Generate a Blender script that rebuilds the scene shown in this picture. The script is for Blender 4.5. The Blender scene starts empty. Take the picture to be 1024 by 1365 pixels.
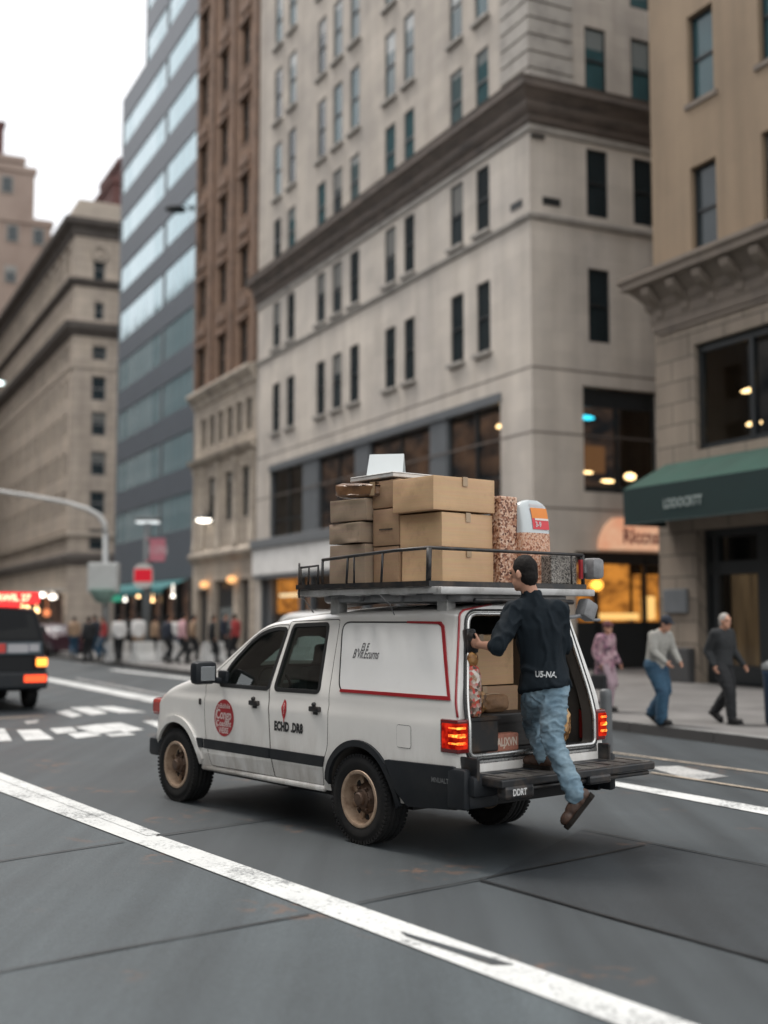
import bpy, bmesh, math, random
from mathutils import Vector, Matrix, noise
from mathutils.geometry import delaunay_2d_cdt
random.seed(7)
PI = math.pi
SC = bpy.context.scene
COL = SC.collection
V = Vector

# ------------------------------------------------------------------ camera numbers (used to survey the place)
FPX, CAMH, YH = 1600.0, 1.8, 820.0
TH = math.atan((YH - 682.5) / FPX)
CT, ST = math.cos(TH), math.sin(TH)

def ray(px, py):
    a = (px - 512) / FPX
    b = (682.5 - py) / FPX
    return V((a, CT - b * ST, ST + b * CT))

def ground(px, py, z=0.0):
    r = ray(px, py)
    t = (z - CAMH) / r.z
    return V((0, 0, CAMH)) + r * t

def atY(px, py, Y):
    r = ray(px, py)
    return V((0, 0, CAMH)) + r * (Y / r.y)

# ------------------------------------------------------------------ object helpers
def link(o, parent=None):
    COL.objects.link(o)
    if parent is not None:
        o.parent = parent
    return o

def thing(name, label, cat, loc=(0, 0, 0), rz=0.0, group=None):
    o = bpy.data.objects.new(name, None)
    o.empty_display_size = 0.2
    COL.objects.link(o)
    o.location = loc
    o.rotation_euler = (0, 0, rz)
    o['label'] = label
    o['category'] = cat
    if group:
        o['group'] = group
    return o

def tag(o, label, cat, group=None):
    o['label'] = label
    o['category'] = cat
    if group:
        o['group'] = group
    return o

def struct(o):
    o['kind'] = 'structure'
    return o

def dup(root, loc=None, rz=None, label=None, group=None):
    def cp(o, parent):
        c = o.copy()
        COL.objects.link(c)
        c.parent = parent
        for ch in [x for x in o.children]:
            cp(ch, c)
        return c
    r = cp(root, root.parent)
    if loc is not None:
        r.location = loc
    if rz is not None:
        r.rotation_euler = (0, 0, rz)
    if label:
        r['label'] = label
    if group:
        r['group'] = group
    return r

class MB:
    """collects faces; build() links them as one mesh object"""
    def __init__(s):
        s.v = []; s.f = []; s.m = []; s.uv = []; s.sm = []
    def face(s, pts, mi=0, uv=None, smooth=False):
        n = len(s.v)
        s.v += [tuple(p) for p in pts]
        s.f.append(tuple(range(n, n + len(pts))))
        s.m.append(mi); s.uv.append(uv); s.sm.append(smooth)
    def mesh(s, vs, fs, mi=0, smooth=False):
        n = len(s.v)
        s.v += [tuple(p) for p in vs]
        for f in fs:
            s.f.append(tuple(n + i for i in f)); s.m.append(mi); s.uv.append(None); s.sm.append(smooth)
    def box(s, x0, x1, y0, y1, z0, z1, mi=0, M=None, bev=0.0):
        if bev > 0:
            bm = bmesh.new()
            bmesh.ops.create_cube(bm, size=1.0)
            for v in bm.verts:
                v.co = V(((x0 + x1) / 2 + v.co.x * (x1 - x0), (y0 + y1) / 2 + v.co.y * (y1 - y0), (z0 + z1) / 2 + v.co.z * (z1 - z0)))
            bmesh.ops.bevel(bm, geom=bm.edges[:], offset=bev, segments=2, profile=0.5, affect='EDGES')
            bm.verts.index_update()
            vs = [v.co.copy() for v in bm.verts]
            fs = [[v.index for v in f.verts] for f in bm.faces]
            bm.free()
        else:
            vs = [V(p) for p in ((x0, y0, z0), (x1, y0, z0), (x1, y1, z0), (x0, y1, z0), (x0, y0, z1), (x1, y0, z1), (x1, y1, z1), (x0, y1, z1))]
            fs = [(0, 3, 2, 1), (4, 5, 6, 7), (0, 1, 5, 4), (1, 2, 6, 5), (2, 3, 7, 6), (3, 0, 4, 7)]
        if M is not None:
            vs = [M @ v for v in vs]
        s.mesh(vs, fs, mi)
        return s
    def tube(s, pts, r, n=10, mi=0, smooth=True, closed=False):
        pts = [V(p) for p in pts]
        rs = r if isinstance(r, (list, tuple)) else [r] * len(pts)
        N = len(pts)
        rings = []
        prev = None
        for i, p in enumerate(pts):
            if closed:
                t = (pts[(i + 1) % N] - pts[i - 1]).normalized()
            else:
                t = (pts[min(i + 1, N - 1)] - pts[max(i - 1, 0)]).normalized()
            if prev is None:
                a = V((0, 0, 1)) if abs(t.z) < 0.9 else V((1, 0, 0))
                u = t.cross(a).normalized()
            else:
                u = (prev - t * prev.dot(t)).normalized()
            prev = u
            w = t.cross(u)
            rings.append([p + (u * math.cos(2 * PI * k / n) + w * math.sin(2 * PI * k / n)) * rs[i] for k in range(n)])
        vs = [q for R in rings for q in R]
        fs = []
        M = N if closed else N - 1
        for i in range(M):
            j = (i + 1) % N
            for k in range(n):
                k2 = (k + 1) % n
                fs.append((i * n + k, i * n + k2, j * n + k2, j * n + k))
        if not closed:
            fs.append(tuple(reversed(range(n))))
            fs.append(tuple((N - 1) * n + k for k in range(n)))
        s.mesh(vs, fs, mi, smooth)
        return s
    def lathe(s, prof, n=40, axis='y', c=(0, 0, 0), mi=0, smooth=True, closed=False):
        """prof: (r, a) pairs, a along the axis"""
        c = V(c)
        vs = []
        for (r, a) in prof:
            for k in range(n):
                t = 2 * PI * k / n
                if axis == 'y':
                    vs.append(c + V((r * math.cos(t), a, r * math.sin(t))))
                elif axis == 'z':
                    vs.append(c + V((r * math.cos(t), r * math.sin(t), a)))
                else:
                    vs.append(c + V((a, r * math.cos(t), r * math.sin(t))))
        fs = []
        P = len(prof)
        for i in range(P if closed else P - 1):
            j = (i + 1) % P
            for k in range(n):
                k2 = (k + 1) % n
                fs.append((i * n + k, i * n + k2, j * n + k2, j * n + k))
        s.mesh(vs, fs, mi, smooth)
        return s
    def disc(s, r, a, n=40, axis='y', c=(0, 0, 0), mi=0):
        c = V(c)
        pts = []
        for k in range(n):
            t = 2 * PI * k / n
            pts.append(c + (V((r * math.cos(t), a, r * math.sin(t))) if axis == 'y' else V((r * math.cos(t), r * math.sin(t), a)) if axis == 'z' else V((a, r * math.cos(t), r * math.sin(t)))))
        s.face(pts, mi)
        return s
    def prism(s, poly, a0, a1, f, mi=0, side_mi=None):
        """poly of 2D points extruded between a0 and a1; f(p, a) -> 3D"""
        n = len(poly)
        vs = [f(p, a0) for p in poly] + [f(p, a1) for p in poly]
        s.mesh(vs, [tuple(reversed(range(n))), tuple(range(n, 2 * n))], mi)
        k = len(s.v) - 2 * n
        for i in range(n):
            j = (i + 1) % n
            s.f.append((k + i, k + j, k + n + j, k + n + i)); s.m.append(mi if side_mi is None else side_mi); s.uv.append(None); s.sm.append(False)
        return s
    def ball(s, c, r, sub=2, M=None, mi=0, smooth=True):
        bm = bmesh.new()
        bmesh.ops.create_icosphere(bm, subdivisions=sub, radius=1.0)
        rr = V(r) if isinstance(r, (tuple, list, Vector)) else V((r, r, r))
        bm.verts.index_update()
        vs = []
        for v in bm.verts:
            p = V((v.co.x * rr.x, v.co.y * rr.y, v.co.z * rr.z))
            if M is not None:
                p = M @ p
            vs.append(p + V(c))
        fs = [[v.index for v in f.verts] for f in bm.faces]
        bm.free()
        s.mesh(vs, fs, mi, smooth)
        return s
    def limb(s, pts, rs, n=14):
        """overlapping tapered capsule chain, for the voxel union"""
        pts = [V(p) for p in pts]
        for i, p in enumerate(pts):
            s.ball(p, rs[i], 2)
        for i in range(len(pts) - 1):
            if (pts[i + 1] - pts[i]).length > 1e-4:
                s.tube([pts[i], pts[i + 1]], [rs[i], rs[i + 1]], n)
        return s
    def data(s, name, mats, recalc=False, angle=None):
        me = bpy.data.meshes.new(name)
        me.from_pydata(s.v, [], s.f)
        for m in (mats if isinstance(mats, (list, tuple)) else [mats]):
            me.materials.append(m)
        for p, mi, sm in zip(me.polygons, s.m, s.sm):
            p.material_index = mi
            p.use_smooth = sm
        if any(u is not None for u in s.uv):
            L = me.uv_layers.new(name='UVMap')
            k = 0
            for p, u in zip(me.polygons, s.uv):
                for j in range(p.loop_total):
                    L.data[p.loop_start + j].uv = u[j] if u is not None else (0, 0)
        if recalc:
            bm = bmesh.new(); bm.from_mesh(me)
            bmesh.ops.remove_doubles(bm, verts=bm.verts[:], dist=1e-5)
            bmesh.ops.recalc_face_normals(bm, faces=bm.faces[:])
            bm.to_mesh(me); bm.free()
        if angle is not None:
            for p in me.polygons:
                p.use_smooth = True
            me.set_sharp_from_angle(angle=math.radians(angle))
        me.update()
        return me
    def build(s, name, mats, parent=None, recalc=False, angle=None, loc=None):
        o = bpy.data.objects.new(name, s.data(name, mats, recalc, angle))
        link(o, parent)
        if loc is not None:
            o.location = loc
        return o

def obj_from(name, me, parent=None, loc=None):
    o = bpy.data.objects.new(name, me)
    link(o, parent)
    if loc is not None:
        o.location = loc
    return o

def eval_mods(me, mods):
    """run modifiers on a mesh datablock and return the result"""
    o = bpy.data.objects.new('tmp', me)
    COL.objects.link(o)
    for typ, props in mods:
        m = o.modifiers.new('m', typ)
        for k, v in props.items():
            setattr(m, k, v)
    dg = bpy.context.evaluated_depsgraph_get()
    dg.update()
    r = bpy.data.meshes.new_from_object(o.evaluated_get(dg), preserve_all_data_layers=True, depsgraph=dg)
    bpy.data.objects.remove(o)
    return r

def boolean(me, cutter, op='DIFFERENCE'):
    c = bpy.data.objects.new('cut', cutter)
    COL.objects.link(c)
    r = eval_mods(me, [('BOOLEAN', dict(object=c, operation=op, solver='EXACT', use_self=False))])
    bpy.data.objects.remove(c)
    return r

def lerp(tab, x):
    if x <= tab[0][0]:
        return tab[0][1]
    for (a, b), (c, d) in zip(tab, tab[1:]):
        if x <= c:
            return b + (d - b) * (x - a) / (c - a) if c > a else d
    return tab[-1][1]

def slerp(tab, x):
    """smoothed lookup"""
    e = 0.06
    return (lerp(tab, x - e) + 2 * lerp(tab, x) + lerp(tab, x + e)) / 4

def round_poly(pts, r, n=5):
    out = []
    N = len(pts)
    for i in range(N):
        p0, p, p1 = V(pts[i - 1]), V(pts[i]), V(pts[(i + 1) % N])
        a = (p0 - p); b = (p1 - p)
        rr = r[i] if isinstance(r, (list, tuple)) else r
        d = min(rr, a.length * 0.45, b.length * 0.45)
        if d < 1e-5:
            out.append((p.x, p.y)); continue
        s = p + a.normalized() * d
        e = p + b.normalized() * d
        for k in range(n + 1):
            t = k / n
            q = s * (1 - t) ** 2 + p * 2 * t * (1 - t) + e * t * t
            out.append((q.x, q.y))
    return out

def inset(poly, d):
    """move every side of a polygon inward by d (either winding)"""
    N = len(poly)
    area = sum(poly[i][0] * poly[(i + 1) % N][1] - poly[(i + 1) % N][0] * poly[i][1] for i in range(N)) / 2
    sg = 1 if area > 0 else -1
    out = []
    for i in range(N):
        p0, p, p1 = V(poly[i - 1]), V(poly[i]), V(poly[(i + 1) % N])
        a = (p - p0); b = (p1 - p)
        if a.length < 1e-9: a = b
        if b.length < 1e-9: b = a
        a.normalize(); b.normalize()
        na = V((-a.y, a.x)) * sg; nb = V((-b.y, b.x)) * sg
        m = na + nb
        k = m.dot(na)
        if k < 0.2:
            q = p + na * d
        else:
            q = p + m * (d / k)
        out.append((q.x, q.y))
    return out

# ------------------------------------------------------------------ materials
def newmat(name):
    m = bpy.data.materials.new(name)
    m.use_nodes = True
    nt = m.node_tree
    nt.nodes.clear()
    out = nt.nodes.new('ShaderNodeOutputMaterial')
    return m, nt, out

def node(nt, typ, **kw):
    n = nt.nodes.new(typ)
    for k, v in kw.items():
        if k in n.inputs:
            n.inputs[k].default_value = v
        else:
            setattr(n, k, v)
    return n

def rgba(c, k=1.0):
    return (c[0] * k, c[1] * k, c[2] * k, 1.0)

def noise_tex(nt, vec, scale, detail=4.0, rough=0.55, dist=0.0):
    n = node(nt, 'ShaderNodeTexNoise', Scale=scale, Detail=detail, Roughness=rough, Distortion=dist)
    if vec is not None:
        nt.links.new(vec, n.inputs['Vector'])
    return n

def ramp(nt, fac, stops, interp='LINEAR'):
    r = nt.nodes.new('ShaderNodeValToRGB')
    r.color_ramp.interpolation = interp
    e = r.color_ramp.elements
    while len(e) < len(stops):
        e.new(0.5)
    for el, (p, c) in zip(e, stops):
        el.position = p
        el.color = c if len(c) == 4 else (c[0], c[1], c[2], 1)
    nt.links.new(fac, r.inputs['Fac'])
    return r

def mix(nt, fac, a, b, mode='MIX'):
    m = nt.nodes.new('ShaderNodeMix')
    m.data_type = 'RGBA'
    m.blend_type = mode
    for sock, val in ((0, fac), (6, a), (7, b)):
        if hasattr(val, 'is_linked') or hasattr(val, 'links'):
            nt.links.new(val, m.inputs[sock])
        else:
            m.inputs[sock].default_value = val
    return m.outputs[2]

def pbr(name, col, rough=0.6, metal=0.0, var=0.15, scale=3.0, bump=0.0, bscale=60.0, coat=0.0, spec=0.5, dark=None, darkscale=1.2, stretch=None, rvar=0.0, sheen=0.0):
    """base colour broken up by noise at two sizes, bump, optional dirt colour"""
    m, nt, out = newmat(name)
    tc = node(nt, 'ShaderNodeTexCoord')
    vec = tc.outputs['Object']
    if stretch:
        mp = node(nt, 'ShaderNodeMapping')
        mp.inputs['Scale'].default_value = stretch
        nt.links.new(vec, mp.inputs['Vector'])
        vec = mp.outputs[0]
    n1 = noise_tex(nt, vec, scale, 5.0, 0.6)
    c = mix(nt, n1.outputs[0], rgba(col, 1 - var), rgba(col, 1 + var))
    if dark is not None:
        n2 = noise_tex(nt, vec, darkscale, 6.0, 0.65)
        r = ramp(nt, n2.outputs[0], [(0.45, (0, 0, 0)), (0.72, (1, 1, 1))])
        c = mix(nt, r.outputs[0], c, rgba(dark))
    b = node(nt, 'ShaderNodeBsdfPrincipled', Roughness=rough, Metallic=metal)
    b.inputs['Specular IOR Level'].default_value = spec
    b.inputs['Coat Weight'].default_value = coat
    b.inputs['Coat Roughness'].default_value = 0.06
    b.inputs['Sheen Weight'].default_value = sheen
    nt.links.new(c, b.inputs['Base Color'])
    if rvar > 0:
        mr = node(nt, 'ShaderNodeMapRange')
        mr.inputs['To Min'].default_value = max(0.02, rough - rvar)
        mr.inputs['To Max'].default_value = min(1, rough + rvar)
        n3 = noise_tex(nt, vec, scale * 2.3, 4.0)
        nt.links.new(n3.outputs[0], mr.inputs['Value'])
        nt.links.new(mr.outputs[0], b.inputs['Roughness'])
    if bump > 0:
        nb = noise_tex(nt, vec, bscale, 4.0, 0.6)
        bp = node(nt, 'ShaderNodeBump', Strength=bump, Distance=0.01)
        nt.links.new(nb.outputs[0], bp.inputs['Height'])
        nt.links.new(bp.outputs[0], b.inputs['Normal'])
    nt.links.new(b.outputs[0], out.inputs[0])
    return m

def stone(name, col, bw=1.2, bh=0.45, mortar=0.72, msize=0.012, var=0.12, dirt=0.35, rough=0.85, streak=True):
    """dressed stone courses from wall UVs in metres, with soot and rain streaks"""
    m, nt, out = newmat(name)
    uv = node(nt, 'ShaderNodeUVMap'); uv.uv_map = 'UVMap'
    br = node(nt, 'ShaderNodeTexBrick', Scale=1.0)
    br.inputs['Brick Width'].default_value = bw
    br.inputs['Row Height'].default_value = bh
    br.inputs['Mortar Size'].default_value = msize
    br.inputs['Mortar Smooth'].default_value = 0.3
    br.inputs['Color1'].default_value = rgba(col, 1 - var)
    br.inputs['Color2'].default_value = rgba(col, 1 + var)
    br.inputs['Mortar'].default_value = rgba(col, mortar)
    nt.links.new(uv.outputs[0], br.inputs['Vector'])
    tc = node(nt, 'ShaderNodeTexCoord')
    n1 = noise_tex(nt, tc.outputs['Object'], 0.35, 8.0, 0.62)
    r1 = ramp(nt, n1.outputs[0], [(0.32, (1 - dirt, 1 - dirt, 1 - dirt * 0.95)), (0.66, (1.06, 1.05, 1.03))])
    c = mix(nt, 1.0, br.outputs['Color'], r1.outputs[0], 'MULTIPLY')
    if streak:
        mp = node(nt, 'ShaderNodeMapping')
        mp.inputs['Scale'].default_value = (1.6, 1.6, 0.09)
        nt.links.new(tc.outputs['Object'], mp.inputs['Vector'])
        n2 = noise_tex(nt, mp.outputs[0], 1.0, 6.0, 0.6)
        r2 = ramp(nt, n2.outputs[0], [(0.35, (0.8, 0.79, 0.78)), (0.6, (1.03, 1.03, 1.03))])
        c = mix(nt, 0.8, c, r2.outputs[0], 'MULTIPLY')
    b = node(nt, 'ShaderNodeBsdfPrincipled', Roughness=rough)
    nt.links.new(c, b.inputs['Base Color'])
    nb = noise_tex(nt, tc.outputs['Object'], 14.0, 6.0, 0.6)
    mixh = mix(nt, 0.25, br.outputs['Fac'], nb.outputs[0])
    bp = node(nt, 'ShaderNodeBump', Strength=0.45, Distance=0.02)
    bp.invert = True
    nt.links.new(mixh, bp.inputs['Height'])
    nt.links.new(bp.outputs[0], b.inputs['Normal'])
    nt.links.new(b.outputs[0], out.inputs[0])
    return m

def pane_mat(name, col, rough=0.06, blind=None, spec=0.5):
    """window pane seen from the street: dark room behind, sky and street on the surface"""
    m, nt, out = newmat(name)
    tc = node(nt, 'ShaderNodeTexCoord')
    oi = node(nt, 'ShaderNodeObjectInfo')
    n1 = noise_tex(nt, tc.outputs['Object'], 1.3, 3.0)
    c = mix(nt, n1.outputs[0], rgba(col, 0.55), rgba(col, 1.5))
    if blind is not None:
        sep = node(nt, 'ShaderNodeSeparateXYZ')
        nt.links.new(tc.outputs['Object'], sep.inputs[0])
        ad = node(nt, 'ShaderNodeMath', operation='MULTIPLY_ADD')
        nt.links.new(oi.outputs['Random'], ad.inputs[0])
        ad.inputs[1].default_value = -1.9
        ad.inputs[2].default_value = 1.75
        gt = node(nt, 'ShaderNodeMath', operation='GREATER_THAN')
        nt.links.new(sep.outputs['Z'], gt.inputs[0])
        nt.links.new(ad.outputs[0], gt.inputs[1])
        c = mix(nt, gt.outputs[0], c, rgba(blind))
    b = node(nt, 'ShaderNodeBsdfPrincipled', Roughness=rough)
    b.inputs['Specular IOR Level'].default_value = spec
    nt.links.new(c, b.inputs['Base Color'])
    nb = noise_tex(nt, tc.outputs['Object'], 0.9, 2.0)
    bp = node(nt, 'ShaderNodeBump', Strength=0.08, Distance=0.05)
    nt.links.new(nb.outputs[0], bp.inputs['Height'])
    nt.links.new(bp.outputs[0], b.inputs['Normal'])
    nt.links.new(b.outputs[0], out.inputs[0])
    return m

def clear_glass(name, tint=(0.5, 0.55, 0.55), refl=0.08, rough=0.01):
    m, nt, out = newmat(name)
    tr = node(nt, 'ShaderNodeBsdfTransparent'); tr.inputs[0].default_value = rgba(tint)
    gl = node(nt, 'ShaderNodeBsdfGlossy', Roughness=rough); gl.inputs[0].default_value = (1, 1, 1, 1)
    ge = node(nt, 'ShaderNodeNewGeometry')
    dt = node(nt, 'ShaderNodeVectorMath', operation='DOT_PRODUCT')
    nt.links.new(ge.outputs['Normal'], dt.inputs[0]); nt.links.new(ge.outputs['Incoming'], dt.inputs[1])
    ab = node(nt, 'ShaderNodeMath', operation='ABSOLUTE'); nt.links.new(dt.outputs['Value'], ab.inputs[0])
    om = node(nt, 'ShaderNodeMath', operation='SUBTRACT'); om.inputs[0].default_value = 1.0; nt.links.new(ab.outputs[0], om.inputs[1])
    pw = node(nt, 'ShaderNodeMath', operation='POWER'); nt.links.new(om.outputs[0], pw.inputs[0]); pw.inputs[1].default_value = 5.0
    ad = node(nt, 'ShaderNodeMath', operation='MULTIPLY_ADD'); ad.use_clamp = True
    nt.links.new(pw.outputs[0], ad.inputs[0]); ad.inputs[1].default_value = 0.9; ad.inputs[2].default_value = refl
    ms = node(nt, 'ShaderNodeMixShader')
    nt.links.new(ad.outputs[0], ms.inputs[0])
    nt.links.new(tr.outputs[0], ms.inputs[1])
    nt.links.new(gl.outputs[0], ms.inputs[2])
    nt.links.new(ms.outputs[0], out.inputs[0])
    return m

def glow(name, col, strength, var=0.0, scale=2.0, col2=None, contrast=(0.35, 0.65), stretch=None):
    """a lit lamp, or a surface glowing in place of room light"""
    m, nt, out = newmat(name)
    e = node(nt, 'ShaderNodeEmission', Strength=strength)
    e.inputs[0].default_value = rgba(col)
    if col2 is not None:
        tc = node(nt, 'ShaderNodeTexCoord')
        vec = tc.outputs['Object']
        if stretch:
            mp = node(nt, 'ShaderNodeMapping'); mp.inputs['Scale'].default_value = stretch
            nt.links.new(vec, mp.inputs['Vector']); vec = mp.outputs[0]
        n = noise_tex(nt, vec, scale, 3.0, 0.6)
        r = ramp(nt, n.outputs[0], [(contrast[0], col2), (contrast[1], col)])
        nt.links.new(r.outputs[0], e.inputs[0])
    nt.links.new(e.outputs[0], out.inputs[0])
    return m

def speckle(name, cols, scale=55.0, rough=0.5):
    m, nt, out = newmat(name)
    tc = node(nt, 'ShaderNodeTexCoord')
    vo = node(nt, 'ShaderNodeTexVoronoi', Scale=scale)
    nt.links.new(tc.outputs['Object'], vo.inputs['Vector'])
    sep = node(nt, 'ShaderNodeSeparateColor')
    nt.links.new(vo.outputs['Color'], sep.inputs[0])
    n = noise_tex(nt, tc.outputs['Object'], 7.0, 3.0)
    ad = node(nt, 'ShaderNodeMath', operation='MULTIPLY_ADD')
    nt.links.new(n.outputs[0], ad.inputs[0]); ad.inputs[1].default_value = 0.8
    sub = node(nt, 'ShaderNodeMath', operation='SUBTRACT')
    nt.links.new(sep.outputs[0], sub.inputs[0]); sub.inputs[1].default_value = 0.4
    nt.links.new(sub.outputs[0], ad.inputs[2])
    r = ramp(nt, ad.outputs[0], [(i / max(1, len(cols) - 1) * 0.8 + 0.1, c) for i, c in enumerate(cols)])
    b = node(nt, 'ShaderNodeBsdfPrincipled', Roughness=rough)
    nt.links.new(r.outputs[0], b.inputs['Base Color'])
    bp = node(nt, 'ShaderNodeBump', Strength=0.6, Distance=0.006)
    nt.links.new(vo.outputs['Distance'], bp.inputs['Height'])
    nt.links.new(bp.outputs[0], b.inputs['Normal'])
    nt.links.new(b.outputs[0], out.inputs[0])
    return m

def flat_text(txt, size, shear=0.0, bold=0.0, space=1.0, line=1.0, narrow=1.0):
    """2D letter shapes (verts, faces), centred"""
    cu = bpy.data.curves.new('t', 'FONT')
    cu.body = txt
    cu.size = size
    cu.shear = shear
    cu.offset = bold
    cu.space_character = space
    cu.space_line = line
    cu.align_x = 'CENTER'; cu.align_y = 'CENTER'
    cu.resolution_u = 3
    o = bpy.data.objects.new('t', cu)
    COL.objects.link(o)
    dg = bpy.context.evaluated_depsgraph_get(); dg.update()
    me = bpy.data.meshes.new_from_object(o.evaluated_get(dg))
    vs = [(v.co.x * narrow, v.co.y) for v in me.vertices]
    fs = [tuple(p.vertices) for p in me.polygons]
    bpy.data.objects.remove(o); bpy.data.curves.remove(cu); bpy.data.meshes.remove(me)
    return vs, fs
# ================================================================== camera, sky, light
cam = bpy.data.cameras.new('camera')
camo = bpy.data.objects.new('camera', cam)
COL.objects.link(camo)
camo.location = (0, 0, CAMH)
camo.rotation_euler = (PI / 2 + TH, 0, 0)
cam.sensor_fit = 'HORIZONTAL'
cam.sensor_width = 24.0
cam.lens = FPX / 1024 * 24.0
cam.clip_start = 0.1
cam.clip_end = 3000
cam.dof.use_dof = True
cam.dof.focus_distance = 9.5
cam.dof.aperture_fstop = 0.62
cam.dof.aperture_blades = 0
SC.camera = camo
SC.view_settings.view_transform = 'Standard'
SC.view_settings.look = 'None'
SC.view_settings.exposure = 0
SC.cycles.use_denoising = True
SC.cycles.max_bounces = 8
SC.cycles.transparent_max_bounces = 16
SC.cycles.sample_clamp_indirect = 6

SUN_EL, SUN_AZ = math.radians(62), math.radians(-50)
CL_EL, CL_AZ = math.radians(42), math.radians(165)      # thinnest, brightest part of the cloud deck
w = bpy.data.worlds.new('World')
SC.world = w
w.use_nodes = True
nt = w.node_tree
nt.nodes.clear()
sky = nt.nodes.new('ShaderNodeTexSky')
sky.sky_type = 'NISHITA'
sky.sun_disc = False
sky.sun_elevation = SUN_EL
sky.sun_rotation = SUN_AZ
sky.dust_density = 6.0
bg1 = node(nt, 'ShaderNodeBackground', Strength=0.05)
nt.links.new(sky.outputs[0], bg1.inputs[0])
bg2 = node(nt, 'ShaderNodeBackground', Strength=1.03)      # the closed cloud deck
tc = node(nt, 'ShaderNodeTexCoord')
cn = noise_tex(nt, tc.outputs['Generated'], 1.6, 5.0, 0.5)
cr = ramp(nt, cn.outputs[0], [(0.3, (0.96, 0.98, 1.0)), (0.7, (1.12, 1.11, 1.09))])
geo = V((math.sin(CL_AZ) * math.cos(CL_EL), math.cos(CL_AZ) * math.cos(CL_EL), math.sin(CL_EL)))
dp = node(nt, 'ShaderNodeVectorMath', operation='DOT_PRODUCT')
nt.links.new(tc.outputs['Generated'], dp.inputs[0]); dp.inputs[1].default_value = geo
lob = ramp(nt, dp.outputs['Value'], [(0.0, (1, 1, 1)), (0.45, (1.12, 1.12, 1.12)), (1.0, (1.75, 1.72, 1.66))])
skyc = mix(nt, 1.0, cr.outputs[0], lob.outputs[0], 'MULTIPLY')
nt.links.new(skyc, bg2.inputs[0])
ads = nt.nodes.new('ShaderNodeAddShader')
nt.links.new(bg1.outputs[0], ads.inputs[0]); nt.links.new(bg2.outputs[0], ads.inputs[1])
wo = nt.nodes.new('ShaderNodeOutputWorld')
nt.links.new(ads.outputs[0], wo.inputs[0])

sl = bpy.data.lights.new('sun', 'SUN')
sl.energy = 2.1
sl.angle = math.radians(16)
sl.color = (1.0, 0.95, 0.88)
so = bpy.data.objects.new('sun', sl)
COL.objects.link(so)
sdir = V((math.sin(SUN_AZ) * math.cos(SUN_EL), math.cos(SUN_AZ) * math.cos(SUN_EL), math.sin(SUN_EL)))
so.rotation_euler = (-sdir).to_track_quat('-Z', 'Y').to_euler()
so.location = (0, 0, 60)

# ================================================================== road materials
def asphalt(name, col, rough=0.62, patch=0.32):
    m, nt, out = newmat(name)
    tc = node(nt, 'ShaderNodeTexCoord')
    o = tc.outputs['Object']
    n1 = noise_tex(nt, o, 0.5, 6.0, 0.62)
    c = mix(nt, n1.outputs[0], rgba(col, 1 - patch), rgba(col, 1 + patch))
    mp = node(nt, 'ShaderNodeMapping')                      # tyre tracks run along the street
    mp.inputs['Rotation'].default_value = (0, 0, math.radians(-35))
    mp.inputs['Scale'].default_value = (1.5, 0.07, 1)
    nt.links.new(o, mp.inputs[0])
    n2 = noise_tex(nt, mp.outputs[0], 1.2, 5.0, 0.6)
    r2 = ramp(nt, n2.outputs[0], [(0.35, (0.66, 0.67, 0.68)), (0.65, (1.16, 1.15, 1.14))])
    c = mix(nt, 1.0, c, r2.outputs[0], 'MULTIPLY')
    n3 = noise_tex(nt, o, 95.0, 3.0, 0.7)                   # aggregate
    r3 = ramp(nt, n3.outputs[0], [(0.3, (0.42, 0.42, 0.42)), (0.72, (1.75, 1.75, 1.75))])
    c = mix(nt, 0.8, c, r3.outputs[0], 'MULTIPLY')
    n4 = noise_tex(nt, o, 0.9, 2.0, 0.5)                    # oil and rust spots
    r4 = ramp(nt, n4.outputs[0], [(0.60, (0, 0, 0)), (0.70, (1, 1, 1))])
    n5 = noise_tex(nt, o, 7.0, 3.0, 0.5)
    r5 = ramp(nt, n5.outputs[0], [(0.5, (0, 0, 0)), (0.62, (1, 1, 1))])
    mm = node(nt, 'ShaderNodeMath', operation='MULTIPLY')
    nt.links.new(r4.outputs[0], mm.inputs[0]); nt.links.new(r5.outputs[0], mm.inputs[1])
    mm2 = node(nt, 'ShaderNodeMath', operation='MULTIPLY'); mm2.inputs[1].default_value = 0.55
    nt.links.new(mm.outputs[0], mm2.inputs[0])
    c = mix(nt, mm2.outputs[0], c, (0.16, 0.085, 0.05, 1))
    b = node(nt, 'ShaderNodeBsdfPrincipled', Roughness=rough)
    nt.links.new(c, b.inputs['Base Color'])
    mr = node(nt, 'ShaderNodeMapRange'); mr.inputs['To Min'].default_value = rough - 0.12; mr.inputs['To Max'].default_value = rough + 0.14
    nt.links.new(n1.outputs[0], mr.inputs[0]); nt.links.new(mr.outputs[0], b.inputs['Roughness'])
    bp = node(nt, 'ShaderNodeBump', Strength=0.5, Distance=0.008)
    nt.links.new(n3.outputs[0], bp.inputs['Height'])
    nt.links.new(bp.outputs[0], b.inputs['Normal'])
    nt.links.new(b.outputs[0], out.inputs[0])
    return m

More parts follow.
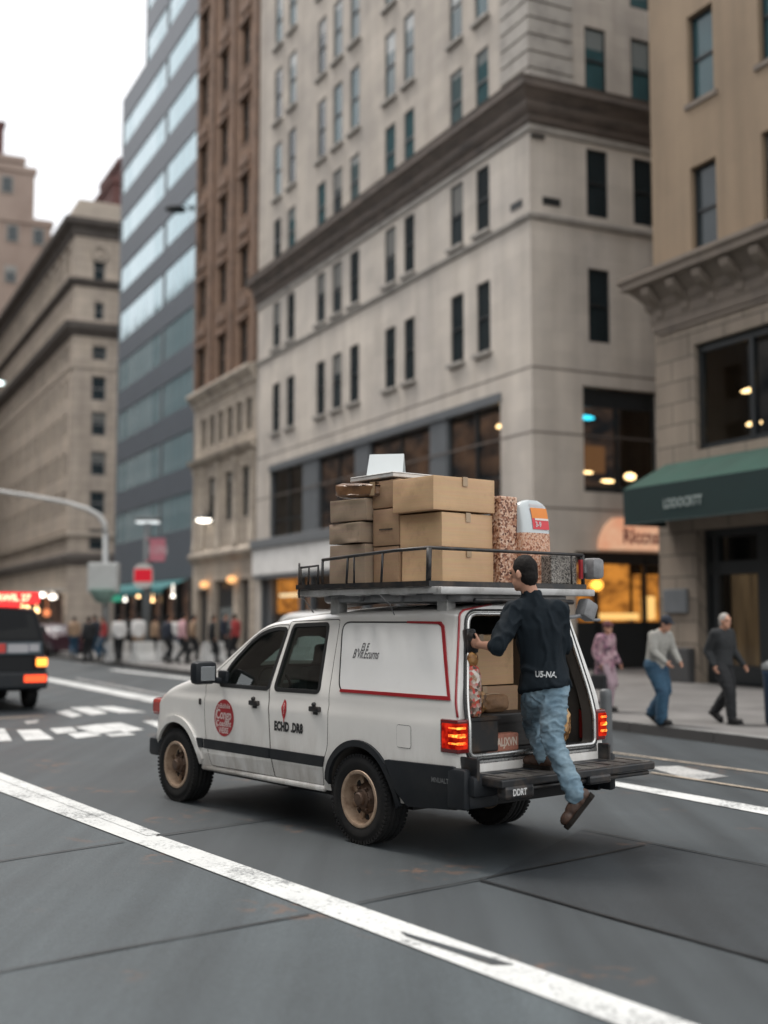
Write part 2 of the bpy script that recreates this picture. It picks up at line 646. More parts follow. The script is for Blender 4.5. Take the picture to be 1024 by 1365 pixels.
def roadpaint(name, col, wear=0.5, under=(0.05, 0.057, 0.062)):
    m, nt, out = newmat(name)
    tc = node(nt, 'ShaderNodeTexCoord')
    o = tc.outputs['Object']
    n1 = noise_tex(nt, o, 30.0, 8.0, 0.75)
    n0 = noise_tex(nt, o, 1.6, 4.0, 0.6)
    ad = node(nt, 'ShaderNodeMath', operation='MULTIPLY_ADD')
    nt.links.new(n0.outputs[0], ad.inputs[0]); ad.inputs[1].default_value = 0.6; nt.links.new(n1.outputs[0], ad.inputs[2])
    r = ramp(nt, ad.outputs[0], [(0.62 + 0.25 * (1 - wear), (0, 0, 0)), (0.95 + 0.2 * (1 - wear), (1, 1, 1))])
    n2 = noise_tex(nt, o, 3.0, 5.0)
    c0 = mix(nt, n2.outputs[0], rgba(col, 0.82), rgba(col, 1.1))
    c = mix(nt, r.outputs[0], c0, rgba(under))
    b = node(nt, 'ShaderNodeBsdfPrincipled', Roughness=0.6)
    nt.links.new(c, b.inputs['Base Color'])
    bp = node(nt, 'ShaderNodeBump', Strength=0.35, Distance=0.006)
    nt.links.new(n1.outputs[0], bp.inputs['Height']); nt.links.new(bp.outputs[0], b.inputs['Normal'])
    nt.links.new(b.outputs[0], out.inputs[0])
    return m

M_ASPH = asphalt('asphalt', (0.041, 0.050, 0.056))
M_ASPH_D = asphalt('asphalt_dark', (0.025, 0.031, 0.036))
M_ASPH_L = asphalt('asphalt_pale', (0.056, 0.070, 0.078))
M_WHITE = roadpaint('road_paint', (0.60, 0.615, 0.61), 0.2)
M_WHITE_F = roadpaint('road_paint_faded', (0.5, 0.5, 0.49), 0.8)
M_CREAM = roadpaint('road_paint_cream', (0.5, 0.42, 0.33), 0.7)
M_SEAM = pbr('tar_seam', (0.012, 0.013, 0.014), 0.5, var=0.3, scale=8)
M_WALK = None

def sheet(name, poly, z, mat):
    """flat sheet; poly of ground points"""
    mb = MB()
    mb.face([(p[0], p[1], z) for p in poly])
    o = mb.build(name, mat)
    return struct(o)

def strip(name, pts, wdt, z, mat, jag=0.0, seg=0.25):
    """a painted line or a tar seam along a ground polyline"""
    P = []
    for a, b in zip(pts, pts[1:]):
        a, b = V(a), V(b)
        n = max(1, int((b - a).length / seg)) if jag else 1
        for k in range(n):
            P.append(a.lerp(b, k / n))
    P.append(V(pts[-1]))
    wd = wdt if isinstance(wdt, (tuple, list)) else (wdt, wdt)
    L, R = [], []
    N = len(P)
    for i, p in enumerate(P):
        t = (P[min(i + 1, N - 1)] - P[max(i - 1, 0)]); t.z = 0; t.normalize()
        nn = V((-t.y, t.x, 0))
        j = noise.noise(p * 1.7) * jag if jag else 0
        wv = (wd[0] + (wd[1] - wd[0]) * i / max(1, N - 1)) * (1 + (noise.noise(p * 3.1) * 0.5 if jag else 0))
        L.append(p + nn * (wv / 2 + j)); R.append(p - nn * (wv / 2 - j))
    mb = MB()
    for i in range(N - 1):
        mb.face([(L[i].x, L[i].y, z), (R[i].x, R[i].y, z), (R[i + 1].x, R[i + 1].y, z), (L[i + 1].x, L[i + 1].y, z)])
    return struct(mb.build(name, mat))

G = ground
# road: one sheet to the horizon
sheet('road', [(-900, -400), (900, -400), (900, 1800), (-900, 1800)], 0.0, M_ASPH)
# paler concrete-grey lane on the near side of the long white line, darker resurfaced lane at the right
laneA, laneB = G(0, 1058), G(812, 1365)
ldir = (laneB - laneA).normalized()
def far_along(p, d, s): return p + d * s
sheet('road_lane_pale', [far_along(laneA, ldir, -3), far_along(laneB, ldir, 9), far_along(laneB, ldir, 9) + V((-14, -14, 0)), far_along(laneA, ldir, -3) + V((-18, -10, 0))], 0.004, M_ASPH_L)
sA, sB = G(640, 1176), G(1024, 1284)
sd = (sB - sA).normalized()
dA, dB = G(775, 1107), G(1024, 1156)
dd = (dB - dA).normalized()
sheet('road_patch_dark', [sA, far_along(sB, sd, 9), far_along(dB, dd, 9), dA], 0.004, M_ASPH_D)

# the long white lane line: main band, second narrow stroke beside it, dark worn slot
def band(name, a0, a1, b0, b1, z, mat):
    return sheet(name, [a0, a1, b1, b0], z, mat)
uA, uB = G(0, 1040), G(920, 1365)
lA, lB = G(0, 1056), G(815, 1365)
ud = (uB - uA).normalized(); lv = (lB - lA).normalized()
band('lane_line', far_along(uA, ud, -2.2), far_along(uB, ud, 3.2), far_along(lA, lv, -2.2), far_along(lB, lv, 3.2), 0.008, M_WHITE)
band('lane_line_narrow', G(-60, 1008), G(214, 1113), G(-60, 1017), G(196, 1116), 0.012, M_WHITE)
band('lane_line_slot', G(533, 1244), G(686, 1289), G(542, 1251), G(655, 1289), 0.012, M_ASPH)

# tar seams
for a in ([G(-80, 1313), G(0, 1298), G(200, 1260), G(412, 1221)], [G(476, 1206), G(640, 1174), G(800, 1141), G(860, 1128)],
          [G(-60, 1160), G(0, 1150), G(166, 1124)], [G(208, 1116), G(350, 1095), G(420, 1085)],
          [G(640, 1175), G(830, 1229), G(1024, 1284), G(1180, 1328)], [G(775, 1107), G(900, 1132), G(1024, 1156), G(1160, 1184)]):
    strip('tar_seam', a, 0.022, 0.0135, M_SEAM, jag=0.012)

# lines near the right kerb
band('edge_line', G(700, 1022), G(1100, 1091), G(700, 1026), G(1100, 1102), 0.008, M_WHITE)
strip('edge_line_cream', [G(760, 996), G(1100, 1042)], 0.09, 0.008, M_CREAM)
sheet('road_mark', [G(862, 1023), G(905, 1022), G(972, 1036), G(925, 1041)], 0.008, M_WHITE_F)
strip('edge_line_faint', [G(868, 1031), G(1090, 1066)], 0.07, 0.0125, M_CREAM)

# lines and crossing blocks at the left
band('lane_line', G(62, 903), G(232, 934), G(62, 908), G(232, 943), 0.008, M_WHITE)
strip('lane_line', [G(102, 905), G(236, 930)], 0.16, 0.008, M_WHITE_F)
strip('lane_line', [G(150, 893), G(300, 911)], 0.35, 0.008, M_WHITE)
strip('lane_line', [G(100, 884), G(210, 890)], 0.25, 0.008, M_WHITE_F)
strip('stop_line', [G(-40, 960), G(58, 955)], 0.14, 0.008, M_CREAM)
for q in ([(-30, 972), (6, 972), (16, 988), (-24, 990)], [(22, 974), (52, 973), (72, 986), (34, 988)], [(66, 972), (96, 970), (104, 976), (76, 979)],
          [(90, 979), (116, 976), (136, 981), (102, 985)], [(100, 970), (132, 966), (160, 975), (130, 979)], [(134, 966), (160, 964), (192, 973), (166, 977)],
          [(140, 979), (170, 977), (182, 980), (148, 983)], [(74, 950), (90, 947), (110, 954), (96, 957)], [(92, 944), (118, 943), (144, 951), (122, 954)],
          [(122, 943), (150, 942), (196, 950), (160, 951)], [(190, 962), (206, 961), (230, 968), (210, 970)]):
    sheet('crossing_block', [G(*p) for p in q], 0.008, M_WHITE)
sheet('crossing_block', [G(32, 962), G(52, 960), G(50, 964), G(36, 966)], 0.008, M_WHITE_F)

# ------------------------------------------------------------------ street frame: C is the grey corner building's foot
Cc = V((4.5, 36.0, 0.0))
D1 = V((-0.43554, 0.90017, 0.0))       # along the street, away
D2 = V((0.90017, 0.43554, 0.0))        # into the blocks on the right
RZ = math.atan2(D2.y, D2.x)
def L2W(t, s, z=0.0): return Cc + D2 * t + D1 * s + V((0, 0, z))

# kerb and pavement on the right
kA, kB = G(812, 960, 0.15), G(1024, 985, 0.15)
kd = (kA - kB).normalized()
kn = V((kd.y, -kd.x, 0))                                     # towards the buildings
def pave_mat():
    m, nt, out = newmat('paving')
    tc = node(nt, 'ShaderNodeTexCoord')
    mp = node(nt, 'ShaderNodeMapping'); mp.inputs['Rotation'].default_value = (0, 0, -RZ)
    nt.links.new(tc.outputs['Object'], mp.inputs[0])
    br = node(nt, 'ShaderNodeTexBrick', Scale=1.0, offset=0.0)
    br.inputs['Brick Width'].default_value = 1.5; br.inputs['Row Height'].default_value = 1.5; br.inputs['Mortar Size'].default_value = 0.012
    br.inputs['Color1'].default_value = (0.145, 0.14, 0.137, 1); br.inputs['Color2'].default_value = (0.18, 0.175, 0.17, 1); br.inputs['Mortar'].default_value = (0.1, 0.1, 0.1, 1)
    nt.links.new(mp.outputs[0], br.inputs[0])
    n = noise_tex(nt, tc.outputs['Object'], 0.9, 8.0, 0.65)
    r = ramp(nt, n.outputs[0], [(0.35, (0.7, 0.7, 0.7)), (0.65, (1.1, 1.1, 1.1))])
    c = mix(nt, 1.0, br.outputs[0], r.outputs[0], 'MULTIPLY')
    b = node(nt, 'ShaderNodeBsdfPrincipled', Roughness=0.75)
    nt.links.new(c, b.inputs['Base Color']); nt.links.new(b.outputs[0], out.inputs[0])
    return m
M_WALK = pave_mat()
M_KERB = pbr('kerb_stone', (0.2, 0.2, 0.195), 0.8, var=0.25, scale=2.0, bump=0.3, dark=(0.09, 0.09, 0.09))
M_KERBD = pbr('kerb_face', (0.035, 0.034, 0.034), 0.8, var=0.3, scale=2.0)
k0, k1 = kB - kd * 26, kA + kd * 230
mb = MB()
a0, a1 = k0 + kn * 0.16, k1 + kn * 0.16
mb.face([(a0.x, a0.y, 0.15), (a1.x, a1.y, 0.15), (a1.x + kn.x * 120, a1.y + kn.y * 120, 0.15), (a0.x + kn.x * 120, a0.y + kn.y * 120, 0.15)])
struct(mb.build('pavement', M_WALK))
mb = MB()
for i in range(140):
    p, q = k0 + kd * (i * 1.8), k0 + kd * (i * 1.8 + 1.792)
    for (r0, r1, mi) in (((p, 0.152), (q, 0.152), 0),):
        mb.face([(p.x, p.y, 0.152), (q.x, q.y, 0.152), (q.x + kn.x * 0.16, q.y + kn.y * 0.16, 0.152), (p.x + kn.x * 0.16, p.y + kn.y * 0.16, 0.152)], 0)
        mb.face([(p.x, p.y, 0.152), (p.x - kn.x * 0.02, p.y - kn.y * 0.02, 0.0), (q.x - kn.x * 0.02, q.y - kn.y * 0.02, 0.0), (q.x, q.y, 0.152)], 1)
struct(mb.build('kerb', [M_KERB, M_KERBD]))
# ================================================================== buildings
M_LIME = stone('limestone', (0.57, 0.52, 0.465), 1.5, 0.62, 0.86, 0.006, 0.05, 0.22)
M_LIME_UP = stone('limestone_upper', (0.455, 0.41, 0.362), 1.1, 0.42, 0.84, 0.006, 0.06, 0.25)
M_RUST = stone('rusticated_stone', (0.36, 0.345, 0.325), 2.2, 0.52, 0.45, 0.03, 0.04, 0.2, streak=False)
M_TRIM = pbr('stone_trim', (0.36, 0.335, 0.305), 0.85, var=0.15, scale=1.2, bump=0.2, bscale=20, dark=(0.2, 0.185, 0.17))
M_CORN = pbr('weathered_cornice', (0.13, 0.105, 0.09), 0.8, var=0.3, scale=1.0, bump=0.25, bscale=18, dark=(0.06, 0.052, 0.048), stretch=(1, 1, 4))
M_FRAME = pbr('window_frame', (0.10, 0.105, 0.105), 0.5, var=0.2, scale=2)
M_FRAME_D = pbr('black_frame', (0.015, 0.018, 0.02), 0.4, var=0.25, scale=2)
M_STEEL = pbr('shopfront_steel', (0.12, 0.13, 0.14), 0.45, var=0.2, scale=1.0)
P_DARK = pane_mat('pane_dark', (0.016, 0.024, 0.028), 0.08, spec=0.35)
P_TEAL = pane_mat('pane_teal', (0.03, 0.075, 0.085), 0.06, blind=(0.17, 0.19, 0.19), spec=0.5)
P_BLIND = pane_mat('pane_blind', (0.03, 0.04, 0.045), 0.1, blind=(0.2, 0.2, 0.19), spec=0.4)
M_DARKIN = pbr('dark_room', (0.012, 0.012, 0.013), 0.9, var=0.2)
M_ROOF = pbr('roof_felt', (0.08, 0.08, 0.08), 0.9)
GLASS_SHOP = clear_glass('shop_glass', (0.62, 0.66, 0.66), 0.03)

FAC = lambda d, a, z: (d, a, z)                 # street facade: local x = depth into block, y along street
END = lambda d, a, z: (a, d, z)                 # end face: a runs into the block, depth runs along the street
def off_f(f, s0): return lambda d, a, z: (f(d, a, z)[0], f(d, a, z)[1] + s0, z)

def wall(mb, f, a0, a1, z0, z1, ops, depth=0.3, mi=0, rmi=None):
    """wall with real openings (a0,a1,z0,z1[,depth]) and reveals"""
    A = sorted({a0, a1} | {x for o in ops for x in o[:2]})
    Zs = sorted({z0, z1} | {x for o in ops for x in o[2:4]})
    for i in range(len(A) - 1):
        for j in range(len(Zs) - 1):
            ca, cz = (A[i] + A[i + 1]) / 2, (Zs[j] + Zs[j + 1]) / 2
            if any(o[0] < ca < o[1] and o[2] < cz < o[3] for o in ops):
                continue
            q = [(A[i], Zs[j]), (A[i + 1], Zs[j]), (A[i + 1], Zs[j + 1]), (A[i], Zs[j + 1])]
            mb.face([f(0, a, z) for a, z in q], mi, q)
    r = mi if rmi is None else rmi
    for o in ops:
        x0, x1, y0, y1 = o[:4]
        d = o[4] if len(o) > 4 else depth
        for (p, q) in (((x0, y0), (x1, y0)), ((x1, y0), (x1, y1)), ((x1, y1), (x0, y1)), ((x0, y1), (x0, y0))):
            mb.face([f(0, *p), f(0, *q), f(d, *q), f(d, *p)], r, [(p[0], p[1]), (q[0], q[1]), (q[0] + d, q[1] + d), (p[0] + d, p[1] + d)])

def shell(mb, s0, s1, dep, z0, z1, mi=0, front=False, end=False, roof=True):
    """the plain remaining faces of a block"""
    if not front: pass
    q = [(0, z0), (s1 - s0, z0), (s1 - s0, z1), (0, z1)]
    mb.face([(dep, s0, z0), (dep, s1, z0), (dep, s1, z1), (dep, s0, z1)], mi, q)
    mb.face([(0, s1, z0), (dep, s1, z0), (dep, s1, z1), (0, s1, z1)], mi, q)
    if end:
        mb.face([(0, s0, z0), (dep, s0, z0), (dep, s0, z1), (0, s0, z1)], mi, q)
    if roof:
        mb.face([(0, s0, z1), (dep, s0, z1), (dep, s1, z1), (0, s1, z1)], mi, q)

def molding(mb, prof, s0, s1, dep, mi=0, wrap=True):
    """cornice profile [(out, z)...] running along the street face and round the near end face"""
    def ring(path):
        vs = []
        for (o, z) in prof:
            vs.append(path(o, z))
        return vs
    n = len(prof)
    A = [(-o, s1, z) for o, z in prof]
    B = [(-o, s0 - (o if wrap else 0), z) for o, z in prof]
    Cq = [(dep, s0 - o, z) for o, z in prof]
    for P, Q in ((A, B),) + (((B, Cq),) if wrap else ()):
        for i in range(n - 1):
            mb.face([P[i], Q[i], Q[i + 1], P[i + 1]], mi)
    for P in ((A,) if wrap else (A, B)):
        mb.face(P if P is A else list(reversed(P)), mi)

def window_proto(w, h, sash=True, sill=True, mframe=None, mpane=None, fw=0.06, mull=0, trim=None):
    """window centred on its opening, facing -x (frame > pane)"""
    mb = MB()
    x0, x1 = 0.10, 0.17
    mb.box(x0, x1, -w / 2, -w / 2 + fw, -h / 2, h / 2)
    mb.box(x0, x1, w / 2 - fw, w / 2, -h / 2, h / 2)
    mb.box(x0, x1, -w / 2 + fw, w / 2 - fw, h / 2 - fw, h / 2)
    mb.box(x0, x1, -w / 2 + fw, w / 2 - fw, -h / 2, -h / 2 + fw)
    if sash:
        mb.box(x0 - 0.02, x1, -w / 2 + fw, w / 2 - fw, -0.035, 0.035)
    for k in range(mull):
        c = -w / 2 + (k + 1) * w / (mull + 1)
        mb.box(x0 - 0.01, x1, c - 0.03, c + 0.03, -h / 2 + fw, h / 2 - fw)
    if sill:
        mb.box(-0.1, 0.12, -w / 2 - 0.12, w / 2 + 0.12, -h / 2 - 0.13, -h / 2 - 0.004, 1)
    o = mb.build('window', [mframe or M_FRAME, trim or M_TRIM])
    pb = MB()
    pb.face([(0.135, -w / 2 + fw, -h / 2 + fw), (0.135, w / 2 - fw, -h / 2 + fw), (0.135, w / 2 - fw, h / 2 - fw), (0.135, -w / 2 + fw, h / 2 - fw)])
    p = pb.build('pane', mpane or P_DARK, o)
    return o

_first = {}
def put_window(key, proto_fn, parent, loc, rz=0.0, pane=None):
    if key not in _first:
        o = proto_fn()
        _first[key] = o
    else:
        src = _first[key]
        o = src.copy(); COL.objects.link(o)
        for ch in src.children:
            c = ch.copy(); COL.objects.link(c); c.parent = o
    o.parent = parent
    o.location = loc
    o.rotation_euler = (0, 0, rz)
    if pane is not None:
        for ch in o.children:
            if ch.material_slots:
                ch.material_slots[0].link = 'OBJECT'
                ch.material_slots[0].material = pane
    return o

# ---------------------------------------------------------------- the pale corner building
def base_at(name, label, cat, t, s, group=None):
    return thing(name, label, cat, L2W(t, s, 0), RZ, group)

cb = base_at('corner_building', 'pale limestone corner building with a dark cornice and paired sash windows behind the van', 'building', 0, 0)
S1, ZTOP, DEP = 24.6, 37.0, 22.0
cols = [(22.0, 0.98), (20.15, 0.98), (16.6, 0.95), (14.85, 0.98), (13.1, 0.92), (9.8, 0.92), (8.2, 0.85), (4.62, 0.9), (2.86, 0.86)]
rows_up = [(18.4, 20.6), (21.65, 24.35), (25.42, 28.05), (29.2, 31.8), (33.0, 35.6)]
rows_lo = [(10.33, 12.68), (14.36, 16.56)]
ends = [(2.53, 0.82), (4.35, 0.82), (7.2, 0.82), (9.0, 0.82), (12.0, 0.82), (13.8, 0.82)]
ops_lo = [(c - w_ / 2, c + w_ / 2, z0, z1) for c, w_ in cols for z0, z1 in rows_lo]
ops_up = [(c - w_ / 2, c + w_ / 2, z0, z1) for c, w_ in cols for z0, z1 in rows_up]
bays = [(1.85, 5.4), (6.8, 8.6), (8.6, 11.8), (13.3, 16.9), (18.9, 22.6)]
bays = [(1.85, 5.5), (6.7, 11.8), (13.1, 17.0), (18.7, 22.7)]
mb = MB()
wall(mb, FAC, 0, S1, 5.3, 17.0, ops_lo + [(1.85, 22.75, 5.38, 8.85, 0.35)], 0.32)
wall(mb, FAC, 0, S1, 0, 5.3, [(0.9, 23.9, 0.05, 3.55, 0.5)], 0.3)
e_ops = [(c - w_ / 2, c + w_ / 2, z0, z1) for c, w_ in ends for z0, z1 in rows_lo if not (z0 > 0 and c == 4.35 and z0 < 12)]
wall(mb, END, 0, DEP, 5.3, 17.0, e_ops + [(1.86, 4.75, 5.6, 8.92, 0.4)], 0.32)
wall(mb, END, 0, DEP, 0, 5.3, [(1.5, 5.0, 0.15, 3.75, 0.4)], 0.3)
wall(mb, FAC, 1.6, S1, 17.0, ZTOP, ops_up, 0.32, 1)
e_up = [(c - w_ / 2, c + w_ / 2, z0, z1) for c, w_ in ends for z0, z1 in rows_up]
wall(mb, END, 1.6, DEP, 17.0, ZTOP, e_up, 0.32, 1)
# rusticated quoin pier at the corner: separate courses standing proud
zc = 18.25
while zc < ZTOP - 0.5:
    mb.mesh([(-0.06, -0.06, zc), (1.62, -0.06, zc), (1.62, -0.06, zc + 0.47), (-0.06, -0.06, zc + 0.47), (-0.06, 1.62, zc), (-0.06, 1.62, zc + 0.47), (1.62, 0.3, zc), (0.3, 1.62, zc), (1.62, 0.3, zc + 0.47), (0.3, 1.62, zc + 0.47)],
            [(0, 1, 2, 3), (0, 3, 5, 4), (1, 6, 8, 2), (4, 5, 9, 7), (3, 2, 8, 9, 5), (0, 4, 7, 6, 1)], 2)
    zc += 0.55
mb.box(0.0, 1.6, 0.0, 1.6, 17.0, ZTOP, 2)
shell(mb, 0, S1, DEP, 0, ZTOP)
mb.build('wall', [M_LIME, M_LIME_UP, M_TRIM], cb)
mb = MB()
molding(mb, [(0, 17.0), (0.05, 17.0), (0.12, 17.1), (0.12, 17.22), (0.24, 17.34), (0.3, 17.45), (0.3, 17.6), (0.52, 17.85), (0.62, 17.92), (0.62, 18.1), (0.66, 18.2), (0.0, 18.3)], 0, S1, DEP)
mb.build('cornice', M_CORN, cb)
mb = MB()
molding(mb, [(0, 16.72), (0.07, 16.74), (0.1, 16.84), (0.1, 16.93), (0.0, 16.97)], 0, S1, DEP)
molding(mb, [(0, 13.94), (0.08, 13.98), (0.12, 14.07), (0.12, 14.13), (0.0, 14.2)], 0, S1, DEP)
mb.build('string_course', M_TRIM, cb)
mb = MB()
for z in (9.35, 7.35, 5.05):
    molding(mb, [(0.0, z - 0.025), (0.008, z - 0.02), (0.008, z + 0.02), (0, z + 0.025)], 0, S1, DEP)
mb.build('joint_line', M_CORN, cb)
# vents near the corner
mb = MB()
mb.box(-0.03, 0.02, 0.45, 1.1, 14.5, 14.72); mb.box(0.45, 1.1, -0.03, 0.02, 14.48, 14.72); mb.box(0.0, 0.5, -0.12, -0.03, 16.55, 16.62)
mb.build('vent', M_FRAME_D, cb)
P_PALE = pane_mat('pane_pale', (0.06, 0.09, 0.095), 0.08, blind=(0.34, 0.35, 0.34), spec=0.5)
pn = [P_TEAL, P_TEAL, P_DARK, P_BLIND, P_PALE, P_TEAL]
k = 0
for c, w_ in cols:
    for (z0, z1) in rows_up + rows_lo:
        k += 1
        up = z0 > 17
        dz = z1 - z0
        if z0 > 33: continue
        put_window(('c', up, round(dz, 1), w_ > 0.9), (lambda w_=w_, dz=dz, up=up: window_proto(w_, dz, True, True, M_FRAME if up else M_FRAME_D, P_TEAL if up else P_DARK)), cb, (-0.06, c, (z0 + z1) / 2), 0,
                   random.choice(pn) if up else random.choice([P_DARK, P_DARK, P_BLIND]))
for c, w_ in ends[:3]:
    for (z0, z1) in rows_up + rows_lo:
        if z0 > 33 or (c == 4.35 and z0 < 12): continue
        dz = z1 - z0
        put_window(('e', round(dz, 1)), (lambda w_=w_, dz=dz: window_proto(w_, dz, True, False, M_FRAME_D, P_DARK)), cb, (c, -0.06, (z0 + z1) / 2), PI / 2, P_TEAL if z0 > 17 else P_DARK)
# second-storey shop windows: piers, steel frames, glass, glowing back walls for dim rooms
mb = MB()
prev = 1.85
for (a, b) in bays + [(22.75, 22.75)]:
    if a > prev + 0.01:
        mb.box(-0.0 + 0.04, 0.33, prev, a, 5.385, 8.845)
    prev = b
mb.box(-0.05, 0.25, 1.8, 22.8, 8.55, 8.84)
mb.build('pier', M_STEEL, cb)
mb = MB(); gl = MB()
for (a, b) in bays:
    n = max(1, round((b - a) / 2.4))
    for j in range(n + 1):
        c = a + (b - a) * j / n
        mb.box(0.18, 0.3, c - 0.05, c + 0.05, 5.39, 8.54)
    mb.box(0.19, 0.29, a + 0.05, b - 0.05, 6.15, 6.22)
    gl.face([(0.24, a + 0.05, 5.39), (0.24, b - 0.05, 5.39), (0.24, b - 0.05, 8.54), (0.24, a + 0.05, 8.54)])
mb.build('shop_frame', M_FRAME_D, cb)
gl.build('shop_glazing', GLASS_SHOP, cb)
G_DIM = glow('dim_room_glow', (0.20, 0.11, 0.07), 0.75, col2=(0.018, 0.02, 0.023), scale=0.7, contrast=(0.35, 0.75), stretch=(1, 1, 2))  # back walls emit this themselves, in place of room light
G_LAMP = glow('warm_lamp', (1.0, 0.62, 0.28), 7.0)
G_LAMPW = glow('white_lamp', (1.0, 0.93, 0.82), 6.0)
G_ORANGE = glow('orange_room_glow', (1.0, 0.36, 0.06), 1.05, col2=(0.14, 0.04, 0.012), scale=1.8, contrast=(0.3, 0.62), stretch=(1, 1, 1.6))  # orange interior light put into the panel's own glow
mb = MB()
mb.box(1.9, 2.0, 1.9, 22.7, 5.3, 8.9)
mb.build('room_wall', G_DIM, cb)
mb = MB()
mb.box(0.4, 1.9, 1.9, 22.7, 5.3, 5.36); mb.box(0.4, 1.9, 1.9, 22.7, 8.86, 8.95)
mb.build('room_floor', M_DARKIN, cb)
for (s, z) in ((3.6, 8.1), (8.0, 7.9), (15.2, 6.3), (20.3, 6.0)):
    q = MB(); q.ball((1.1, s, z), (0.1, 0.3, 0.07), 2)
    q.build('ceiling_lamp', G_LAMP, cb)
# white fascia band, ledge, street-level shopfronts
M_FASC = pbr('white_fascia', (0.78, 0.77, 0.75), 0.6, var=0.1, scale=1.5, dark=(0.6, 0.59, 0.57))
M_LEDGE = pbr('grey_ledge', (0.16, 0.17, 0.18), 0.5, var=0.15)
mb = MB(); mb.box(-0.28, -0.003, 1.0, 24.3, 3.7, 4.92); mb.build('fascia', M_FASC, cb)
mb = MB(); mb.box(-0.4, -0.003, 0.9, 24.4, 4.93, 5.36, bev=0.03); mb.build('ledge', M_LEDGE, cb)
mb = MB(); gl = MB()
mb.box(-0.3, -0.02, 1.0, 24.2, 3.5, 3.66)
for s in [0.95, 3.6, 6.4, 9.3, 12.2, 15.0, 17.8, 18.9, 22.8, 23.85]:
    mb.box(0.02, 0.35, s - 0.11, s + 0.11, 0.06, 3.5)
mb.build('street_frame', M_STEEL, cb)
gl.face([(0.2, 1.1, 0.1), (0.2, 23.7, 0.1), (0.2, 23.7, 3.5), (0.2, 1.1, 3.5)])
gl.build('street_glazing', GLASS_SHOP, cb)
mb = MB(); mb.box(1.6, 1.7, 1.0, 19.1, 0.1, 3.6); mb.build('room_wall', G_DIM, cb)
mb = MB(); mb.box(0.42, 0.5, 19.0, 22.7, 1.9, 3.46); mb.build('lit_display', G_ORANGE, cb)
mb = MB(); mb.box(0.36, 0.40, 19.5, 22.3, 2.65, 2.78); mb.build('shelf_lamp', glow('shelf_light', (1, 0.75, 0.45), 2.2), cb)
# big window and the lit eating house round the corner
mb = MB()
for t in (1.86, 3.25, 4.7): mb.box(t - 0.06 + (0.06 if t < 2 else 0), t + 0.06, 0.15, 0.27, 5.6, 8.9)
mb.box(1.93, 4.64, 0.16, 0.26, 8.3, 8.89); mb.box(1.93, 4.64, 0.16, 0.26, 5.61, 5.8)
mb.build('big_window', M_FRAME_D, cb)
gl = MB(); gl.face([(1.9, 0.2, 5.8), (4.7, 0.2, 5.8), (4.7, 0.2, 8.3), (1.9, 0.2, 8.3)]); gl.build('big_pane', GLASS_SHOP, cb)
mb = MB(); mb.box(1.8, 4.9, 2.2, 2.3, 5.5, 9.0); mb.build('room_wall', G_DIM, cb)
for (t0, t1, z0, z1, y, mt) in ((1.95, 2.6, 6.9, 7.6, 1.8, G_ORANGE), (3.4, 4.2, 6.5, 7.4, 2.1, glow('amber_room_glow', (0.35, 0.16, 0.07), 0.6))):  # small glowing panels inside the room
    q = MB(); q.box(t0, t1, y, y + 0.05, z0, z1); q.build('glow_panel', mt, cb)
for (t, y, z, r) in ((3.5, 1.0, 6.1, (0.28, 0.1, 0.05)), (4.15, 0.7, 6.25, (0.22, 0.12, 0.12)), (3.0, 1.4, 6.4, (0.2, 0.1, 0.04))):
    q = MB(); q.ball((t, y, z), r, 2); q.build('table_lamp', G_LAMP, cb)
q = MB(); q.ball((2.32, 0.55, 8.02), (0.36, 0.12, 0.07), 2); q.build('neon_lamp', glow('cyan_lamp', (0.05, 0.75, 1.0), 3.0), cb)
mb = MB()
for t in (1.5, 2.3, 4.15, 4.95): mb.box(t, t + 0.12, 0.1, 0.26, 0.16, 3.74)
mb.box(1.62, 4.95, 0.1, 0.26, 3.38, 3.74); mb.box(1.62, 4.95, 0.1, 0.26, 0.16, 1.6); 
mb.build('street_frame', M_FRAME_D, cb)
gl = MB(); gl.face([(1.6, 0.2, 1.6), (4.95, 0.2, 1.6), (4.95, 0.2, 3.4), (1.6, 0.2, 3.4)]); gl.build('street_glazing', GLASS_SHOP, cb)
mb = MB(); mb.box(2.0, 4.2, 0.9, 1.0, 1.5, 3.5); mb.box(4.25, 5.2, 0.7, 0.8, 1.5, 3.1); mb.build('room_glow', G_ORANGE, cb)
mb = MB(); mb.box(2.3, 4.15, 0.35, 0.5, 1.66, 1.86, bev=0.04); mb.box(4.3, 4.8, 0.35, 0.5, 1.66, 2.4, bev=0.05); mb.build('counter_lamp', glow('counter_light', (1.0, 0.55, 0.18), 1.9), cb)
for (t, z, r) in ((2.12, 2.72, 0.2),):
    q = MB(); q.ball((t, -0.22, z), (r, 0.15, r * 0.85), 2); q.box(t - 0.03, t + 0.03, -0.1, 0.12, z - 0.03, z + 0.03); q.build('wall_lamp', glow('amber_globe', (1.0, 0.42, 0.06), 3.2), cb)

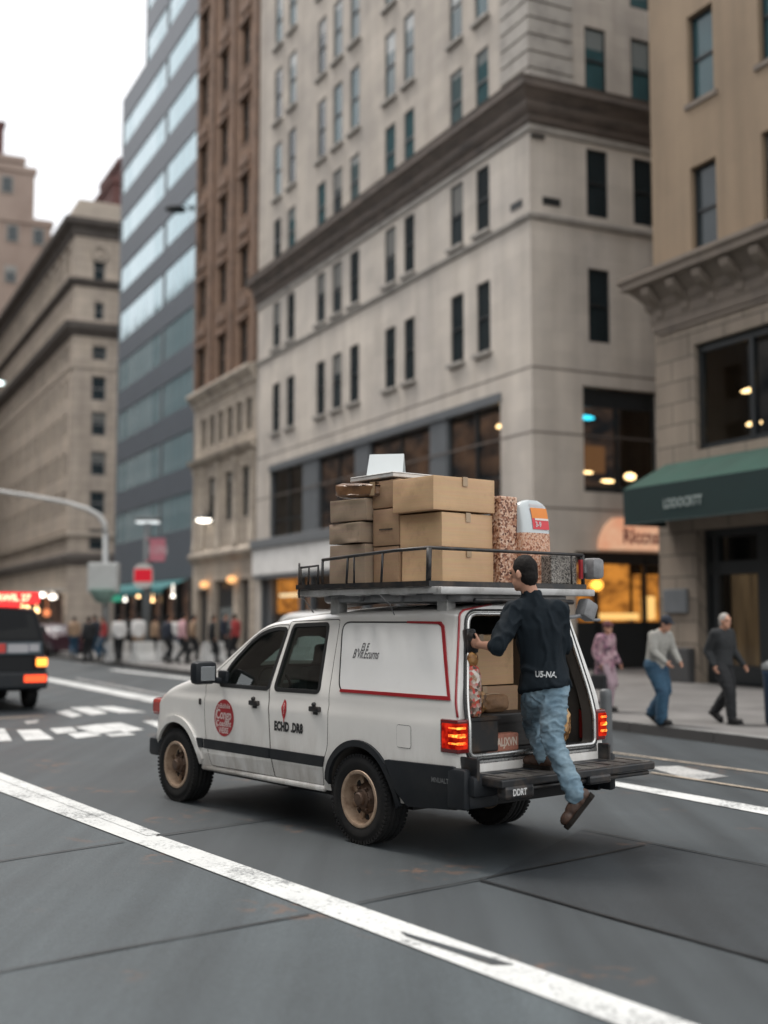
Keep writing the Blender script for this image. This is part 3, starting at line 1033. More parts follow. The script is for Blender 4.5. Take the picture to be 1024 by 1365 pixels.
# lit shop sign, arched at one end
M_SIGN = glow('lit_sign_face', (0.95, 0.44, 0.26), 0.72, col2=(1.0, 0.62, 0.40), scale=1.2)
sg = base_at('shop_sign', 'glowing pink shop sign with dark lettering above the orange eating house window', 'sign', 2.3, 0)
sh = [(0.0, 0.0), (2.62, 0.0), (2.62, 0.8), (1.3, 0.82), (0.95, 0.98), (0.55, 0.98), (0.25, 0.72), (0.05, 0.35)]
mb = MB(); mb.prism(round_poly(sh, 0.08), -0.30, -0.02, lambda p, a: (p[0], a, 3.83 + p[1])); mb.build('lightbox', M_SIGN, sg)
mb = MB()
vs, fs = flat_text('RIccnss', 0.62, bold=0.02, narrow=0.85)
mb.mesh([(1.55 + x, -0.31, 4.22 + y) for x, y in vs], fs)
mb.build('lettering', pbr('sign_letters', (0.28, 0.05, 0.05), 0.6), sg)

# ---------------------------------------------------------------- tan building at the right with its bracketed cornice
rb = base_at('tan_building', 'tan stucco building with bracketed stone cornice and green awning at the right', 'building', 0, -5.85)
M_TAN = stone('tan_stucco', (0.265, 0.198, 0.135), 3.5, 1.8, 0.97, 0.004, 0.03, 0.18)
M_BROWNST = stone('rusticated_base', (0.255, 0.212, 0.17), 1.3, 0.55, 0.45, 0.022, 0.07, 0.2)
M_CORN2 = pbr('carved_cornice', (0.20, 0.165, 0.135), 0.85, var=0.2, scale=1.2, bump=0.3, bscale=16, dark=(0.12, 0.1, 0.085))
RW = [(-1.98, 0.94), (-4.45, 0.9), (-6.9, 0.9), (-9.4, 0.9)]
RR = [(10.75, 13.0), (14.65, 16.95), (18.6, 20.9)]
ro = [(c - w_ / 2, c + w_ / 2, z0, z1) for c, w_ in RW for z0, z1 in RR]
mb = MB()
wall(mb, FAC, -12, 0, 10.2, 26, ro, 0.3, 0)
wall(mb, FAC, -12, 0, 0, 9.6, [(-5.2, -1.5, 5.85, 8.5, 0.35), (-11.5, -6.2, 5.85, 8.5, 0.35), (-11.0, -1.4, 0.15, 3.9, 0.6)], 0.3, 1)
mb.face([(0, 0, 0), (18, 0, 0), (18, 0, 26), (0, 0, 26)], 0, [(0, 0), (18, 0), (18, 26), (0, 26)])
mb.face([(0, -12, 0), (18, -12, 0), (18, -12, 26), (0, -12, 26)], 0, [(0, 0), (18, 0), (18, 26), (0, 26)])
mb.face([(18, 0, 0), (18, -12, 0), (18, -12, 26), (18, 0, 26)], 0, [(0, 0), (12, 0), (12, 26), (0, 26)])
mb.face([(0, 0, 26), (18, 0, 26), (18, -12, 26), (0, -12, 26)], 0, [(0, 0), (1, 0), (1, 1), (0, 1)])
mb.build('wall', [M_TAN, M_BROWNST], rb)
# cornice (overhangs the alley too)
mb = MB()
prof = [(0, 9.1), (0.05, 9.12), (0.05, 9.3), (0.09, 9.4), (0.09, 9.6), (0.18, 9.72), (0.2, 9.88), (0.5, 10.2), (0.68, 10.24), (0.68, 10.38), (0.75, 10.46), (0.75, 10.56), (0.0, 10.7)]
A = [(-o, -12 - 0.0, z) for o, z in prof]; B = [(-o, o * 0.8, z) for o, z in prof]; Cq = [(18, o * 0.8, z) for o, z in prof]
for P, Q in ((A, B), (B, Cq)):
    for i in range(len(prof) - 1):
        mb.face([P[i], P[i + 1], Q[i + 1], Q[i]], 0)
mb.face(A, 0)
mb.build('cornice', M_CORN2, rb)
# scrolled brackets
def bracket(y):
    mb = MB()
    pts = [(0.0, 9.42), (0.16, 9.4), (0.24, 9.5), (0.22, 9.66), (0.4, 9.78), (0.72, 9.9), (0.98, 10.08), (1.04, 10.28), (0.9, 10.31), (0.34, 9.96), (0.3, 9.76), (0.0, 9.62)]
    mb.prism(round_poly(pts, 0.06, 3), y - 0.14, y + 0.14, lambda p, a: (-p[0] * 0.58 - 0.01, a, 9.42 + (p[1] - 9.42) * 0.86))
    return mb
src = None
for i in range(11):
    y = -0.35 - i * 0.98
    if src is None:
        src = bracket(0.0).build('bracket', M_CORN2, rb, loc=(0, y, 0))
    else:
        c = src.copy(); COL.objects.link(c); c.parent = rb; c.location = (0, y, 0)
mb = MB()
mb.box(-0.05, 0.02, -11.8, -0.2, 9.0, 9.08); mb.build('frieze', M_CORN2, rb)
for i, (c, w_) in enumerate(RW[:2]):
    for (z0, z1) in RR:
        put_window(('r', 0), (lambda w_=w_: window_proto(w_, 2.25, True, True, M_FRAME_D, P_TEAL, trim=M_CORN2)), rb, (0.05, c, (z0 + z1) / 2), 0, P_BLIND if z0 < 14 else P_TEAL)
# first-floor show windows
mb = MB()
for (a, b) in ((-5.2, -1.5), (-11.5, -6.2)):
    n = 2
    for j in range(n + 1):
        c = a + (b - a) * j / n
        c = min(max(c, a + 0.06), b - 0.06)
        mb.box(0.14, 0.3, c - 0.06, c + 0.06, 5.86, 8.49)
    mb.box(0.15, 0.29, a + 0.12, b - 0.12, 8.3, 8.49); mb.box(0.15, 0.29, a + 0.12, b - 0.12, 5.86, 6.0)
mb.build('show_window', M_FRAME_D, rb)
gl = MB()
for (a, b) in ((-5.2, -1.5), (-11.5, -6.2)):
    gl.face([(0.22, a, 5.86), (0.22, b, 5.86), (0.22, b, 8.49), (0.22, a, 8.49)])
gl.build('show_pane', clear_glass('show_glass', (0.5, 0.55, 0.57), 0.05), rb)
mb = MB(); mb.box(2.2, 2.3, -11.8, -1.0, 5.5, 8.8); mb.build('room_wall', glow('dim_room_grey_glow', (0.10, 0.085, 0.075), 0.6, col2=(0.02, 0.022, 0.025), scale=0.6), rb)  # wall emits by itself, standing in for room light
for (y, z) in ((-2.1, 7.35), (-2.25, 6.5), (-3.9, 7.6)):
    q = MB(); q.ball((1.2, y, z), (0.1, 0.28, 0.06), 2); q.build('ceiling_lamp', G_LAMP, rb)
# green awning
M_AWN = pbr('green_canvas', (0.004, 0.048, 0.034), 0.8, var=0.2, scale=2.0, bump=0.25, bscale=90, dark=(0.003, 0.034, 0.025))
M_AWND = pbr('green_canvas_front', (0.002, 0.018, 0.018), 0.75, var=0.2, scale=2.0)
ay0, ay1 = -9.6, -0.35
nst = 14
mb = MB()
def awn(u, v, sag):   # u across, v down the slope
    y = ay0 + (ay1 - ay0) * u
    return (-0.02 - 1.35 * v, y, 5.62 - 0.70 * v - sag)
for i in range(nst):
    for j in range(4):
        def P(a, b):
            return awn(a / nst, b / 4, 0.025 * math.sin(PI * b / 4) * abs(math.sin(PI * a / nst * 7)))
        mb.face([P(i, j), P(i, j + 1), P(i + 1, j + 1), P(i + 1, j)], 0, smooth=True)
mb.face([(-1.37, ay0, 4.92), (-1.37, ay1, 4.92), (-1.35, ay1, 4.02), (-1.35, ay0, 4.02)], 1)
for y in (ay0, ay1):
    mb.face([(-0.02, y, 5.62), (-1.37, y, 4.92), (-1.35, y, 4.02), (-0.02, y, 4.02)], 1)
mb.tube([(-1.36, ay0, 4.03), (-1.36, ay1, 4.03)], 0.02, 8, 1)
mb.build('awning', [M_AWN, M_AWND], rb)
vs, fs = flat_text('LDDOCRTT', 0.30, bold=0.008, narrow=0.85)
mb = MB(); mb.mesh([(-1.385, -2.6 - x, 4.42 + y) for x, y in vs], fs)
mb.build('lettering', pbr('awning_letters', (0.26, 0.31, 0.30), 0.7), rb)
# dark shopfront and doors with curtains
mb = MB()
for y in (-1.46, -1.75, -3.3, -3.5, -5.1, -6.8, -8.6, -10.9):
    mb.box(0.3, 0.5, y - 0.1, y + 0.1, 0.16, 3.88)
mb.box(0.31, 0.49, -11, -1.4, 2.78, 3.1); mb.box(0.31, 0.49, -11, -1.4, 0.16, 0.6); mb.box(0.31, 0.49, -11, -1.4, 3.7, 3.89)
mb.build('shop_frame', M_FRAME_D, rb)
gl = MB(); gl.face([(0.4, -11, 0.6), (0.4, -1.5, 0.6), (0.4, -1.5, 3.7), (0.4, -11, 3.7)]); gl.build('shop_glazing', GLASS_SHOP, rb)
M_CURT = glow('curtain_glow', (0.30, 0.19, 0.10), 0.42, col2=(0.12, 0.075, 0.042), scale=2.5, stretch=(1, 5, 0.2))  # curtain glows itself; lamplight is put into its colour
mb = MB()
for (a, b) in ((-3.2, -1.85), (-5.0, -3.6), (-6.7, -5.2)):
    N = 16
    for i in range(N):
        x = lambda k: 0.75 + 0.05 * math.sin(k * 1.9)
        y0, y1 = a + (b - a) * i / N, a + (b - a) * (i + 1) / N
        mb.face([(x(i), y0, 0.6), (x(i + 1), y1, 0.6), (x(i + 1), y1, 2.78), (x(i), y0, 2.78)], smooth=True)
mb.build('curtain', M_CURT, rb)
mb = MB(); mb.box(1.2, 1.3, -11.2, -1.2, 0.1, 4.0); mb.build('room_wall', M_DARKIN, rb)
mb = MB(); mb.box(-0.1, -0.003, -1.12, -0.25, 1.85, 2.45, bev=0.02); mb.build('wall_plaque', pbr('plaque', (0.13, 0.14, 0.15), 0.4, var=0.3), rb)
mb = MB(); mb.box(-0.22, -0.002, -1.3, 0.02, 0.15, 1.0, bev=0.03); mb.build('plinth', pbr('plinth_stone', (0.05, 0.05, 0.052), 0.6), rb)

# ---------------------------------------------------------------- brown brick tower on its white stone base
bb = base_at('brick_tower', 'brown brick tower with a pale carved stone base beyond the corner building', 'building', 0, 24.65)
M_BRICK = stone('brown_brick', (0.205, 0.125, 0.082), 0.42, 0.14, 0.8, 0.012, 0.16, 0.3)
M_BROWNTRIM = pbr('brown_trim', (0.19, 0.12, 0.085), 0.85, var=0.25, scale=1.0, dark=(0.08, 0.055, 0.042))
M_WSTONE = stone('white_base_stone', (0.46, 0.395, 0.325), 1.0, 0.5, 0.65, 0.02, 0.06, 0.28)
M_WTRIM = pbr('white_base_trim', (0.44, 0.38, 0.315), 0.85, var=0.15, scale=1.5, bump=0.3, bscale=14, dark=(0.22, 0.19, 0.16))
bc = [(9.3, 1.25), (5.65, 1.25), (2.15, 1.2)]
br_ = [(14.5, 16.7), (18.42, 20.55), (22.26, 24.32), (25.9, 28.45), (30.1, 32.5), (34.2, 36.4), (38.2, 40.4)]
bo = [(c - w_ / 2, c + w_ / 2, z0, z1) for c, w_ in bc for z0, z1 in br_]
mb = MB()
wall(mb, FAC, 0.0, 10.4, 14.0, 46, bo, 0.35, 0)
upw = [(c - 0.42, c + 0.42, 11.0, 12.65) for c in (1.2, 2.7, 4.2, 5.7, 7.2, 8.7)]
mid = [(c - 0.62, c + 0.62, 6.7, 9.25) for c in (1.6, 4.3, 7.2)]
gr = [(0.9, 2.4, 0.15, 3.6, 0.5), (3.3, 6.6, 0.15, 3.6, 0.5), (7.6, 9.6, 0.15, 3.2, 0.5)]
wall(mb, FAC, 0.0, 10.4, 0, 14.0, upw + mid + gr, 0.35, 1)
shell(mb, 0, 10.4, 18, 0, 46, 0)
mb.build('wall', [M_BRICK, M_WSTONE], bb)
mb = MB()
molding(mb, [(0, 13.3), (0.1, 13.35), (0.2, 13.6), (0.45, 13.85), (0.55, 14.0), (0.5, 14.15), (0, 14.25)], 0, 10.4, 18, wrap=False)
molding(mb, [(0, 9.9), (0.15, 10.0), (0.4, 10.2), (0.45, 10.35), (0, 10.5)], 0, 10.4, 18, wrap=False)
molding(mb, [(0, 4.6), (0.12, 4.7), (0.32, 4.95), (0.32, 5.1), (0, 5.3)], 0, 10.4, 18, wrap=False)
mb.build('cornice', M_WTRIM, bb)
# half columns between the middle windows, carved spandrels under the brick windows
mb = MB()
for c in (0.5, 2.9, 5.7, 8.6, 9.9):
    mb.lathe([(0.22, 5.3), (0.22, 5.6), (0.17, 5.65), (0.15, 9.5), (0.22, 9.6), (0.24, 9.88)], 14, 'z', (-0.03, c, 0))
mb.build('half_column', M_WTRIM, bb)
mb = MB()
for c, w_ in bc:
    for z0, z1 in br_:
        mb.box(-0.1, 0.0 - 0.003, c - 0.75, c + 0.75, z0 - 1.0, z0 - 0.5, bev=0.04)
        mb.box(-0.16, -0.003, c - 0.85, c + 0.85, z1 + 0.06, z1 + 0.28)
for c in (0.35, 3.9, 7.45, 10.1):
    mb.box(-0.12, -0.003, c - 0.2, c + 0.2, 14.3, 46)
mb.build('brick_relief', M_BROWNTRIM, bb)
for c, w_ in bc:
    for z0, z1 in br_:
        put_window(('b', 0), (lambda w_=w_: window_proto(1.22, 2.25, True, True, pbr('brown_sash', (0.05, 0.042, 0.038), 0.5), P_DARK, trim=M_BROWNTRIM)), bb, (0.08, c, (z0 + z1) / 2), 0)
for o in upw:
    put_window(('bu', 0), lambda: window_proto(0.84, 1.65, True, True, M_FRAME_D, P_DARK, trim=M_WTRIM), bb, (0.08, (o[0] + o[1]) / 2, (o[2] + o[3]) / 2))
for o in mid:
    put_window(('bm', 0), lambda: window_proto(1.24, 2.55, True, True, M_FRAME_D, P_BLIND, trim=M_WTRIM), bb, (0.08, (o[0] + o[1]) / 2, (o[2] + o[3]) / 2))
mb = MB()
for o in gr:
    mb.box(0.3, 0.36, o[0], o[1], o[2], o[3])
mb.build('street_door', pbr('dark_door', (0.02, 0.024, 0.028), 0.35, var=0.3), bb)
mb = MB(); mb.box(0.2, 0.29, 3.7, 5.9, 1.1, 2.2); mb.build('street_window', P_TEAL, bb)
for (y, z) in ((7.45, 3.45), (2.85, 3.6)):
    q = MB(); q.ball((-0.25, y, z), (0.2, 0.55, 0.2), 2); q.box(-0.25, 0.0, y - 0.03, y + 0.03, z - 0.02, z + 0.02); q.build('wall_lamp', glow('amber_lamp', (1.0, 0.5, 0.2), 1.6), bb)

# lamps on brackets
def bracket_lamp(label, t, s, z, arm, lit, size=(0.2, 0.55, 0.13), grp=None):
    th = base_at('street_lamp', label, 'street lamp', 0, s, grp)
    mb = MB()
    mb.tube([(0.0, 0, z + 0.25), (-arm * 0.5, 0, z + 0.42), (-arm, 0, z + 0.2)], 0.035, 8)
    mb.box(-0.06, 0.02, -0.12, 0.12, z + 0.1, z + 0.4)
    mb.build('lamp_arm', M_FRAME_D, th)
    q = MB(); q.lathe([(0.02, 0.24), (size[1] * 0.35, 0.2), (size[1], 0.06), (size[1] * 1.02, 0.0), (0.01, -0.015)], 20, 'z', (-arm, 0, z)); q.build('lamp_head', M_FRAME_D, th)
    if lit:
        g = MB(); g.ball((-arm, 0, z - 0.03), (size[1] * 0.75, size[1] * 0.75, 0.14), 2); g.build('lamp_globe', G_LAMPW, th)
    return th
bracket_lamp('lit white globe lamp on a bracket against the pale carved base of the brick tower', 0, 31.96, 6.95, 0.35, True)
bracket_lamp('dark unlit bracket lamp high up between the brick tower and the glass tower', 0, 36.4, 25.4, 0.9, False, (0.3, 0.62, 0.2))

# ---------------------------------------------------------------- glass tower
gt = base_at('glass_tower', 'tall glass office tower with bright blue white window bands beyond the brown brick tower', 'building', 0, 35.1)
M_SPAN = pbr('grey_spandrel', (0.085, 0.10, 0.12), 0.45, var=0.15, scale=0.8)
def tower_glass():
    m, nt, out = newmat('tower_glass')
    tc = node(nt, 'ShaderNodeTexCoord')
    br = node(nt, 'ShaderNodeTexBrick', Scale=1.0, offset=0.0)
    uv = node(nt, 'ShaderNodeUVMap'); uv.uv_map = 'UVMap'
    br.inputs['Brick Width'].default_value = 1.6; br.inputs['Row Height'].default_value = 40.0; br.inputs['Mortar Size'].default_value = 0.045
    br.inputs['Color1'].default_value = (0.27, 0.42, 0.47, 1); br.inputs['Color2'].default_value = (0.44, 0.58, 0.63, 1); br.inputs['Mortar'].default_value = (0.16, 0.18, 0.2, 1)
    nt.links.new(uv.outputs[0], br.inputs[0])
    b = node(nt, 'ShaderNodeBsdfPrincipled', Roughness=0.06, Metallic=0.55)
    nt.links.new(br.outputs[0], b.inputs['Base Color'])
    n = noise_tex(nt, tc.outputs['Object'], 0.5, 2.0)
    bp = node(nt, 'ShaderNodeBump', Strength=0.12, Distance=0.08)
    nt.links.new(n.outputs[0], bp.inputs['Height']); nt.links.new(bp.outputs[0], b.inputs['Normal'])
    nt.links.new(b.outputs[0], out.inputs[0])
    return m
M_TG = tower_glass()
GW = 19.0
sill0 = 6.75
floors = [sill0 + 3.6 * i for i in range(13)]
split = 7.05
sp = MB()
prevz = 0.0
mull = MB()
for i, z in enumerate(floors):
    top = z + 1.75
    if z < 24: top = z + 2.1
    x_end = GW if z < 38 else 12.6
    for (a, b) in ((0.35, split - 0.15), (split + 0.15, x_end - 0.3)):
        pb = MB()
        pb.face([(0.06, a, z), (0.06, b, z), (0.06, b, top), (0.06, a, top)], 0, [(a, z), (b, z), (b, top), (a, top)])
        pb.build('window_band', M_TG, gt)
        mull.box(0.0, 0.1, a - 0.06, a, z, top); mull.box(0.0, 0.1, b, b + 0.06, z, top)
    zz = floors[i + 1] if i + 1 < len(floors) else 50.0
    xe = x_end if zz < 40.5 else 12.6
    sp.face([(0, 0, top), (0, xe, top), (0, xe, zz), (0, 0, zz)])
for i, z in enumerate(floors):
    top = z + (2.1 if z < 24 else 1.75)
    x_end = GW if z < 38 else 12.6
    for (a, b) in ((0, 0.29), (split - 0.09, split + 0.09), (x_end - 0.24, x_end)):
        sp.face([(-0.004, a, z), (-0.004, b, z), (-0.004, b, top), (-0.004, a, top)])
sp.face([(0, 0, 3.9), (0, GW, 3.9), (0, GW, sill0), (0, 0, sill0)])
sp.face([(0, GW, 0), (20, GW, 0), (20, GW, 39.2), (0, GW, 39.2)])
sp.face([(0, 0, 0), (20, 0, 0), (20, 0, 50), (0, 0, 50)])
sp.face([(0, 12.6, 39.2), (20, 12.6, 39.2), (20, 12.6, 50), (0, 12.6, 50)])
sp.face([(0, 12.6, 39.22), (20, 12.6, 39.22), (20, GW, 39.22), (0, GW, 39.22)])
sp.face([(20, 0, 0), (20, GW, 0), (20, GW, 39.2), (20, 0, 39.2)])
sp.face([(0, 0, 50), (20, 0, 50), (20, 12.6, 50), (0, 12.6, 50)])
sp.build('wall', M_SPAN, gt)
mull.build('mullion', M_FRAME, gt)
mb = MB()
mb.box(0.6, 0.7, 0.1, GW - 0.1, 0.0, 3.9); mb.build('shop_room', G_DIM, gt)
mb = MB()
for s in (0.4, 3.4, 6.5, 9.6, 12.7, 15.8, 18.7): mb.box(0.0, 0.4, s - 0.25, s + 0.25, 0, 3.9)
mb.build('pier', M_FRAME_D, gt)
for (y, z, m_) in ((3.0, 2.9, G_LAMPW), (7.5, 2.7, G_LAMP), (11.0, 3.0, G_LAMP), (14.5, 2.8, G_LAMPW)):
    q = MB(); q.ball((-0.25, y, z), (0.1, 0.22, 0.07), 2); q.tube([(-0.25, y, z + 0.08), (-0.25, y, 3.75)], 0.02, 6); q.build('shop_lamp', m_, gt)
M_TEALAWN = pbr('teal_canvas', (0.01, 0.13, 0.14), 0.7, var=0.2)
mb = MB()
mb.mesh([(-0.02, 0.8, 3.85), (-0.02, 16.5, 3.85), (-1.5, 16.5, 3.3), (-1.5, 0.8, 3.3), (-1.5, 16.5, 3.0), (-1.5, 0.8, 3.0)], [(0, 3, 2, 1), (3, 5, 4, 2)])
mb.build('awning', M_TEALAWN, gt)

# ---------------------------------------------------------------- long stone block on the left
lb = base_at('stone_block', 'long pale stone office block with ledges and a narrow end face at the left', 'building', 0, 70.5)
M_LB = stone('block_stone', (0.50, 0.425, 0.355), 1.6, 0.8, 0.7, 0.03, 0.05, 0.25)
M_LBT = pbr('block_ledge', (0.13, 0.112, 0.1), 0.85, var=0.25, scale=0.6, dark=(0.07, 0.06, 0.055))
M_LBP = pbr('block_parapet', (0.43, 0.37, 0.31), 0.85, var=0.2, scale=0.8)
E_w = [(1.62, 2.62, 30.25, 32.3), (1.75, 2.6, 26.85, 28.4), (1.65, 2.9, 23.4, 24.6), (1.65, 2.9, 19.9, 22.0), (1.7, 2.95, 16.9, 18.95), (1.7, 3.0, 13.5, 15.6), (1.7, 3.0, 10.2, 12.2), (1.7, 3.0, 7.2, 9.0)]
E_w += [(a + 4.2, b + 4.2, z0, z1) for a, b, z0, z1 in E_w]
mb = MB()
wall(mb, END, 0, 14, 0, 35.4, E_w, 0.4, 0)
LW = []
zs = [(7.4, 9.0), (10.4, 12.3), (13.6, 15.6), (17.0, 18.9), (20.2, 22.0), (23.3, 24.7)]
sc = [2.6 + 2.72 * i for i in range(19)]
for s in sc:
    for z0, z1 in zs:
        LW.append((s - 0.66, s + 0.66, z0, z1))
LW2 = [(2.2 + 1.55 * i - 0.35, 2.2 + 1.55 * i + 0.35, 27.6, 28.8) for i in range(34)]
LW3 = [(3.0 + 3.1 * i - 0.9, 3.0 + 3.1 * i + 0.9, 31.2, 33.6) for i in range(16)]
wall(mb, FAC, 0, 56, 0, 35.4, LW + LW2 + LW3 + [(1.5, 54, 0.2, 3.6, 0.6)], 0.4, 0)
shell(mb, 0, 56, 14, 0, 35.4)
mb.build('wall', M_LB, lb)
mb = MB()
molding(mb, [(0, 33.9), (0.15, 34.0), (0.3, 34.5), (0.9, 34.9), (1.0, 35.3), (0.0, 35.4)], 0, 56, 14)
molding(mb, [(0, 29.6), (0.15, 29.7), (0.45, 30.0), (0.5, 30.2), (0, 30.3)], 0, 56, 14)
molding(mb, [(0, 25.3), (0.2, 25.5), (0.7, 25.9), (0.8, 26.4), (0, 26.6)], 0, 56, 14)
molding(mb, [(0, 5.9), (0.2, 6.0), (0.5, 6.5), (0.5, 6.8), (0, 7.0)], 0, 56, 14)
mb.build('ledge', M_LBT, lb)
mb = MB()
mb.box(0.0, 14, -0.1, 56, 35.42, 36.6); mb.box(0.3, 13.8, 0.2, 55, 36.61, 37.2)
mb.build('parapet', M_LBP, lb)
mb = MB()
molding(mb, [(0.0, 22.6), (0.1, 22.62), (0.1, 22.78), (0, 22.8)], 0, 56, 14)
molding(mb, [(0.0, 8.3), (0.3, 8.4), (0.3, 8.6), (0, 8.7)], 0, 56, 14)
mb.lathe([(0.55, 0.0), (0.55, -0.14), (0.78, -0.16), (0.78, 0.0)], 22, 'y', (2.12, -0.01, 32.6))
mb.build('stone_band', M_LBP, lb)
for o in E_w:
    w_, h_ = o[1] - o[0], o[3] - o[2]
    put_window(('l', round(w_, 1), round(h_, 1)), (lambda w_=w_, h_=h_: window_proto(w_, h_, True, True, pbr('pale_sash', (0.32, 0.31, 0.3), 0.6), P_BLIND, fw=0.09, trim=M_LBP)), lb, ((o[0] + o[1]) / 2, 0.12, (o[2] + o[3]) / 2), PI / 2)
kk = 0
for o in sorted(LW):
    w_, h_ = o[1] - o[0], o[3] - o[2]
    if kk > 84: break
    kk += 1
    put_window(('lf', round(h_, 1)), (lambda w_=w_, h_=h_: window_proto(w_, h_, True, False, M_FRAME, P_DARK, fw=0.08)), lb, (0.1, (o[0] + o[1]) / 2, (o[2] + o[3]) / 2))
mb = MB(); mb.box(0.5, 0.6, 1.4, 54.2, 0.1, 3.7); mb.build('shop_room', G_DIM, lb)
mb = MB()
for i in range(16): mb.box(0.0, 0.3, 1.5 + 3.4 * i, 1.9 + 3.4 * i, 0.2, 3.6)
mb.build('pier', M_LBT, lb)
mb = MB(); mb.box(-1.6, -0.002, 0.5, 40, 3.75, 3.95); mb.build('canopy', pbr('pale_canopy', (0.4, 0.4, 0.38), 0.6), lb)
for (y, z, m_, r) in ((1.5, 3.3, G_LAMPW, (0.3, 0.9, 0.15)), (6.5, 3.55, G_LAMPW, (0.3, 0.9, 0.15)), (14, 2.4, G_LAMP, (0.2, 0.7, 0.2)), (9, 2.2, G_LAMP, (0.2, 0.5, 0.2)), (4.0, 2.0, glow('red_lamp', (1, 0.3, 0.12), 1.5), (0.2, 1.2, 0.3)), (18, 2.7, G_LAMP, (0.2, 0.6, 0.18)), (22, 3.1, G_LAMPW, (0.2, 0.8, 0.12)), (27, 2.5, G_LAMP, (0.2, 0.7, 0.2)), (32, 2.9, glow('rose_lamp', (1, 0.35, 0.2), 1.6), (0.2, 1.4, 0.3))):
    q = MB(); q.ball((-0.9, y, z), r, 2); q.tube([(-0.9, y, z + r[2] * 0.8), (-0.9, y, 3.76)], 0.02, 6); q.build('canopy_lamp', m_, lb)
bl = thing('street_lamp', 'lit wall lamp on a bracket high on the long stone block at the left edge', 'street lamp', L2W(0, 70.5 + 36.5, 0), RZ)
mb = MB(); mb.tube([(0.02, 0, 27.9), (-0.6, 0, 28.3), (-1.2, 0, 27.9)], 0.06, 8); mb.build('lamp_arm', M_FRAME_D, bl)
q = MB(); q.lathe([(0.05, 0.3), (0.8, 0.2), (1.0, 0.02), (0.02, 0.0)], 16, 'z', (-1.2, 0, 27.6)); q.build('lamp_head', M_FRAME_D, bl)
q = MB(); q.ball((-1.2, 0, 27.6), (0.9, 0.9, 0.28), 2); q.build('lamp_globe', glow('pale_globe', (0.85, 1.0, 1.0), 4.0), bl)

# ---------------------------------------------------------------- distant towers
def far_tower(name, label, X0, X1, Y, dep, tiers, mw, nwin, whs):
    t = thing(name, label, 'building', (X1, Y, 0), RZ)
    cx = X1
    mb = MB()
    wb = MB()
    for (a, b, z0, z1) in tiers:
        mb.box(a - cx, b - cx, 0, dep, z0, z1)
        mb.box(a - cx - 0.25, b - cx + 0.25, -0.25, dep + 0.1, z1 - 0.5, z1 + 0.25)
    mb2 = MB()
    mb.build('wall', mw, t)
    src = None
    for (px, z) in whs:
        if src is None:
            fb = MB(); fb.box(-0.75, 0.75, -0.2, 0.0, -1.1, 1.1)
            src = fb.build('window', pbr('far_frame', (0.3, 0.28, 0.26), 0.7), t, loc=(px - cx, 0, z))
            pb = MB(); pb.face([(-0.62, -0.21, -0.98), (0.62, -0.21, -0.98), (0.62, -0.21, 0.98), (-0.62, -0.21, 0.98)]); pb.build('pane', P_BLIND, src)
        else:
            c = src.copy(); COL.objects.link(c); c.parent = t; c.location = (px - cx, 0, z)
            d = src.children[0].copy(); COL.objects.link(d); d.parent = c
    return t
M_FARB = pbr('far_brick', (0.30, 0.235, 0.2), 0.9, var=0.15, scale=0.3, dark=(0.22, 0.165, 0.14), darkscale=0.2)
M_FARR = pbr('far_red_brick', (0.10, 0.045, 0.042), 0.9, var=0.2, scale=0.5)
tw = far_tower('far_tower', 'stepped brown brick tower with a red top far off at the left edge', -60, -42.7, 150, 14,
               [(-60, -42.6, 0, 51.8), (-59.9, -44.8, 52.1, 58.4), (-59.8, -46.2, 58.7, 59.6)], M_FARB, 3,
               [(-54.2, 44.5), (-50.8, 44.5), (-47.5, 44.5), (-44.3, 44.5), (-54.2, 49.8), (-50.8, 49.8), (-47.4, 49.8), (-44.2, 49.8), (-54.2, 39.3), (-50.8, 39.3), (-47.4, 39.3), (-48.2, 56), (-51.6, 56), (-54.8, 56)])
mb = MB(); mb.box(-17, -5.9, 1, 9, 59.9, 63.9); mb.box(-17.2, -5.7, 0.8, 9.2, 63.95, 64.5); mb.build('roof_house', M_FARR, tw)
far_tower('red_tower', 'narrow red brick tower rising behind the long stone block', -33.2, -26, 142, 10, [(-33.0, -26, 0, 53.6), (-32.2, -26.2, 53.9, 56)], M_FARR, 2, [(-31.6, 48.5), (-31.6, 43)])

# ---------------------------------------------------------------- the opposite side of the street (beside and behind the camera; added to darken panes and shape reflections)
M_OPP = stone('opposite_stone', (0.22, 0.19, 0.165), 1.5, 0.7, 0.8, 0.02, 0.06, 0.25)
def opposite(label, s0, s1, h):
    o = base_at('opposite_building', label, 'building', -33, s0)
    mb = MB()
    ops = []
    n = int((s1 - s0) / 3.4)
    for i in range(n):
        for k in range(int((h - 3) / 3.7)):
            ops.append((1.2 + 3.4 * i, 2.9 + 3.4 * i, 4.5 + 3.7 * k, 6.7 + 3.7 * k))
    f = lambda d, a, z: (-d, a, z)
    wall(mb, f, 0, s1 - s0, 0, h, ops, 0.3)
    mb.box(-12, -0.31, 0.02, s1 - s0 - 0.02, 0, h)
    for q in ops:
        mb.face([(-0.28, q[0], q[2]), (-0.28, q[1], q[2]), (-0.28, q[1], q[3]), (-0.28, q[0], q[3])], 1)
    mb.build('wall', [M_OPP, P_DARK], o)
    return o
opposite('dim low stone block across the street, seen only as a reflection in the van', -52, 58, 20)
opposite('dim tall office block across the street, seen only as a reflection in the glass tower', 62, 240, 54)
# ================================================================== vehicles
def smooth01(t):
    t = max(0.0, min(1.0, t)); return t * t * (3 - 2 * t)

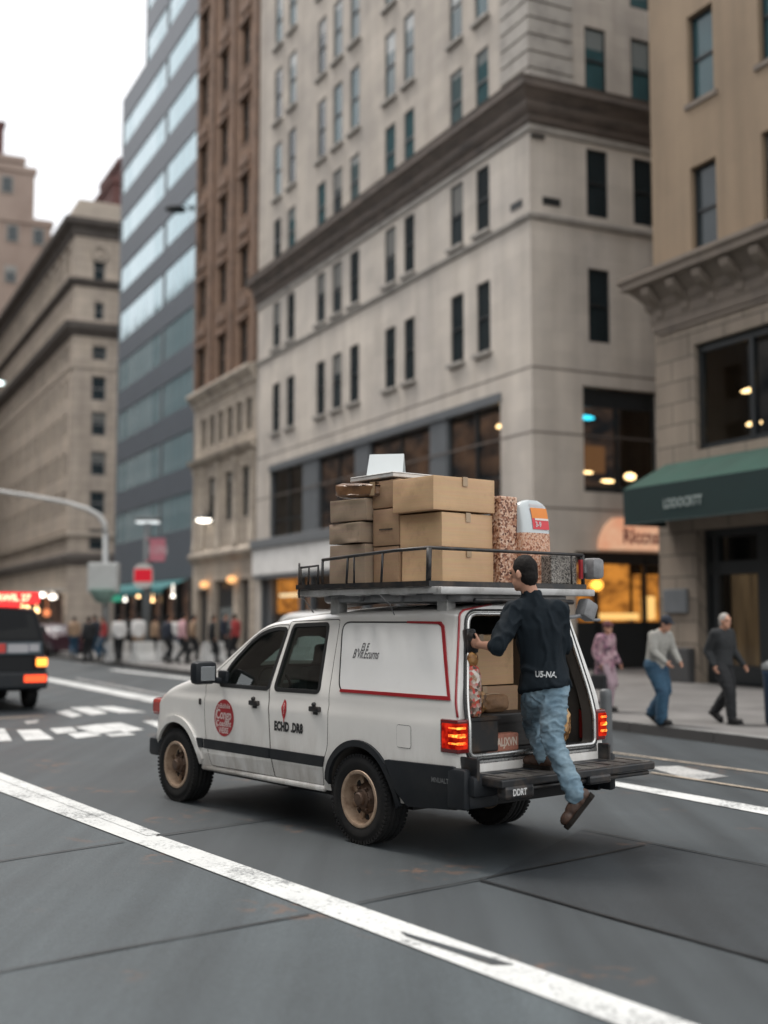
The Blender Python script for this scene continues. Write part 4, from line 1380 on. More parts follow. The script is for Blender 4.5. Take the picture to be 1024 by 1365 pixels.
class Body:
    """lofted car body, x forward, y left, z up"""
    def __init__(s, W, top, zb, crown, rad, x0, x1, rake=0.0, belt=1.12, tum=0.27, crease=1.0, rk0=1.0, rk1=1.85):
        s.W, s.top, s.zb, s.crown, s.rad = W, top, zb, crown, rad
        s.x0, s.x1, s.rake, s.belt, s.tum, s.crease, s.rk0, s.rk1 = x0, x1, rake, belt, tum, crease, rk0, rk1
        s.ins = 0.0
    def shift(s, u, z):
        return s.rake * max(0, min(1, (z - s.rk0) / (s.rk1 - s.rk0))) * (1 - smooth01((u - s.x0 - 0.1) / 0.9))
    def w(s, u, z):
        b = lerp(s.W, u) - s.ins
        if z < 0.62: b -= 0.05 * (max(0, (0.62 - z)) / 0.26) ** 1.5
        b -= 0.014 * smooth01((z - s.crease) / 0.06)
        t = z - s.belt
        if t > 0: b -= s.tum * (t - 0.04 * (1 - math.exp(-t / 0.04)))
        return b
    def section(s, u, n=30):
        zb = lerp(s.zb, u) + s.ins; zt = slerp(s.top, u) - s.ins
        cr = lerp(s.crown, u); r = min(lerp(s.rad, u), (zt - zb) * 0.3)
        ze = zt - cr - r
        P = [(s.w(u, zb + (ze - zb) * i / n), zb + (ze - zb) * i / n) for i in range(n + 1)]
        we = P[-1][0]; rx = r * 1.25
        for k in range(1, 7):
            a = k / 6 * PI / 2
            P.append((we - rx * (1 - math.cos(a)), ze + r * math.sin(a)))
        y0 = we - rx
        for k in range(1, 7):
            y = y0 * (1 - k / 6)
            P.append((y, zt - cr * (y / y0) ** 2))
        return P
    def mesh(s, us, mats, mi=0, n=30):
        rings = []
        for u in us:
            P = s.section(u, n)
            full = P + [(-y, z) for y, z in reversed(P[:-1])]
            rings.append([(u + s.shift(u, z), y, z) for y, z in full])
        N = len(rings[0])
        mb = MB()
        vs = [p for R in rings for p in R]
        fs = []
        for i in range(len(rings) - 1):
            for k in range(N):
                k2 = (k + 1) % N
                fs.append((i * N + k, (i + 1) * N + k, (i + 1) * N + k2, i * N + k2))
        fs.append(tuple(range(N)))
        fs.append(tuple(reversed(range((len(rings) - 1) * N, len(rings) * N))))
        mb.mesh(vs, fs, mi, True)
        return mb.data('body', mats, recalc=True)
    def surf(s, x, z, off=0.0):
        u = x
        for _ in range(4):
            u = x - s.shift(u, z)
        return V((x, s.w(u, z) + off, z))
    def patch(s, poly, off, thick=0.0, grid=0.09, mb=None, mi=0, side=1, hole=None):
        """polygon in (x,z) laid on the side of the body"""
        mb = mb or MB()
        pts = [V(p) for p in poly]
        # resample long edges
        def resample(pl):
            out = []
            for a, b in zip(pl, pl[1:] + pl[:1]):
                n = max(1, int((b - a).length / grid))
                for k in range(n): out.append(a.lerp(b, k / n))
            return out
        pts = resample(pts)
        N = len(pts)
        edges = [(i, (i + 1) % N) for i in range(N)]
        allp = list(pts)
        loops = [list(range(N))]
        if hole:
            h = resample([V(p) for p in hole])
            b0 = len(allp)
            allp += h
            M = len(h)
            edges += [(b0 + i, b0 + (i + 1) % M) for i in range(M)]
            loops.append(list(range(b0, b0 + M)))
        def inside(p, pl):
            c = False; n = len(pl); j = n - 1
            for i in range(n):
                if (pl[i].y > p.y) != (pl[j].y > p.y) and p.x < (pl[j].x - pl[i].x) * (p.y - pl[i].y) / (pl[j].y - pl[i].y) + pl[i].x: c = not c
                j = i
            return c
        xs = [p.x for p in pts]; zs = [p.y for p in pts]
        x = min(xs) + grid / 2
        while x < max(xs):
            z = min(zs) + grid / 2
            while z < max(zs):
                q = V((x, z))
                if inside(q, pts) and not (hole and inside(q, [V(p) for p in hole])) and min((q - p).length for p in allp[:N + (M if hole else 0)]) > grid * 0.4:
                    allp.append(q)
                z += grid
            x += grid
        r = delaunay_2d_cdt(allp, edges, [], 2 if hole else 1, 1e-5)
        vs2, fs2 = r[0], r[2]
        if hole:
            hp = [V(p) for p in hole]
            fs2 = [f for f in fs2 if inside(sum((vs2[i] for i in f), V((0, 0))) / len(f), pts) and not inside(sum((vs2[i] for i in f), V((0, 0))) / len(f), hp)]
        def m3(p, o):
            q = s.surf(p.x, p.y, o); return (q.x, q.y * side, q.z)
        mb.mesh([m3(p, off) for p in vs2], [f if side < 0 else tuple(reversed(f)) for f in fs2], mi, True)
        if thick > 0:
            for lp in loops:
                pl = [allp[i] for i in lp]
                for a, b in zip(pl, pl[1:] + pl[:1]):
                    mb.face([m3(a, off), m3(b, off), m3(b, off - thick), m3(a, off - thick)], mi)
        return mb

def arc(cx, cz, r, a0, a1, n=24):
    return [(cx + r * math.cos(math.radians(a0 + (a1 - a0) * k / n)), cz + r * math.sin(math.radians(a0 + (a1 - a0) * k / n))) for k in range(n + 1)]

def van_paint(name, col, rough=0.28, grime=(0.28, 0.23, 0.18)):
    m, nt, out = newmat(name)
    tc = node(nt, 'ShaderNodeTexCoord')
    o = tc.outputs['Object']
    n1 = noise_tex(nt, o, 1.4, 5.0, 0.6)
    c = mix(nt, n1.outputs[0], rgba(col, 0.88), rgba(col, 1.08))
    sep = node(nt, 'ShaderNodeSeparateXYZ'); nt.links.new(o, sep.inputs[0])
    mr = node(nt, 'ShaderNodeMapRange'); mr.inputs['From Min'].default_value = 0.95; mr.inputs['From Max'].default_value = 0.35
    nt.links.new(sep.outputs['Z'], mr.inputs[0])
    mp = node(nt, 'ShaderNodeMapping'); mp.inputs['Scale'].default_value = (5, 5, 1.5)
    nt.links.new(o, mp.inputs[0])
    n2 = noise_tex(nt, mp.outputs[0], 1.6, 7.0, 0.68)
    mm = node(nt, 'ShaderNodeMath', operation='MULTIPLY'); nt.links.new(mr.outputs[0], mm.inputs[0])
    r2 = ramp(nt, n2.outputs[0], [(0.35, (0, 0, 0)), (0.75, (1, 1, 1))])
    nt.links.new(r2.outputs[0], mm.inputs[1])
    ad = node(nt, 'ShaderNodeMath', operation='MULTIPLY_ADD'); nt.links.new(mm.outputs[0], ad.inputs[0]); ad.inputs[1].default_value = 0.75
    n3 = noise_tex(nt, o, 6.0, 8.0, 0.7)
    r3 = ramp(nt, n3.outputs[0], [(0.58, (0, 0, 0)), (0.88, (0.14, 0.14, 0.14))])
    nt.links.new(r3.outputs[0], ad.inputs[2]); ad.use_clamp = True
    c = mix(nt, ad.outputs[0], c, rgba(grime))
    b = node(nt, 'ShaderNodeBsdfPrincipled', Roughness=rough)
    b.inputs['Coat Weight'].default_value = 1.0; b.inputs['Coat Roughness'].default_value = 0.035; b.inputs['Coat IOR'].default_value = 1.7
    nt.links.new(c, b.inputs['Base Color'])
    m2 = node(nt, 'ShaderNodeMapRange'); m2.inputs['To Min'].default_value = rough; m2.inputs['To Max'].default_value = 0.7
    nt.links.new(ad.outputs[0], m2.inputs[0]); nt.links.new(m2.outputs[0], b.inputs['Roughness'])
    nb = noise_tex(nt, o, 2.2, 2.0)
    bp = node(nt, 'ShaderNodeBump', Strength=0.12, Distance=0.03)
    nt.links.new(nb.outputs[0], bp.inputs['Height'])
    nt.links.new(bp.outputs[0], b.inputs['Normal']); nt.links.new(bp.outputs[0], b.inputs['Coat Normal'])
    nt.links.new(b.outputs[0], out.inputs[0])
    return m

M_VAN = van_paint('van_paint', (0.77, 0.76, 0.735))
M_PANEL = van_paint('van_panel', (0.79, 0.795, 0.79), 0.2)
M_VDARK = pbr('van_dark', (0.012, 0.012, 0.013), 0.8, var=0.2)
M_PLAST = pbr('black_plastic', (0.012, 0.015, 0.019), 0.5, var=0.3, scale=3, bump=0.12, bscale=180, dark=(0.026, 0.026, 0.027), rvar=0.12, spec=0.28)
M_BLACK = pbr('black_metal', (0.012, 0.013, 0.015), 0.4, var=0.3, scale=6, dark=(0.06, 0.045, 0.035), darkscale=9)
M_RED = pbr('red_trim', (0.28, 0.012, 0.018), 0.35, var=0.15, coat=0.4)
M_CHROME = pbr('worn_chrome', (0.55, 0.55, 0.54), 0.28, 0.85, var=0.15, scale=8, rvar=0.12)
M_ALU = pbr('aluminium', (0.46, 0.46, 0.455), 0.45, 0.3, var=0.2, scale=3, rvar=0.15, dark=(0.25, 0.24, 0.23), darkscale=5)
M_TYRE = pbr('tyre_rubber', (0.009, 0.0095, 0.0105), 0.75, var=0.35, scale=6, bump=0.25, bscale=70, dark=(0.020, 0.019, 0.018), darkscale=4, spec=0.25)
M_RIM = pbr('tan_wheel', (0.42, 0.31, 0.225), 0.42, 0.35, var=0.18, scale=9, dark=(0.16, 0.095, 0.06), darkscale=10, rvar=0.1)
M_HUB = pbr('brown_hub', (0.10, 0.062, 0.043), 0.5, 0.4, var=0.3, scale=12, dark=(0.06, 0.04, 0.03), darkscale=14)
GL_VAN = clear_glass('van_glass', (0.44, 0.53, 0.51), 0.13)
M_SEAT = pbr('seat_cloth', (0.04, 0.038, 0.036), 0.9, var=0.3)
M_TAILRED = glow('tail_red', (0.85, 0.03, 0.012), 0.85, col2=(0.22, 0.004, 0.003), scale=14)
M_TAILORG = glow('tail_orange', (1.0, 0.42, 0.06), 2.4, col2=(0.9, 0.05, 0.01), scale=22, contrast=(0.4, 0.62))
M_HOUSING = pbr('lamp_housing', (0.12, 0.008, 0.008), 0.15, coat=0.8)

def wheel(parent, x, y, side, r=0.352, wd=0.23, rimr=0.215, loc_z=None, mrim=None, detail=True):
    """wheel > tyre, rim, hub; side=+1 left"""
    zc = loc_z if loc_z is not None else r
    root = bpy.data.objects.new('wheel', None); root.empty_display_size = 0.1
    link(root, parent); root.location = (x, y, zc)
    k = side
    mb = MB()
    hw = wd / 2
    prof = [(rimr, -hw * 0.86), (rimr + 0.02, -hw * 0.97), (r - 0.075, -hw), (r - 0.03, -hw * 0.97), (r - 0.008, -hw * 0.85), (r, -hw * 0.7)]
    for g in (-0.4, 0.0, 0.4):
        prof += [(r, hw * (g - 0.09)), (r - 0.011, hw * (g - 0.07)), (r - 0.011, hw * (g + 0.07)), (r, hw * (g + 0.09))]
    prof += [(r, hw * 0.7), (r - 0.008, hw * 0.85), (r - 0.03, hw * 0.97), (r - 0.05, hw * 0.985), (r - 0.053, hw * 1.005), (r - 0.07, hw * 1.005), (r - 0.075, hw), (rimr + 0.02, hw * 0.97), (rimr, hw * 0.86)]
    mb.lathe([(p, a * k) for p, a in prof], 64, 'y', closed=True)
    if detail:    # shoulder lugs
        for i in range(60):
            a = 2 * PI * i / 60
            M = Matrix.Rotation(-a, 4, 'Y') @ Matrix.Translation((r - 0.012, 0, 0))
            for sgn in (-1, 1):
                mb.box(-0.02, 0.0125, min(sgn * hw * 0.72, sgn * hw * 0.97), max(sgn * hw * 0.72, sgn * hw * 0.97), -0.0105, 0.0105, 0, M)
    mb.build('tyre', M_TYRE, root, recalc=True)
    mb = MB()
    e = hw * k
    q = rimr
    mb.lathe([(q + 0.004, e * 0.83), (q + 0.012, e * 0.93), (q + 0.006, e * 0.99), (q - 0.012, e * 1.0), (q - 0.02, e * 0.95), (q - 0.028, e * 0.5), (q - 0.036, e * 0.22), (q - 0.052, e * 0.16)], 64, 'y')
    mb.lathe([(q + 0.004, e * 0.83), (q + 0.004, -e * 0.8), (q - 0.03, -e * 0.8)], 48, 'y')
    if detail:
        for i in range(8):      # raised ribs between the vent holes of the steel disc
            a = 2 * PI * (i + 0.5) / 8
            M = Matrix.Rotation(-a, 4, 'Y')
            mb.box(q * 0.56, q - 0.034, min(e * 0.13, e * 0.30), max(e * 0.13, e * 0.30), -0.02, 0.02, 0, M, bev=0.006)
    mb.build('rim', mrim or M_RIM, root, recalc=True, angle=40)
    mb = MB(); mb.lathe([(q - 0.05, e * 0.165), (q * 0.60, e * 0.14), (q * 0.52, e * 0.26), (q * 0.42, e * 0.42), (q * 0.34, e * 0.60)], 64, 'y'); mb.build('wheel_disc', M_HUB, root, recalc=True, angle=40)
    mb = MB()
    if detail:
        for i in range(8):
            a = 2 * PI * i / 8
            c = V((q * 0.71 * math.cos(a), e * 0.392, q * 0.71 * math.sin(a)))
            mb.lathe([(0.001, e * 0.185), (0.024, e * 0.185), (0.026, e * 0.1)], 16, 'y', (c.x, 0, c.z))
        mb.build('vent_hole', M_VDARK, root)
        mb = MB()
    mb.lathe([(q * 0.35, e * 0.55), (q * 0.35, e * 0.66), (q * 0.30, e * 0.74), (q * 0.26, e * 0.76), (q * 0.25, e * 0.98), (q * 0.2, e * 1.06), (0.001, e * 1.08)], 32, 'y')
    for i in range(6):
        a = 2 * PI * i / 6
        c = (q * 0.43 * math.cos(a), 0, q * 0.43 * math.sin(a))
        mb.lathe([(0.012, e * 0.5), (0.012, e * 0.68), (0.007, e * 0.72), (0.001, e * 0.72)], 6, 'y', c)
    mb.build('hub', M_HUB, root, recalc=True, angle=35)
    return root

van = thing('delivery_van', 'dented white delivery van with an open tailgate, tan wheels and a loaded black roof rack', 'van', (0.4216, 10.158, 0), math.atan2(0.7686, -0.6397))

VB = Body(W=[(-1.14, 0.785), (-1.10, 0.803), (-1.0, 0.81), (3.0, 0.81), (3.2, 0.795), (3.32, 0.755), (3.40, 0.69), (3.43, 0.62)],
          top=[(-1.14, 1.885), (-1.0, 1.905), (0.4, 1.88), (0.9, 1.85), (1.3, 1.805), (1.5, 1.775), (1.62, 1.73), (1.75, 1.66), (2.26, 1.325), (2.32, 1.30), (2.5, 1.275), (2.9, 1.19), (3.1, 1.115), (3.25, 1.02), (3.35, 0.92), (3.43, 0.78)],
          zb=[(-1.14, 0.54), (-0.62, 0.50), (-0.5, 0.37), (2.6, 0.36), (3.2, 0.37), (3.43, 0.42)],
          crown=[(-1.14, 0.05), (1.5, 0.045), (2.3, 0.05), (3.0, 0.05), (3.43, 0.03)],
          rad=[(-1.14, 0.075), (1.2, 0.07), (1.6, 0.045), (2.2, 0.045), (2.35, 0.075), (3.2, 0.09), (3.43, 0.05)],
          x0=-1.14, x1=3.43, rake=0.18)
us = [-1.14, -1.132, -1.12, -1.10, -1.07, -1.03]
x = -0.98
while x < 3.2: us.append(x); x += 0.055
us += [3.2, 3.25, 3.29, 3.33, 3.36, 3.39, 3.41, 3.425, 3.43]
M_LINING = pbr('load_lining', (0.085, 0.075, 0.066), 0.8, var=0.3, scale=3, dark=(0.04, 0.034, 0.03))
bmats = [M_VAN, M_LINING]
body = VB.mesh(us, bmats)

def prism_cut(poly, a0, a1, f, mi=1):
    mb = MB(); mb.prism(poly, a0, a1, f, mi)
    return mb.data('cut', bmats, recalc=True)
XZ = lambda p, a: (p[0], a, p[1])
YZ = lambda p, a: (a, p[0], p[1])

# hollow cabin and load space
IB = Body(VB.W, VB.top, [(-1.14, 0.70), (0.42, 0.70), (0.48, 0.44), (2.3, 0.44)], VB.crown, VB.rad, -1.14, 3.43, rake=0.18)
IB.ins = 0.06
cab = IB.mesh([-1.02, -0.8, -0.5, -0.2, 0.1, 0.3, 0.41, 0.49, 0.7, 0.9, 1.1, 1.3, 1.45, 1.55, 1.65, 1.8, 1.95, 2.1, 2.2], bmats, 1, 24)
body = boolean(body, cab)
# wheel arches
for cx in (0.0, 2.85):
    for sy in (1, -1):
        poly = arc(cx, 0.352, 0.415, 0, 360, 40)[:-1]
        body = boolean(body, prism_cut(poly, min(sy * 0.44, sy * 1.0), max(sy * 0.44, sy * 1.0), XZ))
# rear opening
op = round_poly([(0.69, 0.775), (-0.69, 0.775), (-0.69, 1.12), (-0.535, 1.81), (0.535, 1.81), (0.69, 1.12)], [0.05, 0.05, 0.2, 0.09, 0.09, 0.2], 6)
body = boolean(body, prism_cut(op, -1.4, -0.6, YZ))
# side windows and windscreen
WF = round_poly([(2.08, 1.165), (1.305, 1.165), (1.215, 1.668), (1.36, 1.672), (1.55, 1.635), (1.70, 1.555), (1.95, 1.35)], [0.03, 0.03, 0.03, 0.1, 0.1, 0.1, 0.1], 4)
WR = round_poly([(1.185, 1.165), (0.565, 1.172), (0.625, 1.715), (1.105, 1.70)], 0.035, 4)
for wpoly in (WF, WR):
    body = boolean(body, prism_cut(wpoly, -1.0, 1.0, XZ))
ws = [(1.74, 1.60), (1.80, 1.72), (2.27, 1.40), (2.16, 1.32)]
body = boolean(body, prism_cut(ws, -0.56, 0.56, XZ))
# doors: cut out of the body along their shut lines
DF = round_poly([(2.255, 0.40), (1.215, 0.40), (1.277, 1.04), (1.285, 1.14), (1.185, 1.715), (1.36, 1.715), (1.56, 1.675), (1.72, 1.585), (2.18, 1.275), (2.33, 1.17), (2.335, 0.88)], [0.03, 0.01, 0.1, 0.1, 0.02, 0.1, 0.1, 0.1, 0.1, 0.05, 0.1], 4)
DR = round_poly([(1.205, 0.40), (0.505, 0.40), (0.47, 0.60), (0.41, 0.72), (0.405, 1.10), (0.47, 1.765), (1.17, 1.745), (1.275, 1.14), (1.267, 1.04)], [0.01, 0.02, 0.06, 0.06, 0.2, 0.03, 0.02, 0.1, 0.1], 4)
doors = {}
for nm, poly in (('front_door', DF), ('rear_door', DR)):
    for sy in (1, -1):
        a0, a1 = (0.45, 1.0) if sy > 0 else (-1.0, -0.45)
        doors[nm, sy] = boolean(body, prism_cut(inset(poly, 0.0035), a0, a1, XZ), 'INTERSECT')
        body = boolean(body, prism_cut(inset(poly, -0.0035), a0, a1, XZ))
def finish(me, ang=28):
    for p in me.polygons: p.use_smooth = True
    me.set_sharp_from_angle(angle=math.radians(ang))
    return me
obj_from('body', finish(body), van)
M_GAP = pbr('window_seal', (0.008, 0.009, 0.01), 0.5)
dob = {}
for (nm, sy), me in doors.items():
    d = obj_from(nm, finish(me), van)
    dob[nm, sy] = d
    wp = WF if nm == 'front_door' else WR
    VB.patch(inset(wp, -0.028), 0.004, 0.012, mb=(q := MB()), side=sy, hole=inset(wp, 0.006)); q.build('window_seal', M_GAP, d)
    VB.patch(inset(wp, -0.004), -0.012, 0, mb=(q := MB()), side=sy, grid=0.12); q.build('window', GL_VAN, d)
    # black rubbing strip
    x0, x1 = (1.238, 2.318) if nm == 'front_door' else (0.475, 1.226)
    sp_ = [(x0, 0.556), (x1, 0.556), (x1, 0.645), (x0, 0.645)] if nm == 'front_door' else [(x0, 0.556), (x1, 0.556), (x1, 0.645), (0.445, 0.645)]
    VB.patch(round_poly(sp_, 0.008, 2), 0.016, 0.016, mb=(q := MB()), side=sy); q.build('rubbing_strip', M_PLAST, d)
    hx = 1.48 if nm == 'front_door' else 0.575
    c = VB.surf(hx, 1.022)
    q = MB()
    q.box(hx - 0.075, hx + 0.065, sy * c.y + min(0, sy * 0.035), sy * c.y + max(0, sy * 0.035), 1.0, 1.045, bev=0.01)
    q.ball((hx + 0.005, sy * (c.y + 0.02), 1.06), (0.022, 0.02, 0.022), 2)
    q.box(hx - 0.03, hx + 0.03, sy * c.y + min(0, sy * 0.012), sy * c.y + max(0, sy * 0.012), 0.975, 1.0, bev=0.005)
    q.build('handle', M_BLACK, d, angle=35)
    if sy < 0: continue
# fender strip pieces beside the doors
for sy in (1, -1):
    VB.patch(round_poly([(2.348, 0.556), (2.425, 0.556), (2.455, 0.645), (2.348, 0.645)], 0.006, 2), 0.016, 0.016, mb=(q := MB()), side=sy); q.build('fender_strip', M_PLAST, van)
    # flares: painted at the front, black at the rear
    VB.patch(arc(2.85, 0.352, 0.475, 168, 8) + arc(2.85, 0.352, 0.412, 2, 174), 0.022, 0.03, mb=(q := MB()), side=sy, grid=0.07); q.build('wheel_flare', M_VAN, van, angle=40)
    VB.patch(arc(0, 0.352, 0.462, 180, 14) + arc(0, 0.352, 0.411, 10, 184), 0.024, 0.034, mb=(q := MB()), side=sy, grid=0.07); q.build('wheel_flare', M_PLAST, van, angle=40)
    # rear lower cladding
    VB.patch(round_poly([(-0.405, 0.60), (-0.345, 0.695), (-1.12, 0.712), (-1.13, 0.40), (-0.56, 0.36), (-0.46, 0.46)], 0.03, 3), 0.03, 0.04, mb=(q := MB()), side=sy); q.build('rear_cladding', M_PLAST, van, angle=40)
    # sill tube
    q = MB(); q.tube([(0.5, sy * 0.765, 0.375), (2.4, sy * 0.765, 0.37)], 0.026, 10); q.build('sill', M_VAN, van)
    # wing badge
    c = VB.surf(2.41, 0.985)
    q = MB(); q.box(2.39, 2.425, min(sy * (c.y - 0.005), sy * (c.y + 0.012)), max(sy * (c.y - 0.005), sy * (c.y + 0.012)), 0.955, 1.015, bev=0.008); q.build('side_marker', M_BLACK, van)
    # load panel with its red outline
    pan = round_poly([(0.285, 1.178), (-1.045, 1.178), (-0.815, 1.752), (0.43, 1.748)], [0.09, 0.03, 0.11, 0.11], 6)
    VB.patch(pan, 0.0075, 0.012, mb=(q := MB()), side=sy, hole=inset(pan, 0.011)); q.build('panel_outline', M_GAP, van)
    VB.patch(inset(pan, 0.0115), 0.005, 0.004, mb=(q := MB()), side=sy); q.build('load_panel', M_PANEL, van, angle=30)
    q = MB()
    low = round_poly([(0.27, 1.178), (-1.045, 1.178), (-1.034, 1.207), (0.262, 1.203)], 0.01, 2)
    VB.patch(low, 0.011, 0.008, mb=q, side=sy)
    rt = [(-1.045, 1.18), (-0.86, 1.66), (-0.835, 1.72), (-0.79, 1.752), (-0.4, 1.754), (-0.4, 1.738), (-0.78, 1.732), (-0.806, 1.71), (-0.83, 1.655), (-1.008, 1.216)]
    VB.patch(rt, 0.0112, 0.008, mb=q, side=sy)
    q.build('red_outline', M_RED, van)
    # filler flap
    fl = round_poly([(-0.47, 0.80), (-0.63, 0.80), (-0.63, 0.965), (-0.47, 0.965)], 0.02, 3)
    if sy > 0:
        VB.patch(inset(fl, -0.004), 0.0012, 0, mb=(q := MB()), side=sy); VB.patch(fl, 0.0035, 0.003, mb=(q2 := MB()), side=sy)
        a_ = q2.build('filler_flap', M_VAN, van, angle=30); q.build('flap_gap', M_GAP, a_)
    # tail lamp wrapping the corner
    q = MB(); q.box(-1.158, -0.965, min(sy * 0.70, sy * 0.822), max(sy * 0.70, sy * 0.822), 0.80, 1.045, bev=0.014)
    tl = q.build('tail_light', M_HOUSING, van)
    q = MB(); q.box(-1.1625, -0.985, min(sy * 0.72, sy * 0.8265), max(sy * 0.72, sy * 0.8265), 0.83, 1.02, bev=0.012); q.build('lens', M_TAILRED, tl)
    q = MB()
    for zz, hw_ in ((0.875, 0.022), (0.93, 0.028), (0.985, 0.02)):
        q.box(-1.1665, -1.055, min(sy * 0.74, sy * 0.8285), max(sy * 0.74, sy * 0.8285), zz - hw_ * 0.6, zz + hw_ * 0.6, bev=0.012)
    q.build('lamp_strip', M_TAILORG, tl)
    # front lamp corner
    q = MB(); q.box(3.18, 3.385, min(sy * 0.62, sy * 0.792), max(sy * 0.62, sy * 0.792), 0.80, 0.97, bev=0.04)
    q.build('headlight', pbr('amber_corner', (0.35, 0.05, 0.04), 0.2, coat=0.8), van)
    # mirror
    q = MB()
    q.box(2.03, 2.16, min(sy * 0.85, sy * 1.09), max(sy * 0.85, sy * 1.09), 1.165, 1.375, bev=0.045)
    q.tube([(2.07, sy * 0.80, 1.19), (2.08, sy * 0.90, 1.21)], 0.03, 10)
    q.box(1.98, 2.13, min(sy * 0.75, sy * 0.80), max(sy * 0.75, sy * 0.80), 1.165, 1.29, bev=0.02)
    mr_ = q.build('mirror', M_PLAST, van, angle=40)
    q = MB(); q.box(2.022, 2.0285, min(sy * 0.89, sy * 1.04), max(sy * 0.89, sy * 1.04), 1.2, 1.33, bev=0.002); q.build('mirror_glass', pbr('mirror_face', (0.5, 0.53, 0.55), 0.05, 1.0), mr_)
# windscreen pane
q = MB(); q.face([(1.76, 0.56, 1.65), (1.76, -0.56, 1.65), (2.225, -0.58, 1.345), (2.225, 0.58, 1.345)]); q.build('windscreen', GL_VAN, van)
# lower structure
q = MB()
q.box(-0.30, 3.2, -0.50, 0.50, 0.27, 0.40); q.box(-1.1, -0.31, -0.45, 0.45, 0.40, 0.52); q.tube([(0, -0.62, 0.352), (0, 0.62, 0.352)], 0.05, 10); q.tube([(2.85, -0.62, 0.352), (2.85, 0.62, 0.352)], 0.05, 10)
q.lathe([(0.001, -0.12), (0.1, -0.1), (0.1, 0.1), (0.001, 0.12)], 14, 'x', (0, 0.05, 0.35))
q.build('chassis', M_VDARK, van)
q = MB()
q.box(3.30, 3.50, -0.72, 0.72, 0.40, 0.585, bev=0.04)
for sy in (1, -1):
    q.box(3.12, 3.42, min(sy * 0.70, sy * 0.80), max(sy * 0.70, sy * 0.80), 0.40, 0.58, bev=0.035)
q.build('front_bumper', M_PLAST, van, angle=40)
q = MB()
q.box(-1.30, -1.10, -0.80, 0.80, 0.50, 0.655, bev=0.035); q.box(-1.26, -1.08, 0.50, 0.80, 0.415, 0.56, bev=0.035)
for sy in (1, -1):
    q.box(-1.24, -1.05, min(sy * 0.76, sy * 0.838), max(sy * 0.76, sy * 0.838), 0.41, 0.70, bev=0.025)
q.build('rear_bumper', M_PLAST, van, angle=40)
# open tailgate: thick plate, worn top, hinge brackets, under rail
M_DECK = pbr('worn_deck', (0.065, 0.06, 0.056), 0.5, var=0.5, scale=4, bump=0.5, bscale=35, dark=(0.24, 0.225, 0.2), darkscale=5, rvar=0.2)
q = MB()
q.box(-1.50, -1.135, -1.0, 0.72, 0.585, 0.645, bev=0.012)
tg = q.build('tailgate', M_BLACK, van)
q = MB()
q.box(-1.48, -1.14, -0.98, 0.70, 0.6455, 0.651)
for i in range(9):
    q.box(-1.46, -1.16, 0.62 - i * 0.19 - 0.02, 0.62 - i * 0.19 + 0.02, 0.6515, 0.657)
q.build('deck_plate', M_DECK, tg)
q = MB()
q.box(-1.515, -1.42, 0.40, 0.70, 0.50, 0.60, bev=0.025); q.box(-1.515, -1.44, -0.45, -0.20, 0.53, 0.60, bev=0.02); q.tube([(-1.46, 0.7, 0.56), (-1.46, -0.95, 0.56)], 0.018, 8)
q.box(-1.30, -1.10, 0.735, 0.765, 0.58, 0.78, bev=0.01); q.box(-1.25, -1.10, -0.765, -0.735, 0.58, 0.78, bev=0.01)
q.build('hinge_bracket', M_BLACK, tg)
q = MB(); q.box(-1.145, -1.06, -0.72, 0.72, 0.715, 0.772, bev=0.008); q.build('load_sill', M_CHROME, van)
# rear frame: bright inner edge, rubber, red edge line
def rear_x(z): return -1.14 + VB.shift(-1.14, z)
q = MB(); q.tube([(rear_x(z) - 0.004, y, z) for y, z in op], 0.016, 8, closed=True); q.build('frame_trim', M_CHROME, van)
q = MB(); op2 = inset(op, -0.028); q.tube([(rear_x(z) - 0.002, y, z) for y, z in op2], 0.009, 8, closed=True); q.build('frame_seal', M_GAP, van)
q = MB()
for sy in (1,):
    pth = []
    for k in range(15):
        z = 1.06 + 0.7 * k / 14
        pth.append((rear_x(z) + 0.012, sy * (VB.w(-1.12, z) + 0.002), z))
    P = VB.section(-1.12)
    for (yy, zz) in P[31:40]:
        pth.append((rear_x(zz) + 0.014, sy * (yy + 0.001), zz + 0.002))
    q.tube(pth, 0.009, 8)
q.build('red_edge', M_RED, van)
# grab plate on the left frame, where the man holds on
q = MB()
q.box(-1.05, -0.99, 0.52, 0.62, 1.49, 1.70, bev=0.02); q.lathe([(0.001, -0.045), (0.035, -0.045), (0.045, -0.02), (0.045, 0.0)], 20, 'x', (-1.04, 0.57, 1.635)); q.tube([(-1.03, 0.57, 1.655), (-1.10, 0.572, 1.65), (-1.10, 0.572, 1.53), (-1.03, 0.57, 1.52)], 0.013, 8)
q.build('grab_handle', M_BLACK, van, angle=40)
# inside: load floor, trims, seats, dashboard, wheel
q = MB(); q.box(-1.05, 0.5, -0.70, 0.70, 0.762, 0.778); q.build('load_floor', M_VDARK, van)
def seat(x, y):
    q = MB()
    q.box(x, x + 0.5, y - 0.24, y + 0.24, 0.62, 0.80, bev=0.05)
    M = Matrix.Translation((x + 0.02, y, 0.78)) @ Matrix.Rotation(math.radians(-12), 4, 'Y')
    q.box(-0.07, 0.07, -0.23, 0.23, 0, 0.58, 0, M, bev=0.05)
    q.box(-0.05, 0.05, -0.12, 0.12, 0.60, 0.78, 0, M, bev=0.035)
    o = q.build('seat', M_SEAT, van, angle=40)
for y in (0.36, -0.36): seat(1.15, y)
q = MB(); q.box(0.55, 1.0, -0.6, 0.6, 0.6, 0.8, bev=0.05); M = Matrix.Translation((0.56, 0, 0.78)) @ Matrix.Rotation(math.radians(-10), 4, 'Y'); q.box(-0.07, 0.07, -0.62, 0.62, 0, 0.55, 0, M, bev=0.05); q.build('rear_bench', M_SEAT, van, angle=40)
